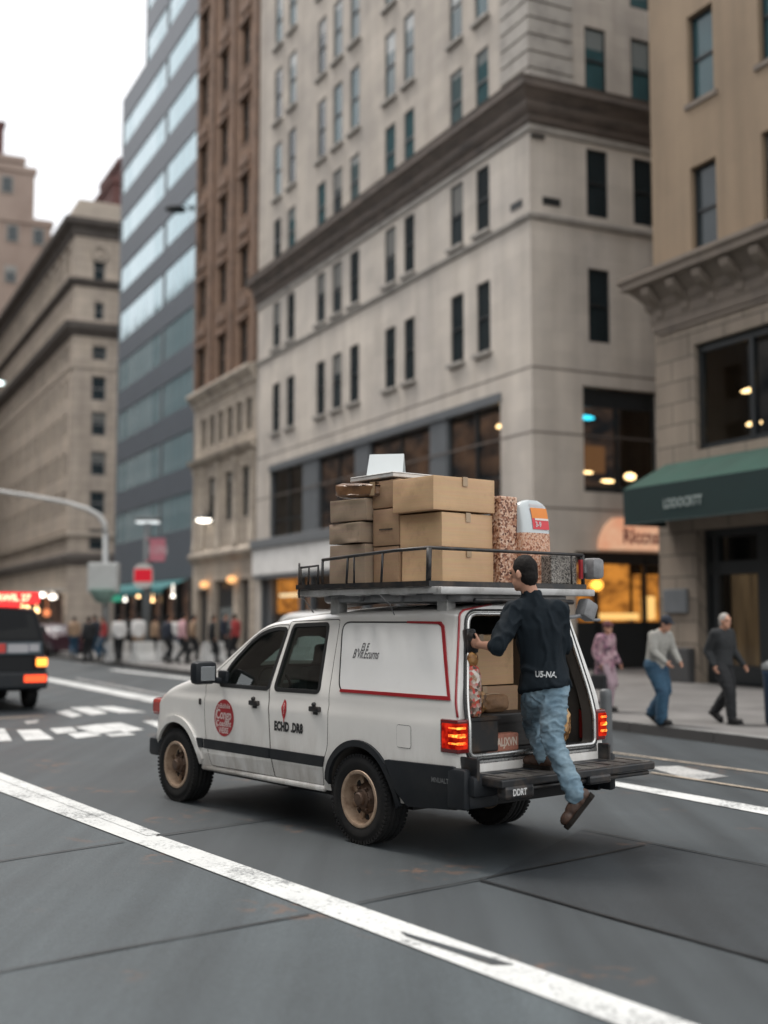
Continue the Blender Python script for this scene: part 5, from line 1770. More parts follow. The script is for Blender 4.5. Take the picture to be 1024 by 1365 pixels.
q = MB(); q.box(1.95, 2.18, -0.68, 0.68, 0.85, 1.17, bev=0.06); q.build('dashboard', M_SEAT, van)
q = MB(); ring = [(1.82 + 0.07 * math.sin(t * 2 * PI / 24), 0.36 + 0.18 * math.cos(t * 2 * PI / 24), 1.14 + 0.17 * math.sin(t * 2 * PI / 24)) for t in range(24)]
q.tube(ring, 0.014, 8, closed=True); q.tube([(1.82, 0.36, 1.14), (1.98, 0.36, 1.05)], 0.02, 8); q.build('steering_wheel', M_BLACK, van)
# wheels
for x in (0.0, 2.85):
    for sy in (1, -1):
        wheel(van, x, sy * 0.70, sy)

# lettering and emblems on the near side (and the same on the far side is not seen)
def side_text(mb, txt, size, x, z, off=0.004, **kw):
    vs, fs = flat_text(txt, size, **kw)
    P = []
    for a, b in vs:
        s_ = VB.surf(x - a, z + b, off); P.append((s_.x, s_.y, s_.z))
    mb.mesh(P, fs)
    return mb
M_INK = pbr('black_lettering', (0.015, 0.015, 0.017), 0.5)
M_LOGO = pbr('red_emblem', (0.36, 0.022, 0.03), 0.4, var=0.2, scale=12)
M_LOGOW = pbr('pale_lettering', (0.62, 0.5, 0.48), 0.5, var=0.2, scale=20)
fd, rd = dob['front_door', 1], dob['rear_door', 1]
q = MB(); VB.patch([(1.985 + 0.165 * math.cos(2 * PI * k / 48), 0.858 + 0.168 * math.sin(2 * PI * k / 48)) for k in range(48)], 0.003, mb=q, grid=0.06); lg = q.build('round_emblem', M_LOGO, fd)
q = MB()
side_text(q, 'mBdihile', 0.062, 1.985, 0.965, 0.0055, bold=0.001)
side_text(q, 'Congp', 0.125, 1.99, 0.885, 0.0055, bold=0.003, narrow=0.78, shear=0.15)
side_text(q, 'Coadent', 0.075, 1.985, 0.805, 0.0055, bold=0.002, narrow=0.95)
side_text(q, 'WEIISE', 0.072, 1.985, 0.742, 0.0055, bold=0.002, narrow=0.75)
VB.patch([(1.985 + r * math.cos(math.radians(a)), 0.858 + r * math.sin(math.radians(a))) for r, a in [(0.146, a) for a in range(-40, 41, 8)] + [(0.134, a) for a in range(40, -41, -8)]], 0.0055, mb=q, grid=0.05)
q.build('emblem_lettering', M_LOGOW, lg)
q = MB(); side_text(q, 'ECHD .DR8', 0.105, 0.962, 0.842, 0.004, bold=0.006, narrow=0.76, space=1.06); q.build('door_lettering', M_INK, rd)
leaf = [(1.03, 0.895), (1.058, 0.945), (1.07, 1.0), (1.058, 1.05), (1.034, 1.085), (1.008, 1.05), (0.992, 1.0), (1.004, 0.945)]
q = MB(); VB.patch(round_poly(leaf, 0.02, 3), 0.003, mb=q, grid=0.03); q.tube([VB.surf(1.03, 0.92, 0.003), VB.surf(1.031, 0.88, 0.003)], 0.004, 6); lf_ = q.build('leaf_emblem', M_LOGO, rd)
q = MB(); side_text(q, 'R', 0.07, 1.03, 1.02, 0.0055, narrow=0.6); side_text(q, 'E', 0.06, 1.03, 0.975, 0.0055, narrow=0.6); q.build('emblem_lettering', M_LOGOW, lf_)
q = MB(); side_text(q, "B'Vif.Ecurns", 0.105, 0.03, 1.485, 0.0075, shear=0.25, narrow=0.66, bold=0.001); side_text(q, 'El F', 0.09, 0.06, 1.54, 0.0075, shear=0.25, narrow=0.7, bold=0.001); q.build('panel_lettering', pbr('faded_lettering', (0.10, 0.10, 0.105), 0.5), van)
q = MB(); vs, fs = flat_text('MNUALT', 0.05, bold=0.001, narrow=0.9)
q.mesh([(-0.985 - a, VB.surf(-0.985 - a, 0.60).y + 0.033, 0.60 + b) for a, b in vs], fs); q.build('bumper_lettering', pbr('grey_lettering', (0.12, 0.125, 0.13), 0.5), van)
q = MB(); vs, fs = flat_text('DDRT', 0.065, bold=0.002, narrow=0.8)
q.mesh([(-1.5185, 0.56 - a, 0.55 + b) for a, b in vs], fs); q.build('tailgate_lettering', pbr('white_lettering', (0.6, 0.6, 0.6), 0.5), tg)

# ------------------------------------------------------------------ roof platform and rack
M_SCUFF = pbr('scuffed_plastic', (0.22, 0.22, 0.225), 0.45, var=0.25, scale=14, bump=0.3, bscale=60, dark=(0.12, 0.12, 0.125), darkscale=8)
q = MB()
q.box(-0.98, 0.80, -0.70, 0.70, 1.975, 1.995, bev=0.006)
for x in (0.72, 0.15, -0.42, -0.92):
    q.box(x - 0.03, x + 0.03, -0.82, 0.82, 1.955, 2.0, bev=0.008)
for sy in (1, -1):
    q.box(-1.0, 0.78, min(sy * 0.80, sy * 0.86), max(sy * 0.80, sy * 0.86), 1.962, 2.012, bev=0.01)
q.box(-1.03, -0.97, -0.86, 0.86, 1.955, 2.01, bev=0.01)
for x in (0.6, -0.75):
    for sy in (1, -1):
        q.box(x - 0.06, x + 0.06, min(sy * 0.50, sy * 0.60), max(sy * 0.50, sy * 0.60), 1.80, 1.96, bev=0.015)
pf = q.build('roof_platform', M_ALU, van, angle=40)
q = MB(); q.tube([(0.85, 0.3, 1.885), (0.2, 0.35, 1.925), (-0.7, 0.38, 1.93)], 0.022, 8); q.tube([(-1.01, 0.5, 1.91), (-1.01, -0.6, 1.905)], 0.02, 8); q.build('under_rail', M_BLACK, van)
q = MB(); q.box(-0.96, 0.76, -0.60, 0.60, 1.90, 1.972, bev=0.03)
for x in (-0.7, -0.2, 0.3): q.box(x - 0.12, x + 0.12, 0.601, 0.66, 1.905, 1.965, bev=0.02)
q.build('under_tray', M_SCUFF, van, angle=40)
rack = bpy.data.objects.new('roof_rack', None); rack.empty_display_size = 0.2; link(rack, van)
FX, BX, YY, ZB, ZT = 0.75, -0.90, 0.86, 2.045, 2.30
q = MB()
q.box(BX - 0.02, FX + 0.02, YY - 0.02, YY + 0.02, ZB - 0.03, ZB + 0.01); q.box(BX - 0.02, FX + 0.02, -YY - 0.02, -YY + 0.02, ZB - 0.03, ZB + 0.01)
q.box(BX - 0.02, BX + 0.02, -YY + 0.021, YY - 0.021, ZB - 0.03, ZB + 0.01); q.box(FX - 0.02, FX + 0.02, -YY + 0.021, YY - 0.021, ZB - 0.03, ZB + 0.01)
for i in range(7):
    x = BX + 0.2 + i * 0.22
    q.box(x - 0.02, x + 0.02, -YY + 0.021, YY - 0.021, ZB - 0.026, ZB + 0.004)
q.build('base_frame', M_BLACK, rack)
q = MB()
q.tube([(0.42, YY, ZT - 0.045), (-0.5, YY, ZT - 0.005), (BX, YY, ZT), (BX, -0.55, ZT), (BX, -YY, ZT)], 0.0135, 8)
q.tube([(BX, -YY, ZT), (FX, -YY, ZT - 0.06), (FX, 0.4, ZT - 0.06)], 0.0125, 8)
q.tube([(FX - 0.02, YY, ZT - 0.1), (0.48, YY, ZT - 0.09), (0.48, YY, ZB)], 0.010, 8)
q.build('top_rail', M_BLACK, rack)
def post(p0, p1, r):
    q = MB(); q.tube([p0, p1], r, 8); q.build('post', M_BLACK, rack)
post((FX, YY, ZB - 0.1), (FX, YY, ZT - 0.06), 0.009); post((FX - 0.03, YY, ZB), (FX - 0.02, YY, ZT - 0.1), 0.009); post((0.62, YY, ZB), (0.61, YY, ZT - 0.1), 0.008)
post((0.42, YY, ZB), (0.42, YY, ZT - 0.045), 0.011); post((0.10, YY, ZB), (0.08, YY, ZT - 0.02), 0.010); post((0.0, YY, ZB), (0.0, YY, ZT - 0.02), 0.008)
post((-0.34, YY, ZB), (-0.36, YY, ZT - 0.008), 0.010); post((BX + 0.01, YY, ZB), (BX - 0.0, YY, ZT), 0.021); post((BX, -YY, ZB), (BX, -YY, ZT), 0.016); post((BX, -0.72, ZB), (BX, -0.72, ZT), 0.008)
post((FX, -YY, ZB), (FX, -YY, ZT - 0.06), 0.010); post((-0.1, -YY, ZB), (-0.1, -YY, ZT - 0.03), 0.010); post((FX, 0.4, ZB), (FX, 0.4, ZT - 0.06), 0.009)
q = MB()
q.box(BX - 0.10, BX + 0.05, -1.03, -0.885, 2.10, 2.275, bev=0.035); q.box(BX - 0.02, BX + 0.02, -0.90, -0.86, 2.15, 2.22)
q.build('corner_lamp', M_SCUFF, rack, angle=40)
q = MB(); q.box(BX - 0.012, BX + 0.012, -0.855, -0.82, 2.10, 2.26); q.build('red_reflector', M_RED, rack)
q = MB(); M = Matrix.Translation((-0.99, -0.74, 1.78)) @ Matrix.Rotation(math.radians(24), 4, 'X')
q.box(-0.06, 0.06, -0.10, 0.05, 0, 0.16, 0, M, bev=0.03); q.tube([(-0.99, -0.78, 1.80), (-0.99, -0.55, 1.78)], 0.016, 8); q.tube([(-0.97, -0.80, 1.76), (-0.97, -0.98, 1.76)], 0.012, 8)
q.build('marker_lamp', M_SCUFF, van, angle=40)
q = MB(); q.tube([(FX, YY, ZB - 0.09), (FX - 0.0, 0.80, 1.93), (FX + 0.05, 0.67, 1.82)], 0.005, 6); q.tube([(-0.18, 0.84, 2.0), (-0.2, 0.76, 1.96), (-0.26, 0.70, 1.88), (-0.27, 0.665, 1.80)], 0.004, 6); q.build('tie_cord', M_SCUFF, van)

VM = Matrix.Translation(van.location) @ Matrix.Rotation(van.rotation_euler.z, 4, 'Z')
VRZ = van.rotation_euler.z
def vw(x, y, z): return VM @ V((x, y, z))
# ================================================================== the load on the roof and in the back (things of their own)
def card_mat(name, col):
    m, nt, out = newmat(name)
    tc = node(nt, 'ShaderNodeTexCoord')
    o = tc.outputs['Object']
    n1 = noise_tex(nt, o, 3.0, 6.0, 0.6)
    c = mix(nt, n1.outputs[0], rgba(col, 0.82), rgba(col, 1.12))
    mp = node(nt, 'ShaderNodeMapping'); mp.inputs['Scale'].default_value = (1, 1, 30)
    nt.links.new(o, mp.inputs[0])
    n2 = noise_tex(nt, mp.outputs[0], 3.0, 2.0)
    c = mix(nt, 0.12, c, n2.outputs[1], 'OVERLAY')
    n3 = noise_tex(nt, o, 5.0, 7.0, 0.7)
    r3 = ramp(nt, n3.outputs[0], [(0.56, (0, 0, 0)), (0.8, (0.5, 0.5, 0.5))])
    c = mix(nt, r3.outputs[0], c, rgba(col, 0.42))
    b = node(nt, 'ShaderNodeBsdfPrincipled', Roughness=0.75)
    nt.links.new(c, b.inputs['Base Color'])
    n4 = noise_tex(nt, o, 4.0, 3.0)
    bp = node(nt, 'ShaderNodeBump', Strength=0.35, Distance=0.02)
    nt.links.new(n4.outputs[0], bp.inputs['Height']); nt.links.new(bp.outputs[0], b.inputs['Normal'])
    nt.links.new(b.outputs[0], out.inputs[0])
    return m
K_TAN = card_mat('cardboard_tan', (0.56, 0.365, 0.21))
K_BROWN = card_mat('cardboard_brown', (0.34, 0.215, 0.13))
K_GREY = card_mat('cardboard_grey', (0.285, 0.21, 0.15))
K_TAPE = pbr('parcel_tape', (0.36, 0.25, 0.15), 0.25, var=0.15, coat=0.3)
K_DARK = pbr('box_gap', (0.05, 0.035, 0.025), 0.9)
GB = 'cardboard boxes loaded on the roof rack'

def carton(label, x0, x1, y0, y1, z0, z1, mat, rz=0.0, tape=True, dent=0.006, tilt=(0, 0), group=GB, cat='box', slot=False):
    """cardboard carton with bowed faces, top flaps and tape; van coordinates"""
    cx, cy = (x0 + x1) / 2, (y0 + y1) / 2
    p = vw(cx, cy, z0)
    t = thing('cardboard_box', label, cat, p, VRZ + math.radians(rz), group)
    if tilt != (0, 0): t.rotation_euler = (math.radians(tilt[0]), math.radians(tilt[1]), VRZ + math.radians(rz))
    lx, ly, lz = (x1 - x0), (y1 - y0), (z1 - z0)
    bm = bmesh.new()
    bmesh.ops.create_cube(bm, size=1.0)
    bmesh.ops.subdivide_edges(bm, edges=bm.edges[:], cuts=6, use_grid_fill=True)
    sd = random.random() * 50
    for v in bm.verts:
        c = v.co * 2
        face = max(abs(c.x), abs(c.y), abs(c.z))
        q = V((v.co.x * lx, v.co.y * ly, (v.co.z + 0.5) * lz))
        ed = sorted([1 - abs(c.x), 1 - abs(c.y), 1 - abs(c.z)])
        bow = ed[1] * dent * 2.2
        nx = noise.noise(q * 4 + V((sd, 0, 0))) ; 
        d = V((c.x if abs(c.x) > 0.99 else 0, c.y if abs(c.y) > 0.99 else 0, c.z if abs(c.z) > 0.99 else 0))
        if d.length > 0 and ed[1] > 0.01:
            q += d.normalized() * (bow * (0.3 + nx) - 0.001)
        else:
            q += V((noise.noise(q * 3 + V((sd, 1, 0))), noise.noise(q * 3 + V((sd, 5, 0))), 0)) * dent * 0.6
        if c.z < -0.99: q.z = max(q.z, 0.0)
        v.co = q
    es = [e for e in bm.edges if e.calc_face_angle(0) > 0.9]
    bmesh.ops.bevel(bm, geom=es, offset=0.006, segments=2, profile=0.6, affect='EDGES')
    me = bpy.data.meshes.new('carton'); bm.to_mesh(me); bm.free()
    me.materials.append(mat)
    for f in me.polygons: f.use_smooth = True
    me.set_sharp_from_angle(angle=math.radians(35))
    obj_from('carton', me, t)
    mb = MB()
    e = 0.004 + dent
    # flap slit and tape over the top, tape tails down both ends
    if tape:
        mb.box(-lx / 2 - e, lx / 2 + e, -0.026, 0.026, lz + e * 0.4, lz + e * 0.4 + 0.001)
        for sx in (-1, 1):
            mb.box(sx * lx / 2 + (e if sx > 0 else -e - 0.001), sx * lx / 2 + (e + 0.001 if sx > 0 else -e), -0.026, 0.026, lz - 0.07, lz + e * 0.4)
        mb.build('tape', K_TAPE, t)
    if slot:
        mb = MB()
        mb.box(-lx * 0.28, lx * 0.22, ly / 2 + e * 0.5, ly / 2 + e * 0.5 + 0.002, lz * 0.42, lz * 0.46)
        mb.build('hand_slot', K_DARK, t)
    return t

Z0 = 2.056
# big stack at the back of the rack
carton('bottom tan cardboard box of the tallest stack on the roof rack', -0.60, -0.11, -0.11, 0.45, Z0, Z0 + 0.275, K_TAN, 0)
carton('middle tan cardboard box of the tallest stack on the roof rack', -0.595, -0.10, -0.11, 0.46, Z0 + 0.283, Z0 + 0.555, K_TAN, 0.6)
carton('widest tan cardboard box lying on top of the tallest roof stack', -0.61, -0.10, -0.12, 0.54, Z0 + 0.57, Z0 + 0.84, K_TAN, -1.5)
# middle stack
carton('lowest brown carton of the narrow middle stack on the rack', -0.085, 0.245, -0.05, 0.46, Z0, Z0 + 0.31, K_BROWN, 0, dent=0.015)
carton('brown carton with a hand slot in the narrow middle stack', -0.09, 0.24, -0.05, 0.47, Z0 + 0.318, Z0 + 0.62, K_BROWN, 1.5, dent=0.018, slot=True)
carton('top brown carton of the narrow middle stack under the white board', -0.095, 0.25, -0.05, 0.46, Z0 + 0.633, Z0 + 0.862, K_BROWN, -2, dent=0.016)
# left stack
carton('large scuffed grey brown box at the front of the roof rack', 0.275, 0.735, -0.02, 0.54, Z0, Z0 + 0.34, K_GREY, 2.0, dent=0.02)
carton('flat dented grey brown box second from top of the front stack', 0.285, 0.745, 0.0, 0.55, Z0 + 0.353, Z0 + 0.525, K_GREY, -3.5, dent=0.024)
carton('flat dented grey brown box on top of the front stack, under the wrapped parcel', 0.28, 0.74, 0.0, 0.54, Z0 + 0.54, Z0 + 0.725, K_GREY, 4.0, dent=0.026)
# wrapped parcel
t = thing('wrapped_parcel', 'shiny brown tape wrapped parcel lying on the front stack of boxes', 'parcel', vw(0.45, 0.33, Z0 + 0.745), VRZ + math.radians(3))
t.rotation_euler = (math.radians(0), math.radians(-3), VRZ + math.radians(3))
bm = bmesh.new(); bmesh.ops.create_cube(bm, size=1.0)
bmesh.ops.subdivide_edges(bm, edges=bm.edges[:], cuts=8, use_grid_fill=True)
for v in bm.verts:
    c = v.co * 2
    k = 1 - 0.25 * abs(c.x) ** 6
    q = V((v.co.x * 0.60, v.co.y * 0.40 * k, v.co.z * 0.12 * k + 0.058))
    q += V((noise.noise(q * 9), noise.noise(q * 9 + V((3, 0, 0))), noise.noise(q * 11 + V((7, 0, 0))))) * 0.014
    if c.z < -0.9: q.z = max(q.z, 0.0)
    v.co = q
bmesh.ops.bevel(bm, geom=[e for e in bm.edges if e.calc_face_angle(0) > 0.8], offset=0.02, segments=3, affect='EDGES')
me = bpy.data.meshes.new('wrapping'); bm.to_mesh(me); bm.free()
me.materials.append(pbr('brown_wrapping', (0.20, 0.105, 0.05), 0.28, var=0.35, scale=9, bump=0.6, bscale=16, dark=(0.08, 0.035, 0.018), darkscale=9, coat=0.3))
for f in me.polygons: f.use_smooth = True
obj_from('wrapping', me, t)
q = MB(); q.box(-0.26, -0.20, -0.185, 0.185, 0.122, 0.1235); q.box(-0.26, -0.20, 0.186, 0.19, 0.01, 0.122); q.build('tape_band', K_TAPE, t)
# white board and the folded white card on it
M_WCARD = pbr('white_card', (0.60, 0.60, 0.585), 0.5, var=0.1, scale=6, dark=(0.4, 0.39, 0.37), darkscale=5)
t = thing('flat_box', 'flat white box lying across the brown middle stack and the wrapped parcel', 'box', vw(0.27, 0.24, Z0 + 0.886), VRZ + math.radians(-2))
q = MB(); q.box(-0.30, 0.30, -0.22, 0.22, 0, 0.042, bev=0.006); q.build('carton', M_WCARD, t)
q = MB(); q.box(-0.302, 0.302, -0.222, 0.222, 0.030, 0.033); q.build('lid_line', K_DARK, t)
t = thing('folded_card', 'white folded card standing like a tent at the very top of the load', 'card', vw(0.36, 0.20, Z0 + 0.931), VRZ + math.radians(40))
q = MB()
q.mesh([(-0.155, -0.0, 0), (0.155, -0.0, 0), (0.15, 0.07, 0.19), (-0.15, 0.07, 0.19), (-0.155, 0.004, 0), (0.155, 0.004, 0), (0.15, 0.074, 0.192), (-0.15, 0.074, 0.192)], [(0, 1, 2, 3), (4, 7, 6, 5), (0, 3, 7, 4), (1, 5, 6, 2), (0, 4, 5, 1)])
q.mesh([(-0.15, 0.074, 0.192), (0.15, 0.074, 0.192), (0.155, 0.19, 0), (-0.155, 0.19, 0), (-0.15, 0.07, 0.19), (0.15, 0.07, 0.19), (0.155, 0.186, 0), (-0.155, 0.186, 0)], [(0, 1, 2, 3), (4, 7, 6, 5)])
q.build('card', pbr('pale_blue_card', (0.52, 0.56, 0.57), 0.3, var=0.1, coat=0.3), t)
vs, fs = flat_text('m', 0.055, bold=0.002)
q = MB(); q.mesh([(a, 0.0300 + 0.375 * b - 0.0035, 0.088 + b) for a, b in vs], fs); q.build('printed_mark', M_INK, t)
t['label'] = 'white folded card standing like a tent at the very top of the load'
# speckled slab, labelled bag, grey speckled box
K_BARK = speckle('bark_chips', [(0.10, 0.028, 0.014), (0.34, 0.15, 0.085), (0.55, 0.33, 0.22), (0.62, 0.44, 0.33)], 62)
K_PINK = speckle('pink_chips', [(0.24, 0.075, 0.035), (0.50, 0.25, 0.145), (0.60, 0.34, 0.23), (0.62, 0.42, 0.31)], 95)
K_GRYS = speckle('grey_weave', [(0.035, 0.032, 0.03), (0.15, 0.135, 0.12), (0.24, 0.22, 0.195), (0.33, 0.31, 0.28)], 110)
t = thing('bark_slab', 'tall reddish speckled slab standing between the tan boxes and the labelled bag', 'slab', vw(-0.60, -0.235, Z0), VRZ)
q = MB(); q.box(-0.06, 0.06, -0.105, 0.105, 0, 0.715, bev=0.012)
q.build('slab', K_BARK, t)
t = thing('labelled_bag', 'pinkish speckled bag with a pale top and an orange and red label', 'bag', vw(-0.64, -0.50, Z0), VRZ)
t.scale = (1.0, 1.08, 1.22)
def bag_y(z): return 0.165 - 0.03 * max(0, (z - 0.3)) - (0.10 * max(0, (z - 0.50) / 0.075) ** 3 if z > 0.5 else 0)
for (nm, za, zb_, mt) in (('bag', 0.0, 0.345, K_PINK), ('bag_top', 0.345, 0.572, pbr('pale_film', (0.50, 0.54, 0.55), 0.2, var=0.08, coat=0.4, bump=0.3, bscale=12))):
    q = MB(); N = 12
    rings = []
    for i in range(N + 1):
        z = za + (zb_ - za) * i / N
        hy = bag_y(z); hx = 0.10 * (1 - (z / 0.62) ** 4) + 0.008
        ring = []
        for k in range(28):
            a = 2 * PI * k / 28
            ca, sa = math.cos(a), math.sin(a)
            sx = abs(ca) ** 0.5 * (1 if ca > 0 else -1); sy_ = abs(sa) ** 0.5 * (1 if sa > 0 else -1)
            ring.append((hx * sx + 0.004 * noise.noise(V((sx * 3, sy_ * 3, z * 12))), hy * sy_, z))
        rings.append(ring)
    vs = [p for R in rings for p in R]
    fs = [(i * 28 + k, i * 28 + (k + 1) % 28, (i + 1) * 28 + (k + 1) % 28, (i + 1) * 28 + k) for i in range(N) for k in range(28)]
    fs += [tuple(reversed(range(28))), tuple(N * 28 + k for k in range(28))]
    q.mesh(vs, fs, 0, True); o = q.build(nm, mt, t, angle=50)
def bagface(y, z): return -(0.10 * (1 - (z / 0.62) ** 4) + 0.008) - 0.006
def bag_patch(name, y0, y1, z0, z1, mat, sk=0.0, dx=0.0):
    q = MB(); n = 5
    for i in range(n):
        za, zb_ = z0 + (z1 - z0) * i / n, z0 + (z1 - z0) * (i + 1) / n
        q.face([(bagface(0, za) - dx, y0 + sk * za, za), (bagface(0, za) - dx, y1 + sk * za, za), (bagface(0, zb_) - dx, y1 + sk * zb_, zb_), (bagface(0, zb_) - dx, y0 + sk * zb_, zb_)])
    return q.build(name, mat, t)
lab = bag_patch('label', 0.06, -0.12, 0.37, 0.515, pbr('red_label', (0.62, 0.035, 0.05), 0.4))
bag_patch('label_band', 0.06, -0.12, 0.445, 0.518, pbr('orange_label', (0.72, 0.22, 0.02), 0.4), dx=0.002)
bag_patch('label_stripe', 0.03, -0.12, 0.432, 0.446, pbr('white_label', (0.7, 0.62, 0.58), 0.4), dx=0.003)
q = MB(); vs, fs = flat_text('3-9', 0.05, bold=0.002)
q.mesh([(bagface(0, 0.4 + b) - 0.004, 0.0 - a, 0.402 + b) for a, b in vs], fs); vs, fs = flat_text('BWALNOLES', 0.028); q.mesh([(bagface(0, 0.535 + b) - 0.002, -0.02 - a, 0.535 + b) for a, b in vs], fs)
q.build('label_lettering', pbr('label_ink', (0.55, 0.45, 0.45), 0.5), t)
t = thing('woven_box', 'low grey speckled box at the right rear corner of the rack', 'box', vw(-0.75, -0.675, Z0), VRZ)
q = MB(); q.box(-0.11, 0.11, -0.155, 0.155, 0, 0.235, bev=0.01); q.build('carton', K_GRYS, t)

# ------------------------------------------------------------------ inside the load space
GI = 'boxes inside the open back of the van'
LZ = 0.782
carton('brown cardboard box standing on another box inside the van', -0.62, -0.15, -0.32, 0.46, LZ + 0.46, LZ + 0.86, K_TAN, 2, group=GI)
carton('wide brown cardboard box at the bottom inside the van', -0.66, -0.15, -0.32, 0.45, LZ, LZ + 0.45, K_BROWN, 0, group=GI)
t = thing('brown_board', 'tall plain brown board leaning against the right inner wall of the van', 'board', vw(-0.72, -0.60, LZ), VRZ)
q = MB(); q.mesh([(-0.24, 0.06, 0), (0.30, 0.06, 0), (0.30, 0.115, 0.82), (-0.12, 0.115, 0.82), (-0.24, 0.045, 0), (0.30, 0.045, 0), (0.30, 0.10, 0.82), (-0.12, 0.10, 0.82)], [(0, 1, 2, 3), (4, 7, 6, 5), (0, 3, 7, 4), (3, 2, 6, 7), (0, 4, 5, 1), (1, 5, 6, 2)]); q.build('board', pbr('brown_board', (0.24, 0.17, 0.115), 0.8, var=0.2), t)
t = thing('snack_sack', 'tall patterned sack with red and white print just inside the left of the opening', 'sack', vw(-1.055, 0.575, LZ + 0.27), VRZ)
K_SNACK = speckle('printed_sack', [(0.10, 0.06, 0.045), (0.45, 0.38, 0.33), (0.50, 0.035, 0.03), (0.25, 0.14, 0.07), (0.62, 0.57, 0.52)], 42)
q = MB()
for (za, zb_, r0, r1) in ((0.0, 0.36, 0.066, 0.07), ):
    q.lathe([(0.001, 0.0), (0.055, 0.0), (0.066, 0.03), (0.068, 0.3), (0.05, 0.36), (0.02, 0.38)], 24, 'z')
q.build('sack', K_SNACK, t)
q = MB(); q.ball((0, 0, 0.42), (0.05, 0.05, 0.06), 2); q.build('sack_top', speckle('amber_film', [(0.2, 0.09, 0.03), (0.45, 0.24, 0.08)], 40), t)
t = thing('storage_tub', 'black storage tub under the patterned sack in the van', 'tub', vw(-0.95, 0.50, LZ), VRZ)
q = MB(); q.box(-0.155, 0.155, -0.155, 0.145, 0, 0.25, bev=0.02); q.box(-0.165, 0.165, -0.165, 0.155, 0.235, 0.265, bev=0.008); q.build('tub', pbr('tub_plastic', (0.014, 0.014, 0.015), 0.5, dark=(0.06, 0.035, 0.02), darkscale=5), t)
t = thing('dark_crate', 'dark crate across the middle of the load floor behind the printed carton', 'crate', vw(-0.80, 0.02, LZ), VRZ)
q = MB(); q.box(-0.12, 0.12, -0.28, 0.28, 0, 0.26, bev=0.012)
for k in range(3): q.box(-0.128, -0.121, -0.26, 0.26, 0.04 + k * 0.075, 0.085 + k * 0.075)
q.build('crate', pbr('crate_plastic', (0.018, 0.016, 0.015), 0.55), t)
t = thing('printed_carton', 'low pinkish carton with pale block lettering on the load sill', 'carton', vw(-1.055, 0.30, LZ - 0.004), VRZ)
q = MB(); q.box(-0.045, 0.045, -0.17, 0.17, 0, 0.135, bev=0.012); q.build('carton', pbr('pink_card', (0.40, 0.16, 0.11), 0.6, var=0.25, scale=14, dark=(0.2, 0.09, 0.06), darkscale=12), t)
vs, fs = flat_text('BNALJXVN', 0.085, bold=0.003, narrow=0.72)
q = MB(); q.mesh([(-0.047, -a, 0.07 + b) for a, b in vs], fs); q.build('lettering', pbr('carton_ink', (0.6, 0.5, 0.42), 0.6), t)
t = thing('paper_sack', 'crumpled amber paper sack at the right side of the load floor', 'sack', vw(-0.98, -0.46, LZ - 0.004), VRZ)
bm = bmesh.new(); bmesh.ops.create_icosphere(bm, subdivisions=4, radius=1)
for v in bm.verts:
    n_ = noise.noise(v.co * 2.6) * 0.22 + noise.noise(v.co * 6) * 0.1
    p = v.co * (1 + n_)
    v.co = V((p.x * 0.085, p.y * 0.10, max(0, 0.155 + p.z * 0.155)))
me = bpy.data.meshes.new('sack'); bm.to_mesh(me); bm.free(); me.materials.append(speckle('amber_paper', [(0.10, 0.045, 0.015), (0.36, 0.19, 0.07), (0.5, 0.33, 0.16)], 30))
for f in me.polygons: f.use_smooth = True
obj_from('sack', me, t)

# loose goods between the boxes
def bundle(label, x, y, z, sx, sy, sz, mat, seed):
    t = thing('goods_bundle', label, 'bundle', vw(x, y, z), VRZ)
    bm = bmesh.new(); bmesh.ops.create_icosphere(bm, subdivisions=4, radius=1)
    for v in bm.verts:
        n_ = noise.noise(v.co * 1.8 + V((seed, 0, 0))) * 0.2 + noise.noise(v.co * 5 + V((seed, 0, 0))) * 0.07
        p = v.co * (1 + n_)
        q_ = lambda a: (abs(a) ** 0.7) * (1 if a > 0 else -1)
        v.co = V((q_(p.x) * sx, q_(p.y) * sy, max(0, sz + q_(p.z) * sz)))
    me = bpy.data.meshes.new('bundle'); bm.to_mesh(me); bm.free(); me.materials.append(mat)
    for f in me.polygons: f.use_smooth = True
    obj_from('bundle', me, t)
    m2 = MB(); m2.tube([(-sx * 0.2 + 0.001, sy * 1.06 * math.cos(a * PI / 12), sz + sz * 1.06 * math.sin(a * PI / 12)) for a in range(25)], 0.005, 6); m2.build('cord', K_TAPE, t)
bundle('brown paper bundle lying on the dark crate inside the van', -0.78, 0.10, LZ + 0.262, 0.08, 0.16, 0.07, pbr('paper_brown', (0.22, 0.12, 0.06), 0.7, var=0.4, scale=12, bump=0.5, bscale=20), 3.0)
bundle('amber paper bundle on the left end of the dark crate in the van', -0.80, 0.27, LZ + 0.262, 0.07, 0.055, 0.085, speckle('amber_bundle', [(0.10, 0.045, 0.015), (0.36, 0.19, 0.07), (0.5, 0.33, 0.16)], 26), 8.0)
# ================================================================== people
from mathutils.bvhtree import BVHTree
SKIN = pbr('skin', (0.47, 0.25, 0.17), 0.5, var=0.1, scale=14, bump=0.08, bscale=120)
SKIN_D = pbr('skin_tan', (0.36, 0.19, 0.125), 0.5, var=0.1, scale=14)
M_EYE = pbr('eye', (0.02, 0.015, 0.012), 0.2)
HAIR_D = pbr('dark_hair', (0.009, 0.0075, 0.007), 0.7, var=0.5, scale=40, bump=0.5, bscale=160, spec=0.2)
HAIR_G = pbr('grey_hair', (0.32, 0.30, 0.28), 0.7, var=0.3, scale=40, bump=0.5, bscale=120)

def voxel(mb, vox, smooth_it=6, fac=0.5):
    me = mb.data('vox', [])
    return eval_mods(me, [('REMESH', dict(mode='VOXEL', voxel_size=vox, adaptivity=0.0)), ('SMOOTH', dict(factor=fac, iterations=smooth_it))])

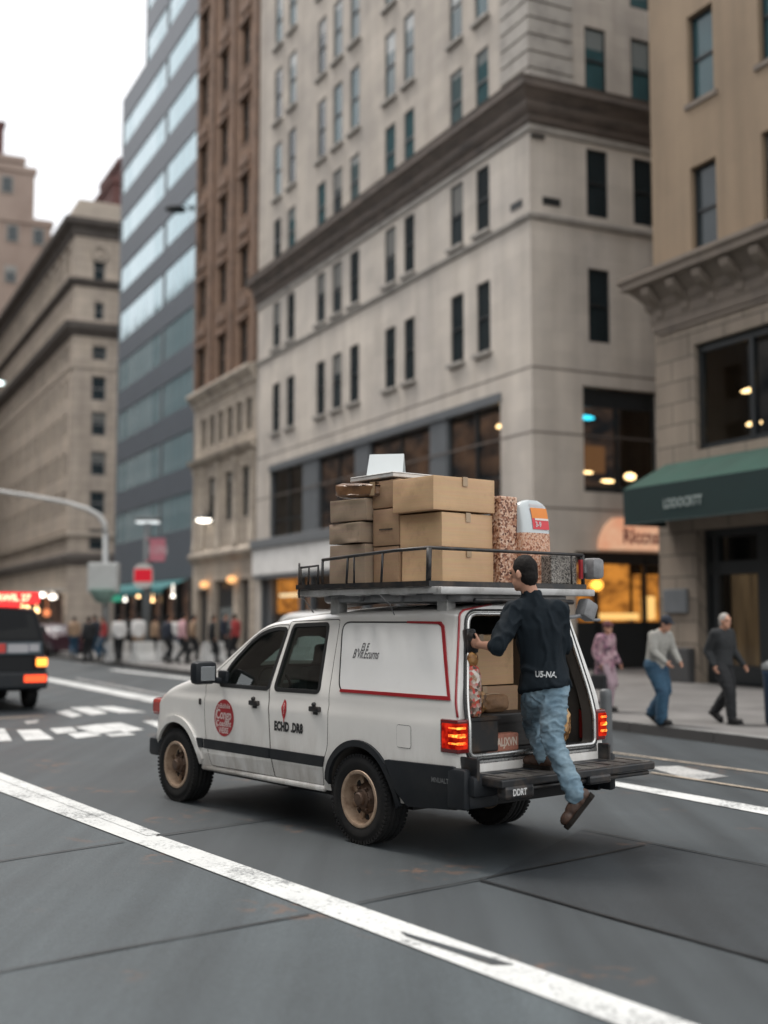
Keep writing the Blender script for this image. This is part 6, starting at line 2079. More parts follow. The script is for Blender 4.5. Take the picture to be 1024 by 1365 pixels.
def wrinkle(me, amp, scl, seed=0.0, stretch=(1, 1, 1), ridge=True):
    me.update()
    N = [v.normal.copy() for v in me.vertices]
    for v, n in zip(me.vertices, N):
        p = V((v.co.x * scl * stretch[0], v.co.y * scl * stretch[1], v.co.z * scl * stretch[2])) + V((seed, seed * 1.7, seed * 0.3))
        p += V((noise.noise(p * 0.5), noise.noise(p * 0.5 + V((9, 0, 0))), noise.noise(p * 0.5 + V((0, 9, 0))))) * 0.8
        a = noise.noise(p)
        if ridge: a = max(-0.35, 0.75 - abs(a) * 4.2) * 0.9 + 0.5 * noise.noise(p * 0.6)
        a += 0.2 * noise.noise(p * 2.3)
        v.co += n * (a * amp)
    me.update()

def finish_cloth(name, me, mat, parent, loc):
    me.materials.clear(); me.materials.append(mat)
    for p in me.polygons: p.use_smooth = True
    for v in me.vertices: v.co -= loc
    return obj_from(name, me, parent)

def loft_rings(mb, rings, n=28):
    """rings: (center, right axis, fwd axis, half width, half depth); closed solid"""
    vs = []
    for c, r, f, a, b in rings:
        for k in range(n):
            t = 2 * PI * k / n
            ct, st = math.cos(t), math.sin(t)
            e = 0.85
            vs.append(c + r * (a * abs(ct) ** e * (1 if ct > 0 else -1)) + f * (b * abs(st) ** e * (1 if st > 0 else -1)))
    fs = []
    for i in range(len(rings) - 1):
        for k in range(n):
            k2 = (k + 1) % n
            fs.append((i * n + k, i * n + k2, (i + 1) * n + k2, (i + 1) * n + k))
    fs.append(tuple(reversed(range(n)))); fs.append(tuple((len(rings) - 1) * n + k for k in range(n)))
    mb.mesh(vs, fs)

def frame(fwd, up=V((0, 0, 1))):
    f = fwd.normalized(); r = f.cross(up).normalized(); u = r.cross(f).normalized()
    return Matrix((r, f, u)).transposed()        # columns: right, forward, up

def add_hand(mb, wrist, d, palm_n, s=1.0, curl=0.6, thumb_side=1):
    """palm, four unequal bent fingers and a thumb; d = hand direction, palm_n = the way the palm faces"""
    d = d.normalized(); side = d.cross(palm_n).normalized(); pn = side.cross(d).normalized()
    M = Matrix((side, d, pn)).transposed()
    c = wrist + d * (0.052 * s)
    mb.ball(c, (0.040 * s, 0.052 * s, 0.016 * s), 2, M.to_4x4())
    mb.limb([wrist - d * 0.02 * s, wrist + d * 0.03 * s], [0.027 * s, 0.026 * s], 10)
    for i, (off, L, r) in enumerate(((-0.029, 0.070, 0.0085), (-0.0095, 0.078, 0.009), (0.010, 0.073, 0.0085), (0.028, 0.057, 0.0075))):
        b = wrist + d * (0.092 - 0.005 * abs(i - 1)) * s + side * (off * thumb_side * s)
        pts = [b - d * 0.02 * s, b]; a = 0
        p = b.copy()
        for j, seg in enumerate((0.45, 0.32, 0.25)):
            a += curl * (0.55 + 0.45 * j)
            p = p + (d * math.cos(a) + pn * math.sin(a)) * (L * seg * s)
            pts.append(p.copy())
        mb.limb(pts, [r * s * 1.05, r * s, r * s, r * s * 0.92, r * s * 0.8], 8)
    tb = wrist + d * 0.03 * s - side * (0.03 * thumb_side * s)
    t1 = tb + (d * 0.6 - side * thumb_side * 0.75 + pn * 0.25).normalized() * 0.035 * s
    t2 = t1 + (d * 0.85 - side * thumb_side * 0.2 + pn * 0.6).normalized() * 0.03 * s
    mb.limb([wrist + d * 0.02 * s - side * (0.015 * thumb_side * s), tb, t1, t2], [0.014 * s, 0.012 * s, 0.0105 * s, 0.009 * s], 8)

def figure(root, J, st):
    """J: joints (world), st: style. children: body, hair, top, trousers, shoe x2 (+extras)"""
    L0 = root.location.copy()
    vb, vc = st.get('vb', 0.010), st.get('vc', 0.012)
    s = st.get('s', 1.0)
    fw = J['fwd'].normalized(); rt = fw.cross(V((0, 0, 1))).normalized()
    hf = J['hf'].normalized()
    H = J['head']; hM = frame(hf)
    r_, f_, u_ = hM.col[0], hM.col[1], hM.col[2]
    pel = (J['hipL'] + J['hipR']) / 2
    pr = (J['hipR'] - J['hipL']).normalized(); sr = (J['shR'] - J['shL']).normalized()
    neck = J['neck']
    mid = J.get('mid', pel.lerp(neck, 0.5))
    def spine(t):
        return pel * (1 - t) ** 2 + (mid * 2 - (pel + neck) / 2) * (2 * t * (1 - t)) + neck * t * t
    def axes(t):
        r = (pr * (1 - t) + sr * t).normalized()
        up = (spine(min(1, t + 0.05)) - spine(max(0, t - 0.05))).normalized()
        f = up.cross(r).normalized()
        return r, f
    W = st.get('w', 1.0)
    def rings(tab, grow=0.0):
        out = []
        for t, a, b in tab:
            r, f = axes(max(0, min(1, t)))
            c = spine(t) if 0 <= t <= 1 else (pel + (pel - spine(0.1)) * (-t * 10) if t < 0 else neck + (neck - spine(0.9)) * ((t - 1) * 10))
            out.append((c, r, f, (a + grow) * s * W, (b + grow) * s * W))
        return out
    # ---- the body: one continuous skin surface
    mb = MB()
    mb.ball(H + u_ * 0.018 * s - f_ * 0.006 * s, (0.074 * s, 0.094 * s, 0.105 * s), 3, hM.to_4x4())
    mb.ball(H - u_ * 0.058 * s + f_ * 0.026 * s, (0.056 * s, 0.062 * s, 0.066 * s), 3, hM.to_4x4())
    mb.ball(H - u_ * 0.102 * s + f_ * 0.062 * s, (0.026 * s, 0.022 * s, 0.020 * s), 2, hM.to_4x4())          # chin
    mb.limb([H + u_ * 0.012 * s + f_ * 0.086 * s, H - u_ * 0.022 * s + f_ * 0.108 * s, H - u_ * 0.034 * s + f_ * 0.098 * s], [0.010 * s, 0.013 * s, 0.012 * s], 8)   # nose
    mb.limb([H - u_ * 0.062 * s + f_ * 0.083 * s - r_ * 0.018 * s, H - u_ * 0.062 * s + f_ * 0.087 * s, H - u_ * 0.062 * s + f_ * 0.083 * s + r_ * 0.018 * s], [0.008 * s, 0.010 * s, 0.008 * s], 8)  # lips
    mb.limb([H + u_ * 0.030 * s + f_ * 0.082 * s - r_ * 0.045 * s, H + u_ * 0.034 * s + f_ * 0.092 * s, H + u_ * 0.030 * s + f_ * 0.082 * s + r_ * 0.045 * s], [0.010 * s, 0.012 * s, 0.010 * s], 8)   # brow
    for sg in (-1, 1):                                                                               # ears
        M = frame(f_ * 0.75 + r_ * sg * 0.35).to_4x4()
        mb.ball(H - u_ * 0.012 * s - f_ * 0.004 * s + r_ * sg * 0.080 * s, (0.010 * s, 0.019 * s, 0.033 * s), 2, M)
    mb.limb([H - u_ * 0.055 * s - f_ * 0.016 * s, neck - V((0, 0, 0.02))], [0.056 * s, 0.062 * s])
    loft_rings(mb, rings([(-0.08, 0.12, 0.09), (0.0, 0.15, 0.105), (0.2, 0.145, 0.10), (0.4, 0.135, 0.10), (0.65, 0.165, 0.115), (0.85, 0.165, 0.10), (0.97, 0.09, 0.07), (1.02, 0.06, 0.055)]))
    for sd in 'LR':
        mb.limb([J['sh' + sd], J['el' + sd], J['wa' + sd]], [0.055 * s, 0.042 * s, 0.027 * s])
        mb.limb([J['el' + sd], J['el' + sd].lerp(J['wa' + sd], 0.35)], [0.042 * s, 0.043 * s])
        mb.limb([J['hip' + sd], J['kn' + sd], J['kn' + sd].lerp(J['an' + sd], 0.3), J['an' + sd]], [0.085 * s, 0.056 * s, 0.054 * s, 0.036 * s])
        fd_ = (J['toe' + sd] - J['an' + sd]); fu_ = J.get('fup' + sd, V((0, 0, 1))); fd_ = (fd_ - fu_ * fd_.dot(fu_)).normalized()
        mb.limb([J['an' + sd], J['an' + sd] + fd_ * 0.02 * s - fu_ * 0.03 * s, J['an' + sd] + fd_ * 0.11 * s - fu_ * 0.036 * s], [0.036 * s, 0.026 * s, 0.018 * s])
        hd = J.get('hd' + sd, J['wa' + sd] - J['el' + sd]); pn = J.get('pn' + sd, (rt if sd == 'L' else -rt))
        add_hand(mb, J['wa' + sd], hd, pn, s, J.get('curl' + sd, 0.35), 1 if sd == 'L' else -1)
    body = finish_cloth('body', voxel(mb, vb, 4, 0.4), st.get('skin', SKIN), root, L0)
    mb = MB()
    for sg in (-1, 1):
        mb.ball(H + u_ * 0.010 * s + f_ * 0.086 * s + r_ * sg * 0.031 * s - L0, 0.0105 * s, 1)
    mb.build('eye', M_EYE, root)
    # ---- hair
    hs = st.get('hair', 'short')
    if hs:
        mb = MB()
        mb.ball(H + u_ * 0.030 * s - f_ * 0.016 * s, (0.0805 * s, 0.094 * s, 0.101 * s), 3, hM.to_4x4())
        mb.ball(H - u_ * 0.022 * s - f_ * 0.040 * s, (0.071 * s, 0.066 * s, 0.085 * s), 3, hM.to_4x4())
        if hs == 'long':
            mb.ball(H - u_ * 0.08 * s - f_ * 0.05 * s, (0.075 * s, 0.05 * s, 0.12 * s), 3, hM.to_4x4())
        me = voxel(mb, vb * 0.9, 3); wrinkle(me, 0.003 * s, 45, 2.0, ridge=False)
        finish_cloth('hair', me, st.get('hairmat', HAIR_D), root, L0)
    if st.get('cap'):
        mb = MB()
        mb.ball(H + u_ * 0.045 * s - f_ * 0.006 * s, (0.088 * s, 0.104 * s, 0.098 * s), 3, hM.to_4x4())
        mb.ball(H + u_ * 0.045 * s + f_ * 0.105 * s, (0.065 * s, 0.07 * s, 0.012 * s), 2, hM.to_4x4())
        finish_cloth('cap', voxel(mb, vb, 3), st['cap'], root, L0)
    # ---- top
    tab = st.get('toptab') or [(-0.10, 0.176, 0.142), (0.0, 0.180, 0.145), (0.2, 0.172, 0.136), (0.42, 0.168, 0.132), (0.65, 0.188, 0.14), (0.82, 0.187, 0.125), (0.93, 0.135, 0.10), (1.0, 0.078, 0.075), (1.07, 0.070, 0.068)]
    mb = MB()
    loft_rings(mb, rings(tab, st.get('topgrow', 0.0)))
    sl = st.get('sleeve', 1.0)          # how far down the forearm the sleeve reaches
    sr_ = st.get('slr', (0.082, 0.066, 0.05))
    for sd in 'LR':
        e = J['el' + sd].lerp(J['wa' + sd], sl)
        mb.limb([spine(0.86).lerp(J['sh' + sd], 0.5), J['sh' + sd], J['el' + sd], e], [0.085 * s, sr_[0] * s, sr_[1] * s, sr_[2] * s])
    if st.get('coat'):
        loft_rings(mb, [(pel + V((0, 0, 0.1)), rt, fw, 0.19 * s, 0.15 * s), (pel - V((0, 0, 0.15)), rt, fw, 0.21 * s, 0.17 * s), (pel - V((0, 0, st['coat'])), rt, fw, 0.23 * s, 0.20 * s)])
    if st.get('hood'):
        mb.ball(spine(0.95) - fw * 0.08 * s, (0.11 * s, 0.07 * s, 0.10 * s), 2)
    me = voxel(mb, vc, 5)
    wrinkle(me, st.get('topw', 0.006) * s, 9, 1.0 + st.get('seed', 0), (1.0, 1.0, 0.7))
    topm = me
    top = finish_cloth('jacket', me, st['topmat'], root, L0)
    # ---- trousers
    tr = st.get('tr', (0.122, 0.112, 0.092, 0.088, 0.075))
    if st.get('trousers', True):
        mb = MB()
        loft_rings(mb, rings([(-0.17, 0.13, 0.10), (-0.1, 0.158, 0.128), (0.0, 0.158, 0.126), (0.10, 0.146, 0.114), (0.15, 0.142, 0.110)]))
        for sd in 'LR':
            h, k, a = J['hip' + sd], J['kn' + sd], J['an' + sd]
            mb.limb([h, h.lerp(k, 0.5), k, k.lerp(a, 0.45), k.lerp(a, 0.97)], [x * s for x in tr])
        me = voxel(mb, vc, 5)
        wrinkle(me, st.get('trw', 0.008) * s, 13, 4.0 + st.get('seed', 0), (0.8, 0.8, 1.5))
        finish_cloth('trousers', me, st['trmat'], root, L0)
    # ---- shoes
    for sd in 'LR':
        a, t = J['an' + sd], J['toe' + sd]
        d = (t - a); up = J.get('fup' + sd, V((0, 0, 1)))
        d = (d - up * d.dot(up)).normalized()
        M = frame(d, up).to_4x4()
        base = a - up * 0.062 * s
        mb = MB()
        mb.ball(base - d * 0.035 * s + up * 0.04 * s, (0.040 * s, 0.052 * s, 0.05 * s), 2, M)
        mb.ball(base + d * 0.06 * s + up * 0.036 * s, (0.046 * s, 0.09 * s, 0.050 * s), 2, M)
        mb.ball(base + d * 0.145 * s + up * 0.030 * s, (0.050 * s, 0.062 * s, 0.040 * s), 2, M)
        mb.limb([base + up * 0.03 * s, a, a + (J['kn' + sd] - a).normalized() * 0.07 * s], [0.045 * s, 0.046 * s, 0.046 * s], 10)
        sh = finish_cloth('shoe', voxel(mb, max(0.007, vb * 0.8), 3), st['shoemat'], root, L0)
        q = MB()
        out = [(-0.085, 0.026), (-0.06, 0.037), (0.02, 0.036), (0.10, 0.046), (0.16, 0.046), (0.20, 0.030), (0.21, 0.0)]
        out = [(x, -y) for x, y in out] + [(x, y) for x, y in reversed(out[:-1])]
        q.prism(out, -0.022, 0.010, lambda p, z: base + d * (p[0] * s) + M.col[0].to_3d() * (p[1] * s) + up * (z * s) - L0)
        q.build('sole', st.get('solemat', M_TYRE), sh, recalc=True)
    return topm, spine, axes

# ---------------------------------------------------------------- materials for clothes
def denim(name, col, fade):
    m, nt, out = newmat(name)
    tc = node(nt, 'ShaderNodeTexCoord'); o = tc.outputs['Object']
    n1 = noise_tex(nt, o, 5.0, 5.0, 0.6)
    r1 = ramp(nt, n1.outputs[0], [(0.35, col), (0.7, fade)])
    mp = node(nt, 'ShaderNodeMapping'); mp.inputs['Scale'].default_value = (8, 8, 26); nt.links.new(o, mp.inputs[0])
    n2 = noise_tex(nt, mp.outputs[0], 1.0, 4.0, 0.6)
    r2 = ramp(nt, n2.outputs[0], [(0.3, (0.72, 0.74, 0.76)), (0.65, (1.12, 1.12, 1.12))])
    c = mix(nt, 1.0, r1.outputs[0], r2.outputs[0], 'MULTIPLY')
    b = node(nt, 'ShaderNodeBsdfPrincipled', Roughness=0.85)
    nt.links.new(c, b.inputs['Base Color'])
    n3 = noise_tex(nt, o, 260.0, 2.0)
    bp = node(nt, 'ShaderNodeBump', Strength=0.25, Distance=0.004)
    nt.links.new(n3.outputs[0], bp.inputs['Height']); nt.links.new(bp.outputs[0], b.inputs['Normal'])
    nt.links.new(b.outputs[0], out.inputs[0])
    return m
M_DENIM = denim('light_denim', (0.105, 0.175, 0.23), (0.24, 0.33, 0.385))
M_DENIM_D = denim('dark_denim', (0.015, 0.045, 0.085), (0.03, 0.085, 0.14))
M_JACK = pbr('navy_fleece', (0.007, 0.012, 0.017), 0.8, var=0.35, scale=7, bump=0.15, bscale=150, spec=0.2)
M_BOOT = pbr('brown_boot', (0.075, 0.040, 0.027), 0.55, var=0.4, scale=14, dark=(0.025, 0.016, 0.013), darkscale=14)
M_SOLE = pbr('boot_sole', (0.016, 0.013, 0.011), 0.75, spec=0.2)

# ---------------------------------------------------------------- the delivery man, climbing on to the tailgate
W = atY
hold = vw(-1.092, 0.572, 1.595)
mp_ = dict(
    head=W(698, 764, 8.97), hf=V((-0.80, 0.62, -0.10)), neck=W(709, 795, 8.985), fwd=V((-0.34, 0.94, 0)),
    shL=W(686, 812, 8.93), shR=W(744, 814, 9.00), mid=W(721, 856, 9.0),
    elL=W(663, 862, 8.80), waL=hold + V((0.045, -0.055, -0.015)), elR=W(751, 862, 9.02), waR=W(728, 858, 9.24),
    hipL=W(715, 921, 9.00), hipR=W(739, 917, 8.93), knL=W(711, 964, 9.36), anL=W(725, 1010, 9.10), toeL=W(725, 1010, 9.10) + V((-0.11, 0.13, -0.05)),
    knR=W(736, 987, 8.80), anR=W(769, 1063, 8.66), toeR=W(769, 1063, 8.66) + V((-0.062, 0.005, -0.078)) * 2,
    hdL=V((-0.70, 0.62, 0.12)), pnL=V((0.55, 0.62, 0.25)), curlL=0.95, hdR=V((-0.5, 0.8, 0.1)), pnR=V((-0.8, -0.5, 0)), curlR=0.6,
    fupR=V((-0.78, 0.05, 0.62)).normalized())
mp_['fupR'] = (mp_['fupR'] - (mp_['toeR'] - mp_['anR']).normalized() * mp_['fupR'].dot((mp_['toeR'] - mp_['anR']).normalized())).normalized()
man = thing('person', 'man in dark pullover and light jeans climbing on to the open tailgate', 'person', V((mp_['hipR'].x, mp_['hipR'].y, 0.65)))
topm, spine, axes = figure(man, mp_, dict(vb=0.0075, vc=0.010, s=1.06, w=0.88, skin=SKIN, topmat=M_JACK, trmat=M_DENIM, shoemat=M_BOOT, solemat=M_SOLE, sleeve=0.22,
                        toptab=[(-0.015, 0.208, 0.172), (0.04, 0.212, 0.172), (0.14, 0.198, 0.158), (0.28, 0.178, 0.140), (0.45, 0.180, 0.136), (0.65, 0.202, 0.142), (0.82, 0.204, 0.127), (0.93, 0.150, 0.10), (1.0, 0.085, 0.078), (1.07, 0.078, 0.072)], slr=(0.076, 0.066, 0.058), topw=0.014, trw=0.013, tr=(0.108, 0.096, 0.077, 0.070, 0.066)))
# printed letters on the back of the pullover, laid on the cloth
bv = BVHTree.FromPolygons([v.co.copy() for v in topm.vertices], [tuple(p.vertices) for p in topm.polygons])
r0, f0 = axes(0.12)
c0 = spine(0.13) + r0 * 0.055
vs, fs = flat_text('U5-NA', 0.062, bold=0.0015, narrow=0.85)
P = []
for a, b in vs:
    o = c0 + r0 * a + V((0, 0, 1)) * (b - 0.16 * a) - man.location
    hit = bv.ray_cast(o - f0 * 0.6, f0)
    P.append((hit[0] - f0 * 0.004) if hit[0] is not None else o - f0 * 0.16)
q = MB(); q.mesh(P, fs); q.build('back_lettering', pbr('white_print', (0.5, 0.52, 0.53), 0.7, var=0.2, scale=40), man)

# ---------------------------------------------------------------- people on the pavement
def walker(label, pos, face, h=1.74, stride=0.5, lean=0.06, swing=0.35, st=None, group=None, phase=1, head_down=0.0, bend=0.0, cat='person'):
    """a walking figure; face = heading angle in degrees (0 = +X)"""
    a = math.radians(face)
    F = V((math.cos(a), math.sin(a), 0)); R = V((math.sin(a), -math.cos(a), 0)); U = V((0, 0, 1))
    k = h / 1.78
    def p(f, r, z): return V(pos) + (F * f + R * r + U * z) * k
    hz = 0.93
    sd = stride / 2
    up = U + F * (lean + bend)
    up.normalize()
    pel = p(0, 0, hz)
    def q(t, f=0, r=0): return pel + up * (t * k) + F * (f * k) + R * (r * k)
    def leg(foot, lift):
        hip = V((0, 0, hz - 0.02)); f_ = foot
        an = V((f_, 0, 0.075 + lift))
        d = V((an.x, 0, an.z - hip.z)); L = d.length
        bendk = math.sqrt(max(0.0004, 0.445 ** 2 - (min(L, 0.885) / 2) ** 2))
        m = hip + d * 0.5 + V((1, 0, 0)) * bendk * 0.9
        return m, an
    kF, aF = leg(sd, 0.01); kB, aB = leg(-sd, 0.10)
    fr, bk = ('R', 'L') if phase > 0 else ('L', 'R')
    J = dict(fwd=F, hf=(F + U * -head_down), head=q(0.665, 0.05 + head_down * 0.1), neck=q(0.53, 0.0), mid=q(0.27, -0.01 - bend * 0.08))
    sg = {'L': -1, 'R': 1}
    for s_ in 'LR':
        J['sh' + s_] = q(0.475, 0, sg[s_] * 0.175)
        sw = swing if s_ == bk else -swing
        J['el' + s_] = J['sh' + s_] + (U * -0.27 + F * (0.27 * sw * 0.7 - 0.05) + R * sg[s_] * 0.05) * k
        J['wa' + s_] = J['el' + s_] + (U * -0.22 + F * (0.12 + 0.2 * max(0, sw))) * k
        J['hip' + s_] = p(0, sg[s_] * 0.085, hz)
        kk, aa = (kF, aF) if s_ == fr else (kB, aB)
        J['kn' + s_] = p(kk.x, sg[s_] * 0.085, kk.z); J['an' + s_] = p(aa.x, sg[s_] * 0.08, aa.z)
        td = V((1, 0, 0.12 if s_ == fr else -0.55)).normalized()
        J['toe' + s_] = J['an' + s_] + (F * td.x + U * td.z) * 0.14 * k
        J['fup' + s_] = (U * td.x - F * td.z).normalized()
    st = dict(st or {}); st['s'] = k
    if J: pass
    t = thing('person', label, cat, pos, 0, group)
    over = st.pop('J', None)
    if over: J.update(over(J, p, q, F, R, U, k))
    figure(t, J, st)
    return t, J, F, R, k

def cloth(name, c, v=0.25, scale=6): return pbr(name, c, 0.85, var=v, scale=scale, bump=0.1, bscale=120)
M_BLK = cloth('black_cloth', (0.012, 0.013, 0.015)); M_SHOE = pbr('dark_shoe', (0.015, 0.014, 0.014), 0.5)
GP = 'people walking on the right pavement'
def gnd(px, py): return ground(px, py, 0.15)
face_r = math.degrees(math.atan2(-kd.y, -kd.x))      # walking towards the right of the picture, along the kerb
# woman in pink
pk = speckle('pink_print', [(0.10, 0.06, 0.08), (0.30, 0.16, 0.20), (0.42, 0.30, 0.32), (0.22, 0.10, 0.15)], 16, 0.85)
t, J, F, R, k = walker('person in a pink patterned coat carrying a dark bag, nearest the van', gnd(792, 949) + kn * 0.25, face_r + 10, 1.60, 0.30, 0.06, 0.18,
       dict(vb=0.014, vc=0.016, topmat=pk, trmat=cloth('mauve_skirt', (0.30, 0.22, 0.25)), shoemat=M_SHOE, hair='long', hairmat=pbr('brown_hair', (0.05, 0.028, 0.02), 0.6), coat=0.32, cap=cloth('maroon_hat', (0.09, 0.03, 0.035)), seed=3), GP)
bag = thing('shoulder_bag', 'dark shoulder bag hanging from the arm of the person in pink', 'bag', J['waR'] + R * 0.03 - V((0, 0, 0.02)), math.atan2(F.y, F.x))
q = MB(); q.box(-0.16, 0.16, -0.05, 0.05, -0.42, -0.16, bev=0.03); q.build('bag', M_BLK, bag)
q = MB(); q.tube([(-0.12, 0, -0.17), (-0.08, 0, -0.02), (0.0, 0, 0.03), (0.08, 0, -0.02), (0.12, 0, -0.17)], 0.01, 6); q.build('handle', M_BLK, bag)
# bent figure in grey
def bent(J, p, q, F, R, U, k):
    o = {}
    for s_, g in (('L', -1), ('R', 1)):
        o['el' + s_] = J['sh' + s_] + (U * -0.25 + F * 0.06 + R * g * 0.05) * k
        o['wa' + s_] = o['el' + s_] + (U * -0.15 + F * 0.17 - R * g * 0.06) * k
    return o
walker('stooping person in a pale grey jacket, dark cap and blue trousers', gnd(862, 967) + kn * 0.2, face_r + 6, 1.72, 0.34, 0.10, 0.2,
       dict(vb=0.014, vc=0.016, topmat=cloth('grey_fleece', (0.27, 0.265, 0.245)), trmat=M_DENIM_D, shoemat=M_SHOE, cap=cloth('navy_cap', (0.012, 0.016, 0.026)), J=bent, seed=5, tr=(0.13, 0.115, 0.1, 0.098, 0.095)), GP, head_down=0.3, bend=0.14)
walker('balding grey haired man in a black jacket striding along the pavement', gnd(958, 965) + kn * 0.1, face_r + 4, 1.74, 0.48, 0.05, 0.36,
       dict(vb=0.013, vc=0.016, topmat=cloth('black_jacket', (0.014, 0.016, 0.018)), trmat=M_BLK, shoemat=M_SHOE, hairmat=HAIR_G, seed=7), GP)

# ---------------------------------------------------------------- the crowd at the far corner
GC = 'people standing and walking at the far corner'
wh = cloth('white_shirt', (0.58, 0.57, 0.56)); pkc = cloth('pink_top', (0.5, 0.30, 0.32)); nav = cloth('navy_top', (0.02, 0.025, 0.04)); red = cloth('red_top', (0.32, 0.04, 0.04)); tan_ = cloth('tan_top', (0.30, 0.2, 0.13))
far = dict(vb=0.03, vc=0.034, shoemat=M_SHOE, topw=0.004, trw=0.004)
crowd = [(118, 884, 'person in all dark clothes at the left of the far crowd', M_BLK, M_BLK, 120), (158, 883, 'person in a white shirt and dark trousers standing left in the far crowd', wh, M_BLK, 110), (184, 882, 'person in a white shirt beside the red banner post at the far corner', wh, tan_, 100),
         (204, 879, 'person in a tan top right of the white shirts in the far crowd', tan_, M_BLK, 60), (222, 884, 'person in navy near the middle of the far crowd', nav, M_BLK, 40), (242, 885, 'person in a pink top at the right of the far crowd', pkc, M_BLK, 30),
         (138, 878, 'person in a red top behind the far crowd', red, M_DENIM_D, 200), (282, 884, 'person in black clothes just beyond the hood of the van', M_BLK, M_BLK, 20), (314, 882, 'person in a red top and dark trousers beyond the windscreen of the van', red, M_BLK, 150),
         (98, 877, 'person in brown beside the low dark saloon', tan_, M_DENIM_D, 100), (127, 880, 'person in navy between the dark figure and the red top in the far crowd', nav, M_DENIM_D, 160), (171, 877, 'person in black partly behind the two white shirts in the far crowd', M_BLK, M_BLK, 80),
         (232, 878, 'person in a white top behind the navy and pink figures', wh, M_DENIM_D, 60), (256, 880, 'person in brown right of the pink top in the far crowd', tan_, M_BLK, 20), (298, 879, 'person in navy between the black and the red outfits beyond the hood', nav, M_BLK, 340)]
for i, (px, py, lab_, tm, bm_, fa) in enumerate(crowd):
    P0 = ground(px, py, 0.15)
    walker(lab_, P0, fa, 1.66 + 0.05 * (i % 3), 0.3, 0.03, 0.2, dict(far, topmat=tm, trmat=bm_, hair='short', seed=i), GC, phase=1 if i % 2 else -1)
# ================================================================== other vehicles
M_BLKPAINT = pbr('black_paint', (0.004, 0.005, 0.007), 0.35, var=0.2, coat=0.05, spec=0.12)
def simple_car(name, label, cat, loc, rz, B, us_, paint, glass, wheels, wb, track, wr, group=None):
    t = thing(name, label, cat, loc, rz, group)
    me = B.mesh(us_, [paint, M_VDARK], 0, 20)
    for cx in wb:
        for sy in (1, -1):
            poly = arc(cx, wr, wr + 0.06, 0, 360, 28)[:-1]
            me = boolean(me, prism_cut(poly, min(sy * 0.45, sy * 1.2), max(sy * 0.45, sy * 1.2), XZ))
    obj_from('body', finish(me), t)
    for nm, poly in glass:
        for sy in (1, -1):
            q = MB(); B.patch(round_poly(poly, 0.05, 3), 0.004, 0, mb=q, side=sy, grid=0.2); q.build(nm, P_DARK, t)
    for cx in wb:
        for sy in (1, -1):
            wheel(t, cx, sy * track, sy, wr, 0.22, wr * 0.62, mrim=M_HUB, detail=False)
    return t

# dark sport utility cab at the left edge, seen from behind
SB = Body(W=[(-1.0, 0.93), (-0.93, 0.965), (-0.8, 0.98), (2.9, 0.98), (3.3, 0.93), (3.6, 0.8)], top=[(-1.0, 1.93), (-0.9, 1.97), (0.5, 2.0), (1.4, 1.95), (2.1, 1.25), (3.2, 1.15), (3.5, 1.0), (3.6, 0.9)],
          zb=[(-1.0, 0.5), (-0.6, 0.36), (3.6, 0.4)], crown=[(-1, 0.05), (3.6, 0.04)], rad=[(-1, 0.09), (1.4, 0.08), (2.1, 0.06), (3.6, 0.08)], x0=-1.0, x1=3.6, rake=0.16, belt=1.2, tum=0.25)
hz_ = math.atan2(kd.y, kd.x)
rgt = V((kd.y, -kd.x, 0))
suv_loc = V((-6.96, 23.74, 0)) - rgt * 0.86
us2 = [-1.0, -0.99, -0.97, -0.93, -0.85] + [-0.75 + 0.15 * i for i in range(28)] + [3.45, 3.53, 3.58, 3.6]
suv = simple_car('dark_cab', 'black sport utility cab with amber tail lamps and a lit red roof sign', 'car', suv_loc, hz_, SB, us2, M_BLKPAINT,
                 [('side_window', [(-0.75, 1.28), (0.35, 1.28), (0.35, 1.82), (-0.55, 1.80)]), ('side_window', [(0.45, 1.28), (1.75, 1.28), (1.25, 1.8), (0.45, 1.82)])], 1, (0.0, 2.75), 0.86, 0.36)
q = MB(); n = 8
for i in range(n):
    y0, y1 = -0.80 + 1.6 * i / n, -0.80 + 1.6 * (i + 1) / n
    f = lambda y, z: (-1.006 + SB.shift(-1.0, z), y, z)
    k0_, k1_ = 0.93, 0.93
    q.face([f(y0, 1.36), f(y1, 1.36), f(y1 * 0.88, 1.83), f(y0 * 0.88, 1.83)])
q.build('rear_window', pane_mat('cab_glass', (0.006, 0.007, 0.008), 0.15, spec=0.15), suv)
q = MB(); q.box(-1.10, -0.9, -0.97, 0.97, 0.42, 0.74, bev=0.05); q.build('rear_bumper', M_PLAST, suv)
q = MB(); q.box(-1.03, -0.995, -0.86, 0.86, 1.06, 1.30, bev=0.01); q.build('rear_panel', pbr('blue_grey_band', (0.03, 0.05, 0.065), 0.35), suv)
q = MB()
for (y0, y1, z0, z1, mi) in ((-0.80, -0.62, 1.12, 1.26, 1), (-0.60, -0.22, 1.10, 1.26, 1), (-0.18, 0.1, 1.10, 1.27, 0), (0.15, 0.8, 1.10, 1.26, 1)):
    q.box(-1.036, -1.031, y0, y1, z0, z1, mi)
q.build('sticker', [pbr('red_sticker', (0.5, 0.04, 0.03), 0.5), pbr('pale_sticker', (0.35, 0.35, 0.37), 0.5)], suv)
LAMPO = glow('amber_tail', (1.0, 0.33, 0.05), 3.2); LAMPR = glow('red_tail', (1.0, 0.09, 0.03), 2.2)
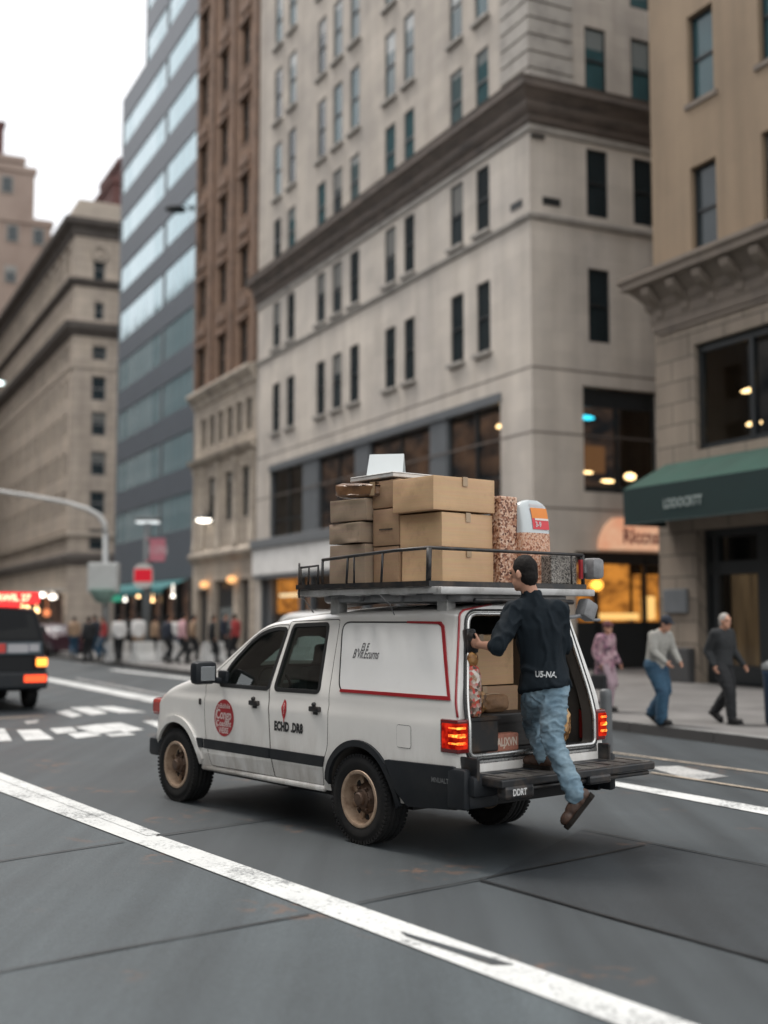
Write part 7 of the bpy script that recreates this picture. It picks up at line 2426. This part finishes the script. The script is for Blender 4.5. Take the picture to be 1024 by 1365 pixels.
for sy in (1, -1):
    q = MB(); q.box(-1.04, -0.88, min(sy * 0.72, sy * 0.955), max(sy * 0.72, sy * 0.955), 0.80, 1.03, bev=0.03); a = q.build('tail_light', M_HOUSING, suv)
    q = MB(); q.box(-1.05, -0.95, min(sy * 0.74, sy * 0.962), max(sy * 0.74, sy * 0.962), 0.83, 1.0, bev=0.03); q.build('lens', LAMPO, a)
    q = MB(); q.box(-1.125, -1.09, min(sy * 0.52, sy * 0.93), max(sy * 0.52, sy * 0.93), 0.55, 0.68, bev=0.015); q.build('fog_light', LAMPR, suv)
q = MB(); q.box(-1.045, -1.0, -0.16, 0.16, 0.62, 0.72); q.build('reflector', LAMPR, suv)
sg2 = bpy.data.objects.new('roof_sign', None); link(sg2, suv)
q = MB(); q.box(-0.78, -0.62, -0.86, 0.7, 2.01, 2.24, bev=0.05); q.box(-0.74, -0.66, -0.5, 0.5, 1.95, 2.02); q.build('sign_box', glow('red_sign_light', (1.0, 0.05, 0.05), 1.6), sg2)
vs, fs = flat_text('SHAWIL 27', 0.17, bold=0.006)
q = MB(); q.mesh([(-0.786, -0.25 - a, 2.125 + b) for a, b in vs], fs); q.build('sign_lettering', glow('sign_letters_lit', (1.0, 0.75, 0.45), 2.2), sg2)

# white van parked at the kerb behind the delivery van
PB = Body(W=[(-1.1, 0.88), (-1.0, 0.93), (3.2, 0.93), (3.6, 0.85), (3.75, 0.7)], top=[(-1.1, 1.86), (-0.9, 1.90), (2.2, 1.90), (2.55, 1.84), (3.0, 1.35), (3.5, 1.1), (3.75, 0.85)], zb=[(-1.1, 0.4), (3.75, 0.4)], crown=[(-1.1, 0.05), (3.75, 0.04)], rad=[(-1.1, 0.12), (2.4, 0.12), (3.75, 0.08)], x0=-1.1, x1=3.75, rake=0.1, tum=0.16)
kp = kA + kd * 4.9
kp = V((kp.x, kp.y, 0)) - rgt * 1.35
simple_car('parked_van', 'plain white van parked at the kerb beyond the loaded delivery van', 'van', kp + kd * 0.4, hz_, PB, [-1.1, -1.08, -1.05, -1.0] + [-0.9 + 0.2 * i for i in range(22)] + [3.6, 3.68, 3.73, 3.75], van_paint('white_van_paint', (0.75, 0.75, 0.74)),
           [('side_window', [(1.5, 1.2), (2.6, 1.2), (2.3, 1.68), (1.5, 1.7)])], 1, (0, 2.8), 0.81, 0.33)
# dark saloon far off
FB = Body(W=[(-1.0, 0.75), (-0.85, 0.85), (3.0, 0.86), (3.5, 0.7)], top=[(-1.0, 0.95), (-0.3, 1.05), (0.3, 1.42), (1.4, 1.45), (2.2, 1.0), (3.2, 0.9), (3.5, 0.75)], zb=[(-1, 0.3), (3.5, 0.3)], crown=[(-1, 0.04), (3.5, 0.04)], rad=[(-1, 0.08), (3.5, 0.08)], x0=-1, x1=3.5, belt=0.9, tum=0.35)
p0 = ground(84, 876)
simple_car('parked_saloon', 'low dark parked saloon beyond the black cab at the left', 'car', p0, hz_ + 0.15, FB, [-1.0, -0.97, -0.9] + [-0.8 + 0.2 * i for i in range(20)] + [3.3, 3.42, 3.5], pbr('maroon_paint', (0.05, 0.018, 0.028), 0.25, coat=0.6),
           [('side_window', [(0.0, 0.98), (0.9, 0.98), (0.9, 1.34), (0.4, 1.32)]), ('side_window', [(1.0, 0.98), (1.9, 0.98), (1.4, 1.34), (1.0, 1.34)])], 1, (0, 2.6), 0.75, 0.3)

# ================================================================== street furniture
M_GALV = pbr('galvanised', (0.36, 0.37, 0.37), 0.45, 0.4, var=0.15)
M_POST = pbr('grey_post', (0.11, 0.12, 0.125), 0.5, var=0.2)
# mast with a long curved arm
b0 = ground(141, 877, 0.15)
mast = thing('street_lamp', 'pale lamp mast with a long arm curving out over the street at the left', 'street lamp', b0)
Yb = b0.y
def loc_at(px, py): return atY(px, py, Yb) - b0
pts = [loc_at(141, 877), loc_at(141, 800), loc_at(141, 712), loc_at(139, 697), loc_at(132, 687), loc_at(118, 679), loc_at(90, 670), loc_at(40, 661), loc_at(-20, 652)]
q = MB(); q.tube(pts[:3], [0.17, 0.15, 0.12], 12); q.lathe([(0.3, 0.0), (0.3, 0.1), (0.18, 0.5), (0.17, 0.6)], 16, 'z'); q.build('pole', M_GALV, mast)
q = MB(); q.tube(pts[2:], [0.12, 0.11, 0.1, 0.09, 0.08, 0.075, 0.07], 10); q.build('arm', pbr('pale_arm', (0.55, 0.55, 0.54), 0.5), mast)
q = MB(); c = loc_at(-30, 651); q.box(c.x - 0.5, c.x + 0.3, c.y - 0.15, c.y + 0.15, c.z - 0.12, c.z + 0.05, bev=0.04); q.build('lamp_head', M_GALV, mast)
a, b = loc_at(122, 791), loc_at(163, 751)
q = MB(); q.box(a.x, b.x, -0.75, -0.25, a.z, b.z, bev=0.06); q.tube([(0, 0, (a.z + b.z) / 2), (0, -0.3, (a.z + b.z) / 2)], 0.06, 8); q.build('signal_cabinet', pbr('pale_cabinet', (0.48, 0.49, 0.48), 0.5), mast)
a2 = loc_at(142, 800)
q = MB(); q.lathe([(0.001, -0.5), (0.3, -0.42), (0.55, 0.0), (0.56, 0.08), (0.001, 0.1)], 20, 'z', (a2.x, -0.5, a2.z + 0.35)); q.build('green_shade', pbr('green_shade', (0.22, 0.33, 0.29), 0.5), mast)
a3 = loc_at(158, 798)
q = MB(); q.ball((a3.x, -0.5, a3.z), (0.32, 0.12, 0.13), 2); q.tube([(a3.x, -0.5, a3.z), (0, 0, a3.z)], 0.03, 6); q.build('green_light', glow('green_light', (0.1, 0.6, 0.38), 0.5), mast)
# post with a lamp, pink banner and round sign
b1 = ground(194, 879, 0.15); Y1 = b1.y
def l1(px, py): return atY(px, py, Y1) - b1
sp_ = thing('sign_post', 'grey street post with a small lamp, a pink banner and a red and white sign', 'sign', b1)
q = MB(); top = l1(194, 690); q.tube([(0, 0, 0), (0, 0, top.z)], [0.2, 0.14], 12); q.build('post', M_POST, sp_)
c = l1(194, 695); q = MB(); q.box(-0.45, 0.45, -0.3, 0.3, c.z, c.z + 0.15, bev=0.04); q.build('lamp_head', M_POST, sp_)
q = MB(); q.box(-0.4, 0.4, -0.28, 0.28, c.z - 0.06, c.z - 0.005); q.build('lamp_glass', glow('pale_lamp', (0.9, 0.95, 0.95), 1.3), sp_)
a, b = l1(201, 748), l1(222, 720)
q = MB(); q.box(a.x, b.x, -0.25, -0.21, a.z, b.z); q.tube([(0, 0, b.z + 0.03), (0, -0.23, b.z + 0.03), (b.x, -0.23, b.z + 0.03)], 0.03, 6); q.tube([(0, 0, a.z), (0, -0.23, a.z), (b.x, -0.23, a.z)], 0.03, 6); bn = q.build('banner', pbr('pink_banner', (0.48, 0.17, 0.21), 0.7), sp_)
vs, fs = flat_text('11N', 0.45); q = MB(); q.mesh([((a.x + b.x) / 2 + x, -0.256, (a.z + b.z) / 2 + z) for x, z in vs], fs); q.build('banner_lettering', pbr('banner_white', (0.6, 0.5, 0.5), 0.7), bn)
c = l1(193, 768)
q = MB()
sh = [(-0.36, -0.3), (-0.36, 0.28), (-0.2, 0.46), (0.2, 0.46), (0.36, 0.28), (0.36, -0.3), (0.2, -0.46), (-0.2, -0.46)]
q.prism(round_poly(sh, 0.12, 4), -0.32, -0.24, lambda p, y: (c.x + p[0], y, c.z + p[1])); q.tube([(0, 0, c.z), (0, -0.25, c.z)], 0.05, 8); rs = q.build('sign_plate', pbr('white_plate', (0.55, 0.53, 0.5), 0.5), sp_)
q = MB(); q.box(c.x - 0.33, c.x + 0.33, -0.326, -0.3205, c.z - 0.22, c.z + 0.26); q.build('red_field', glow('red_field', (0.75, 0.03, 0.05), 0.75), rs)
# bollard beside the tailgate, and the blue bin at the right edge
bo = thing('bollard', 'plain grey steel bollard standing on the road beyond the right end of the tailgate', 'bollard', (2.48, 13.55, 0))
q = MB(); q.lathe([(0.001, 0.98), (0.05, 0.975), (0.066, 0.95), (0.068, 0.9), (0.068, 0.0)], 24, 'z'); q.build('post', pbr('bollard_paint', (0.085, 0.09, 0.095), 0.45, var=0.25, scale=6), bo)
q = MB(); q.lathe([(0.10, 0.0), (0.10, 0.02), (0.07, 0.03)], 24, 'z'); q.build('base', M_POST, bo)
bp0 = ground(1041, 968, 0.15)
bi = thing('litter_bin', 'dark blue litter bin at the right edge of the pavement', 'bin', bp0, RZ)
q = MB(); q.lathe([(0.001, 0.02), (0.2, 0.02), (0.22, 0.05), (0.24, 0.75), (0.25, 0.78), (0.25, 0.82), (0.19, 0.83), (0.19, 0.80)], 24, 'z'); q.build('drum', pbr('blue_bin', (0.015, 0.035, 0.07), 0.5), bi)
q = MB(); q.lathe([(0.26, 0.84), (0.25, 0.92), (0.1, 1.0), (0.001, 1.01)], 24, 'z')
for k in range(4):
    q.box(0.2 * math.cos(k * PI / 2) - 0.02, 0.2 * math.cos(k * PI / 2) + 0.02, 0.2 * math.sin(k * PI / 2) - 0.02, 0.2 * math.sin(k * PI / 2) + 0.02, 0.81, 0.86)
q.build('lid', M_POST, bi)
# low white barriers at the far kerb
M_BAR = pbr('white_barrier', (0.55, 0.55, 0.54), 0.7, var=0.15)
GBR = 'low white barriers along the far kerb'
for px, py, lab_ in ((140, 882, 'white barrier block at the left of the far kerb'), (172, 883, 'white barrier block between the two white shirts at the far kerb'), (205, 883, 'white barrier block in front of the figure in navy'), (266, 884, 'white barrier block beyond the hood of the van')):
    p = ground(px, py, 0.15) + kn * 0.5
    t = thing('barrier', lab_, 'barrier', p, hz_ - PI / 2 + 0.4, GBR)
    q = MB(); q.prism([(-0.28, 0), (0.28, 0), (0.26, 0.12), (0.12, 0.35), (0.09, 0.72), (-0.09, 0.72), (-0.12, 0.35), (-0.26, 0.12)], -0.42, 0.42, lambda pp, a: (a, pp[0], pp[1])); q.build('block', M_BAR, t)
    q = MB(); q.tube([(-0.25, 0, 0.72), (-0.25, 0, 0.78), (-0.2, 0, 0.8), (0.2, 0, 0.8), (0.25, 0, 0.78), (0.25, 0, 0.72)], 0.018, 6); q.build('lifting_loop', M_POST, t)
# ================================================================== separate repeated pieces into parts of their own
def split_islands(o):
    me = o.data
    bm = bmesh.new(); bm.from_mesh(me)
    seen = set(); groups = []
    for v in bm.verts:
        if v.index in seen: continue
        st_ = [v]; seen.add(v.index); g = []
        while st_:
            x = st_.pop(); g.append(x.index)
            for e in x.link_edges:
                y = e.other_vert(x)
                if y.index not in seen:
                    seen.add(y.index); st_.append(y)
        groups.append(set(g))
    bm.free()
    if len(groups) < 2: return
    name = o.name.split('.')[0]
    for g in groups[1:]:
        b2 = bmesh.new(); b2.from_mesh(me)
        b2.verts.ensure_lookup_table()
        bmesh.ops.delete(b2, geom=[v for v in b2.verts if v.index not in g], context='VERTS')
        m2 = bpy.data.meshes.new(name); b2.to_mesh(m2); b2.free()
        for m in me.materials: m2.materials.append(m)
        c = bpy.data.objects.new(name, m2); COL.objects.link(c); c.parent = o.parent
        c.location = o.location; c.rotation_euler = o.rotation_euler
    b2 = bmesh.new(); b2.from_mesh(me); b2.verts.ensure_lookup_table()
    bmesh.ops.delete(b2, geom=[v for v in b2.verts if v.index not in groups[0]], context='VERTS')
    b2.to_mesh(me); b2.free()
for o in [x for x in bpy.data.objects if x.type == 'MESH' and x.parent is not None and x.name.split('.')[0] in
          ('shop_glazing', 'show_pane', 'vent', 'mullion', 'pier', 'half_column', 'street_door', 'room_glow', 'room_floor', 'eye', 'fog_light', 'sticker', 'counter_lamp', 'vent_hole')]:
    split_islands(o)
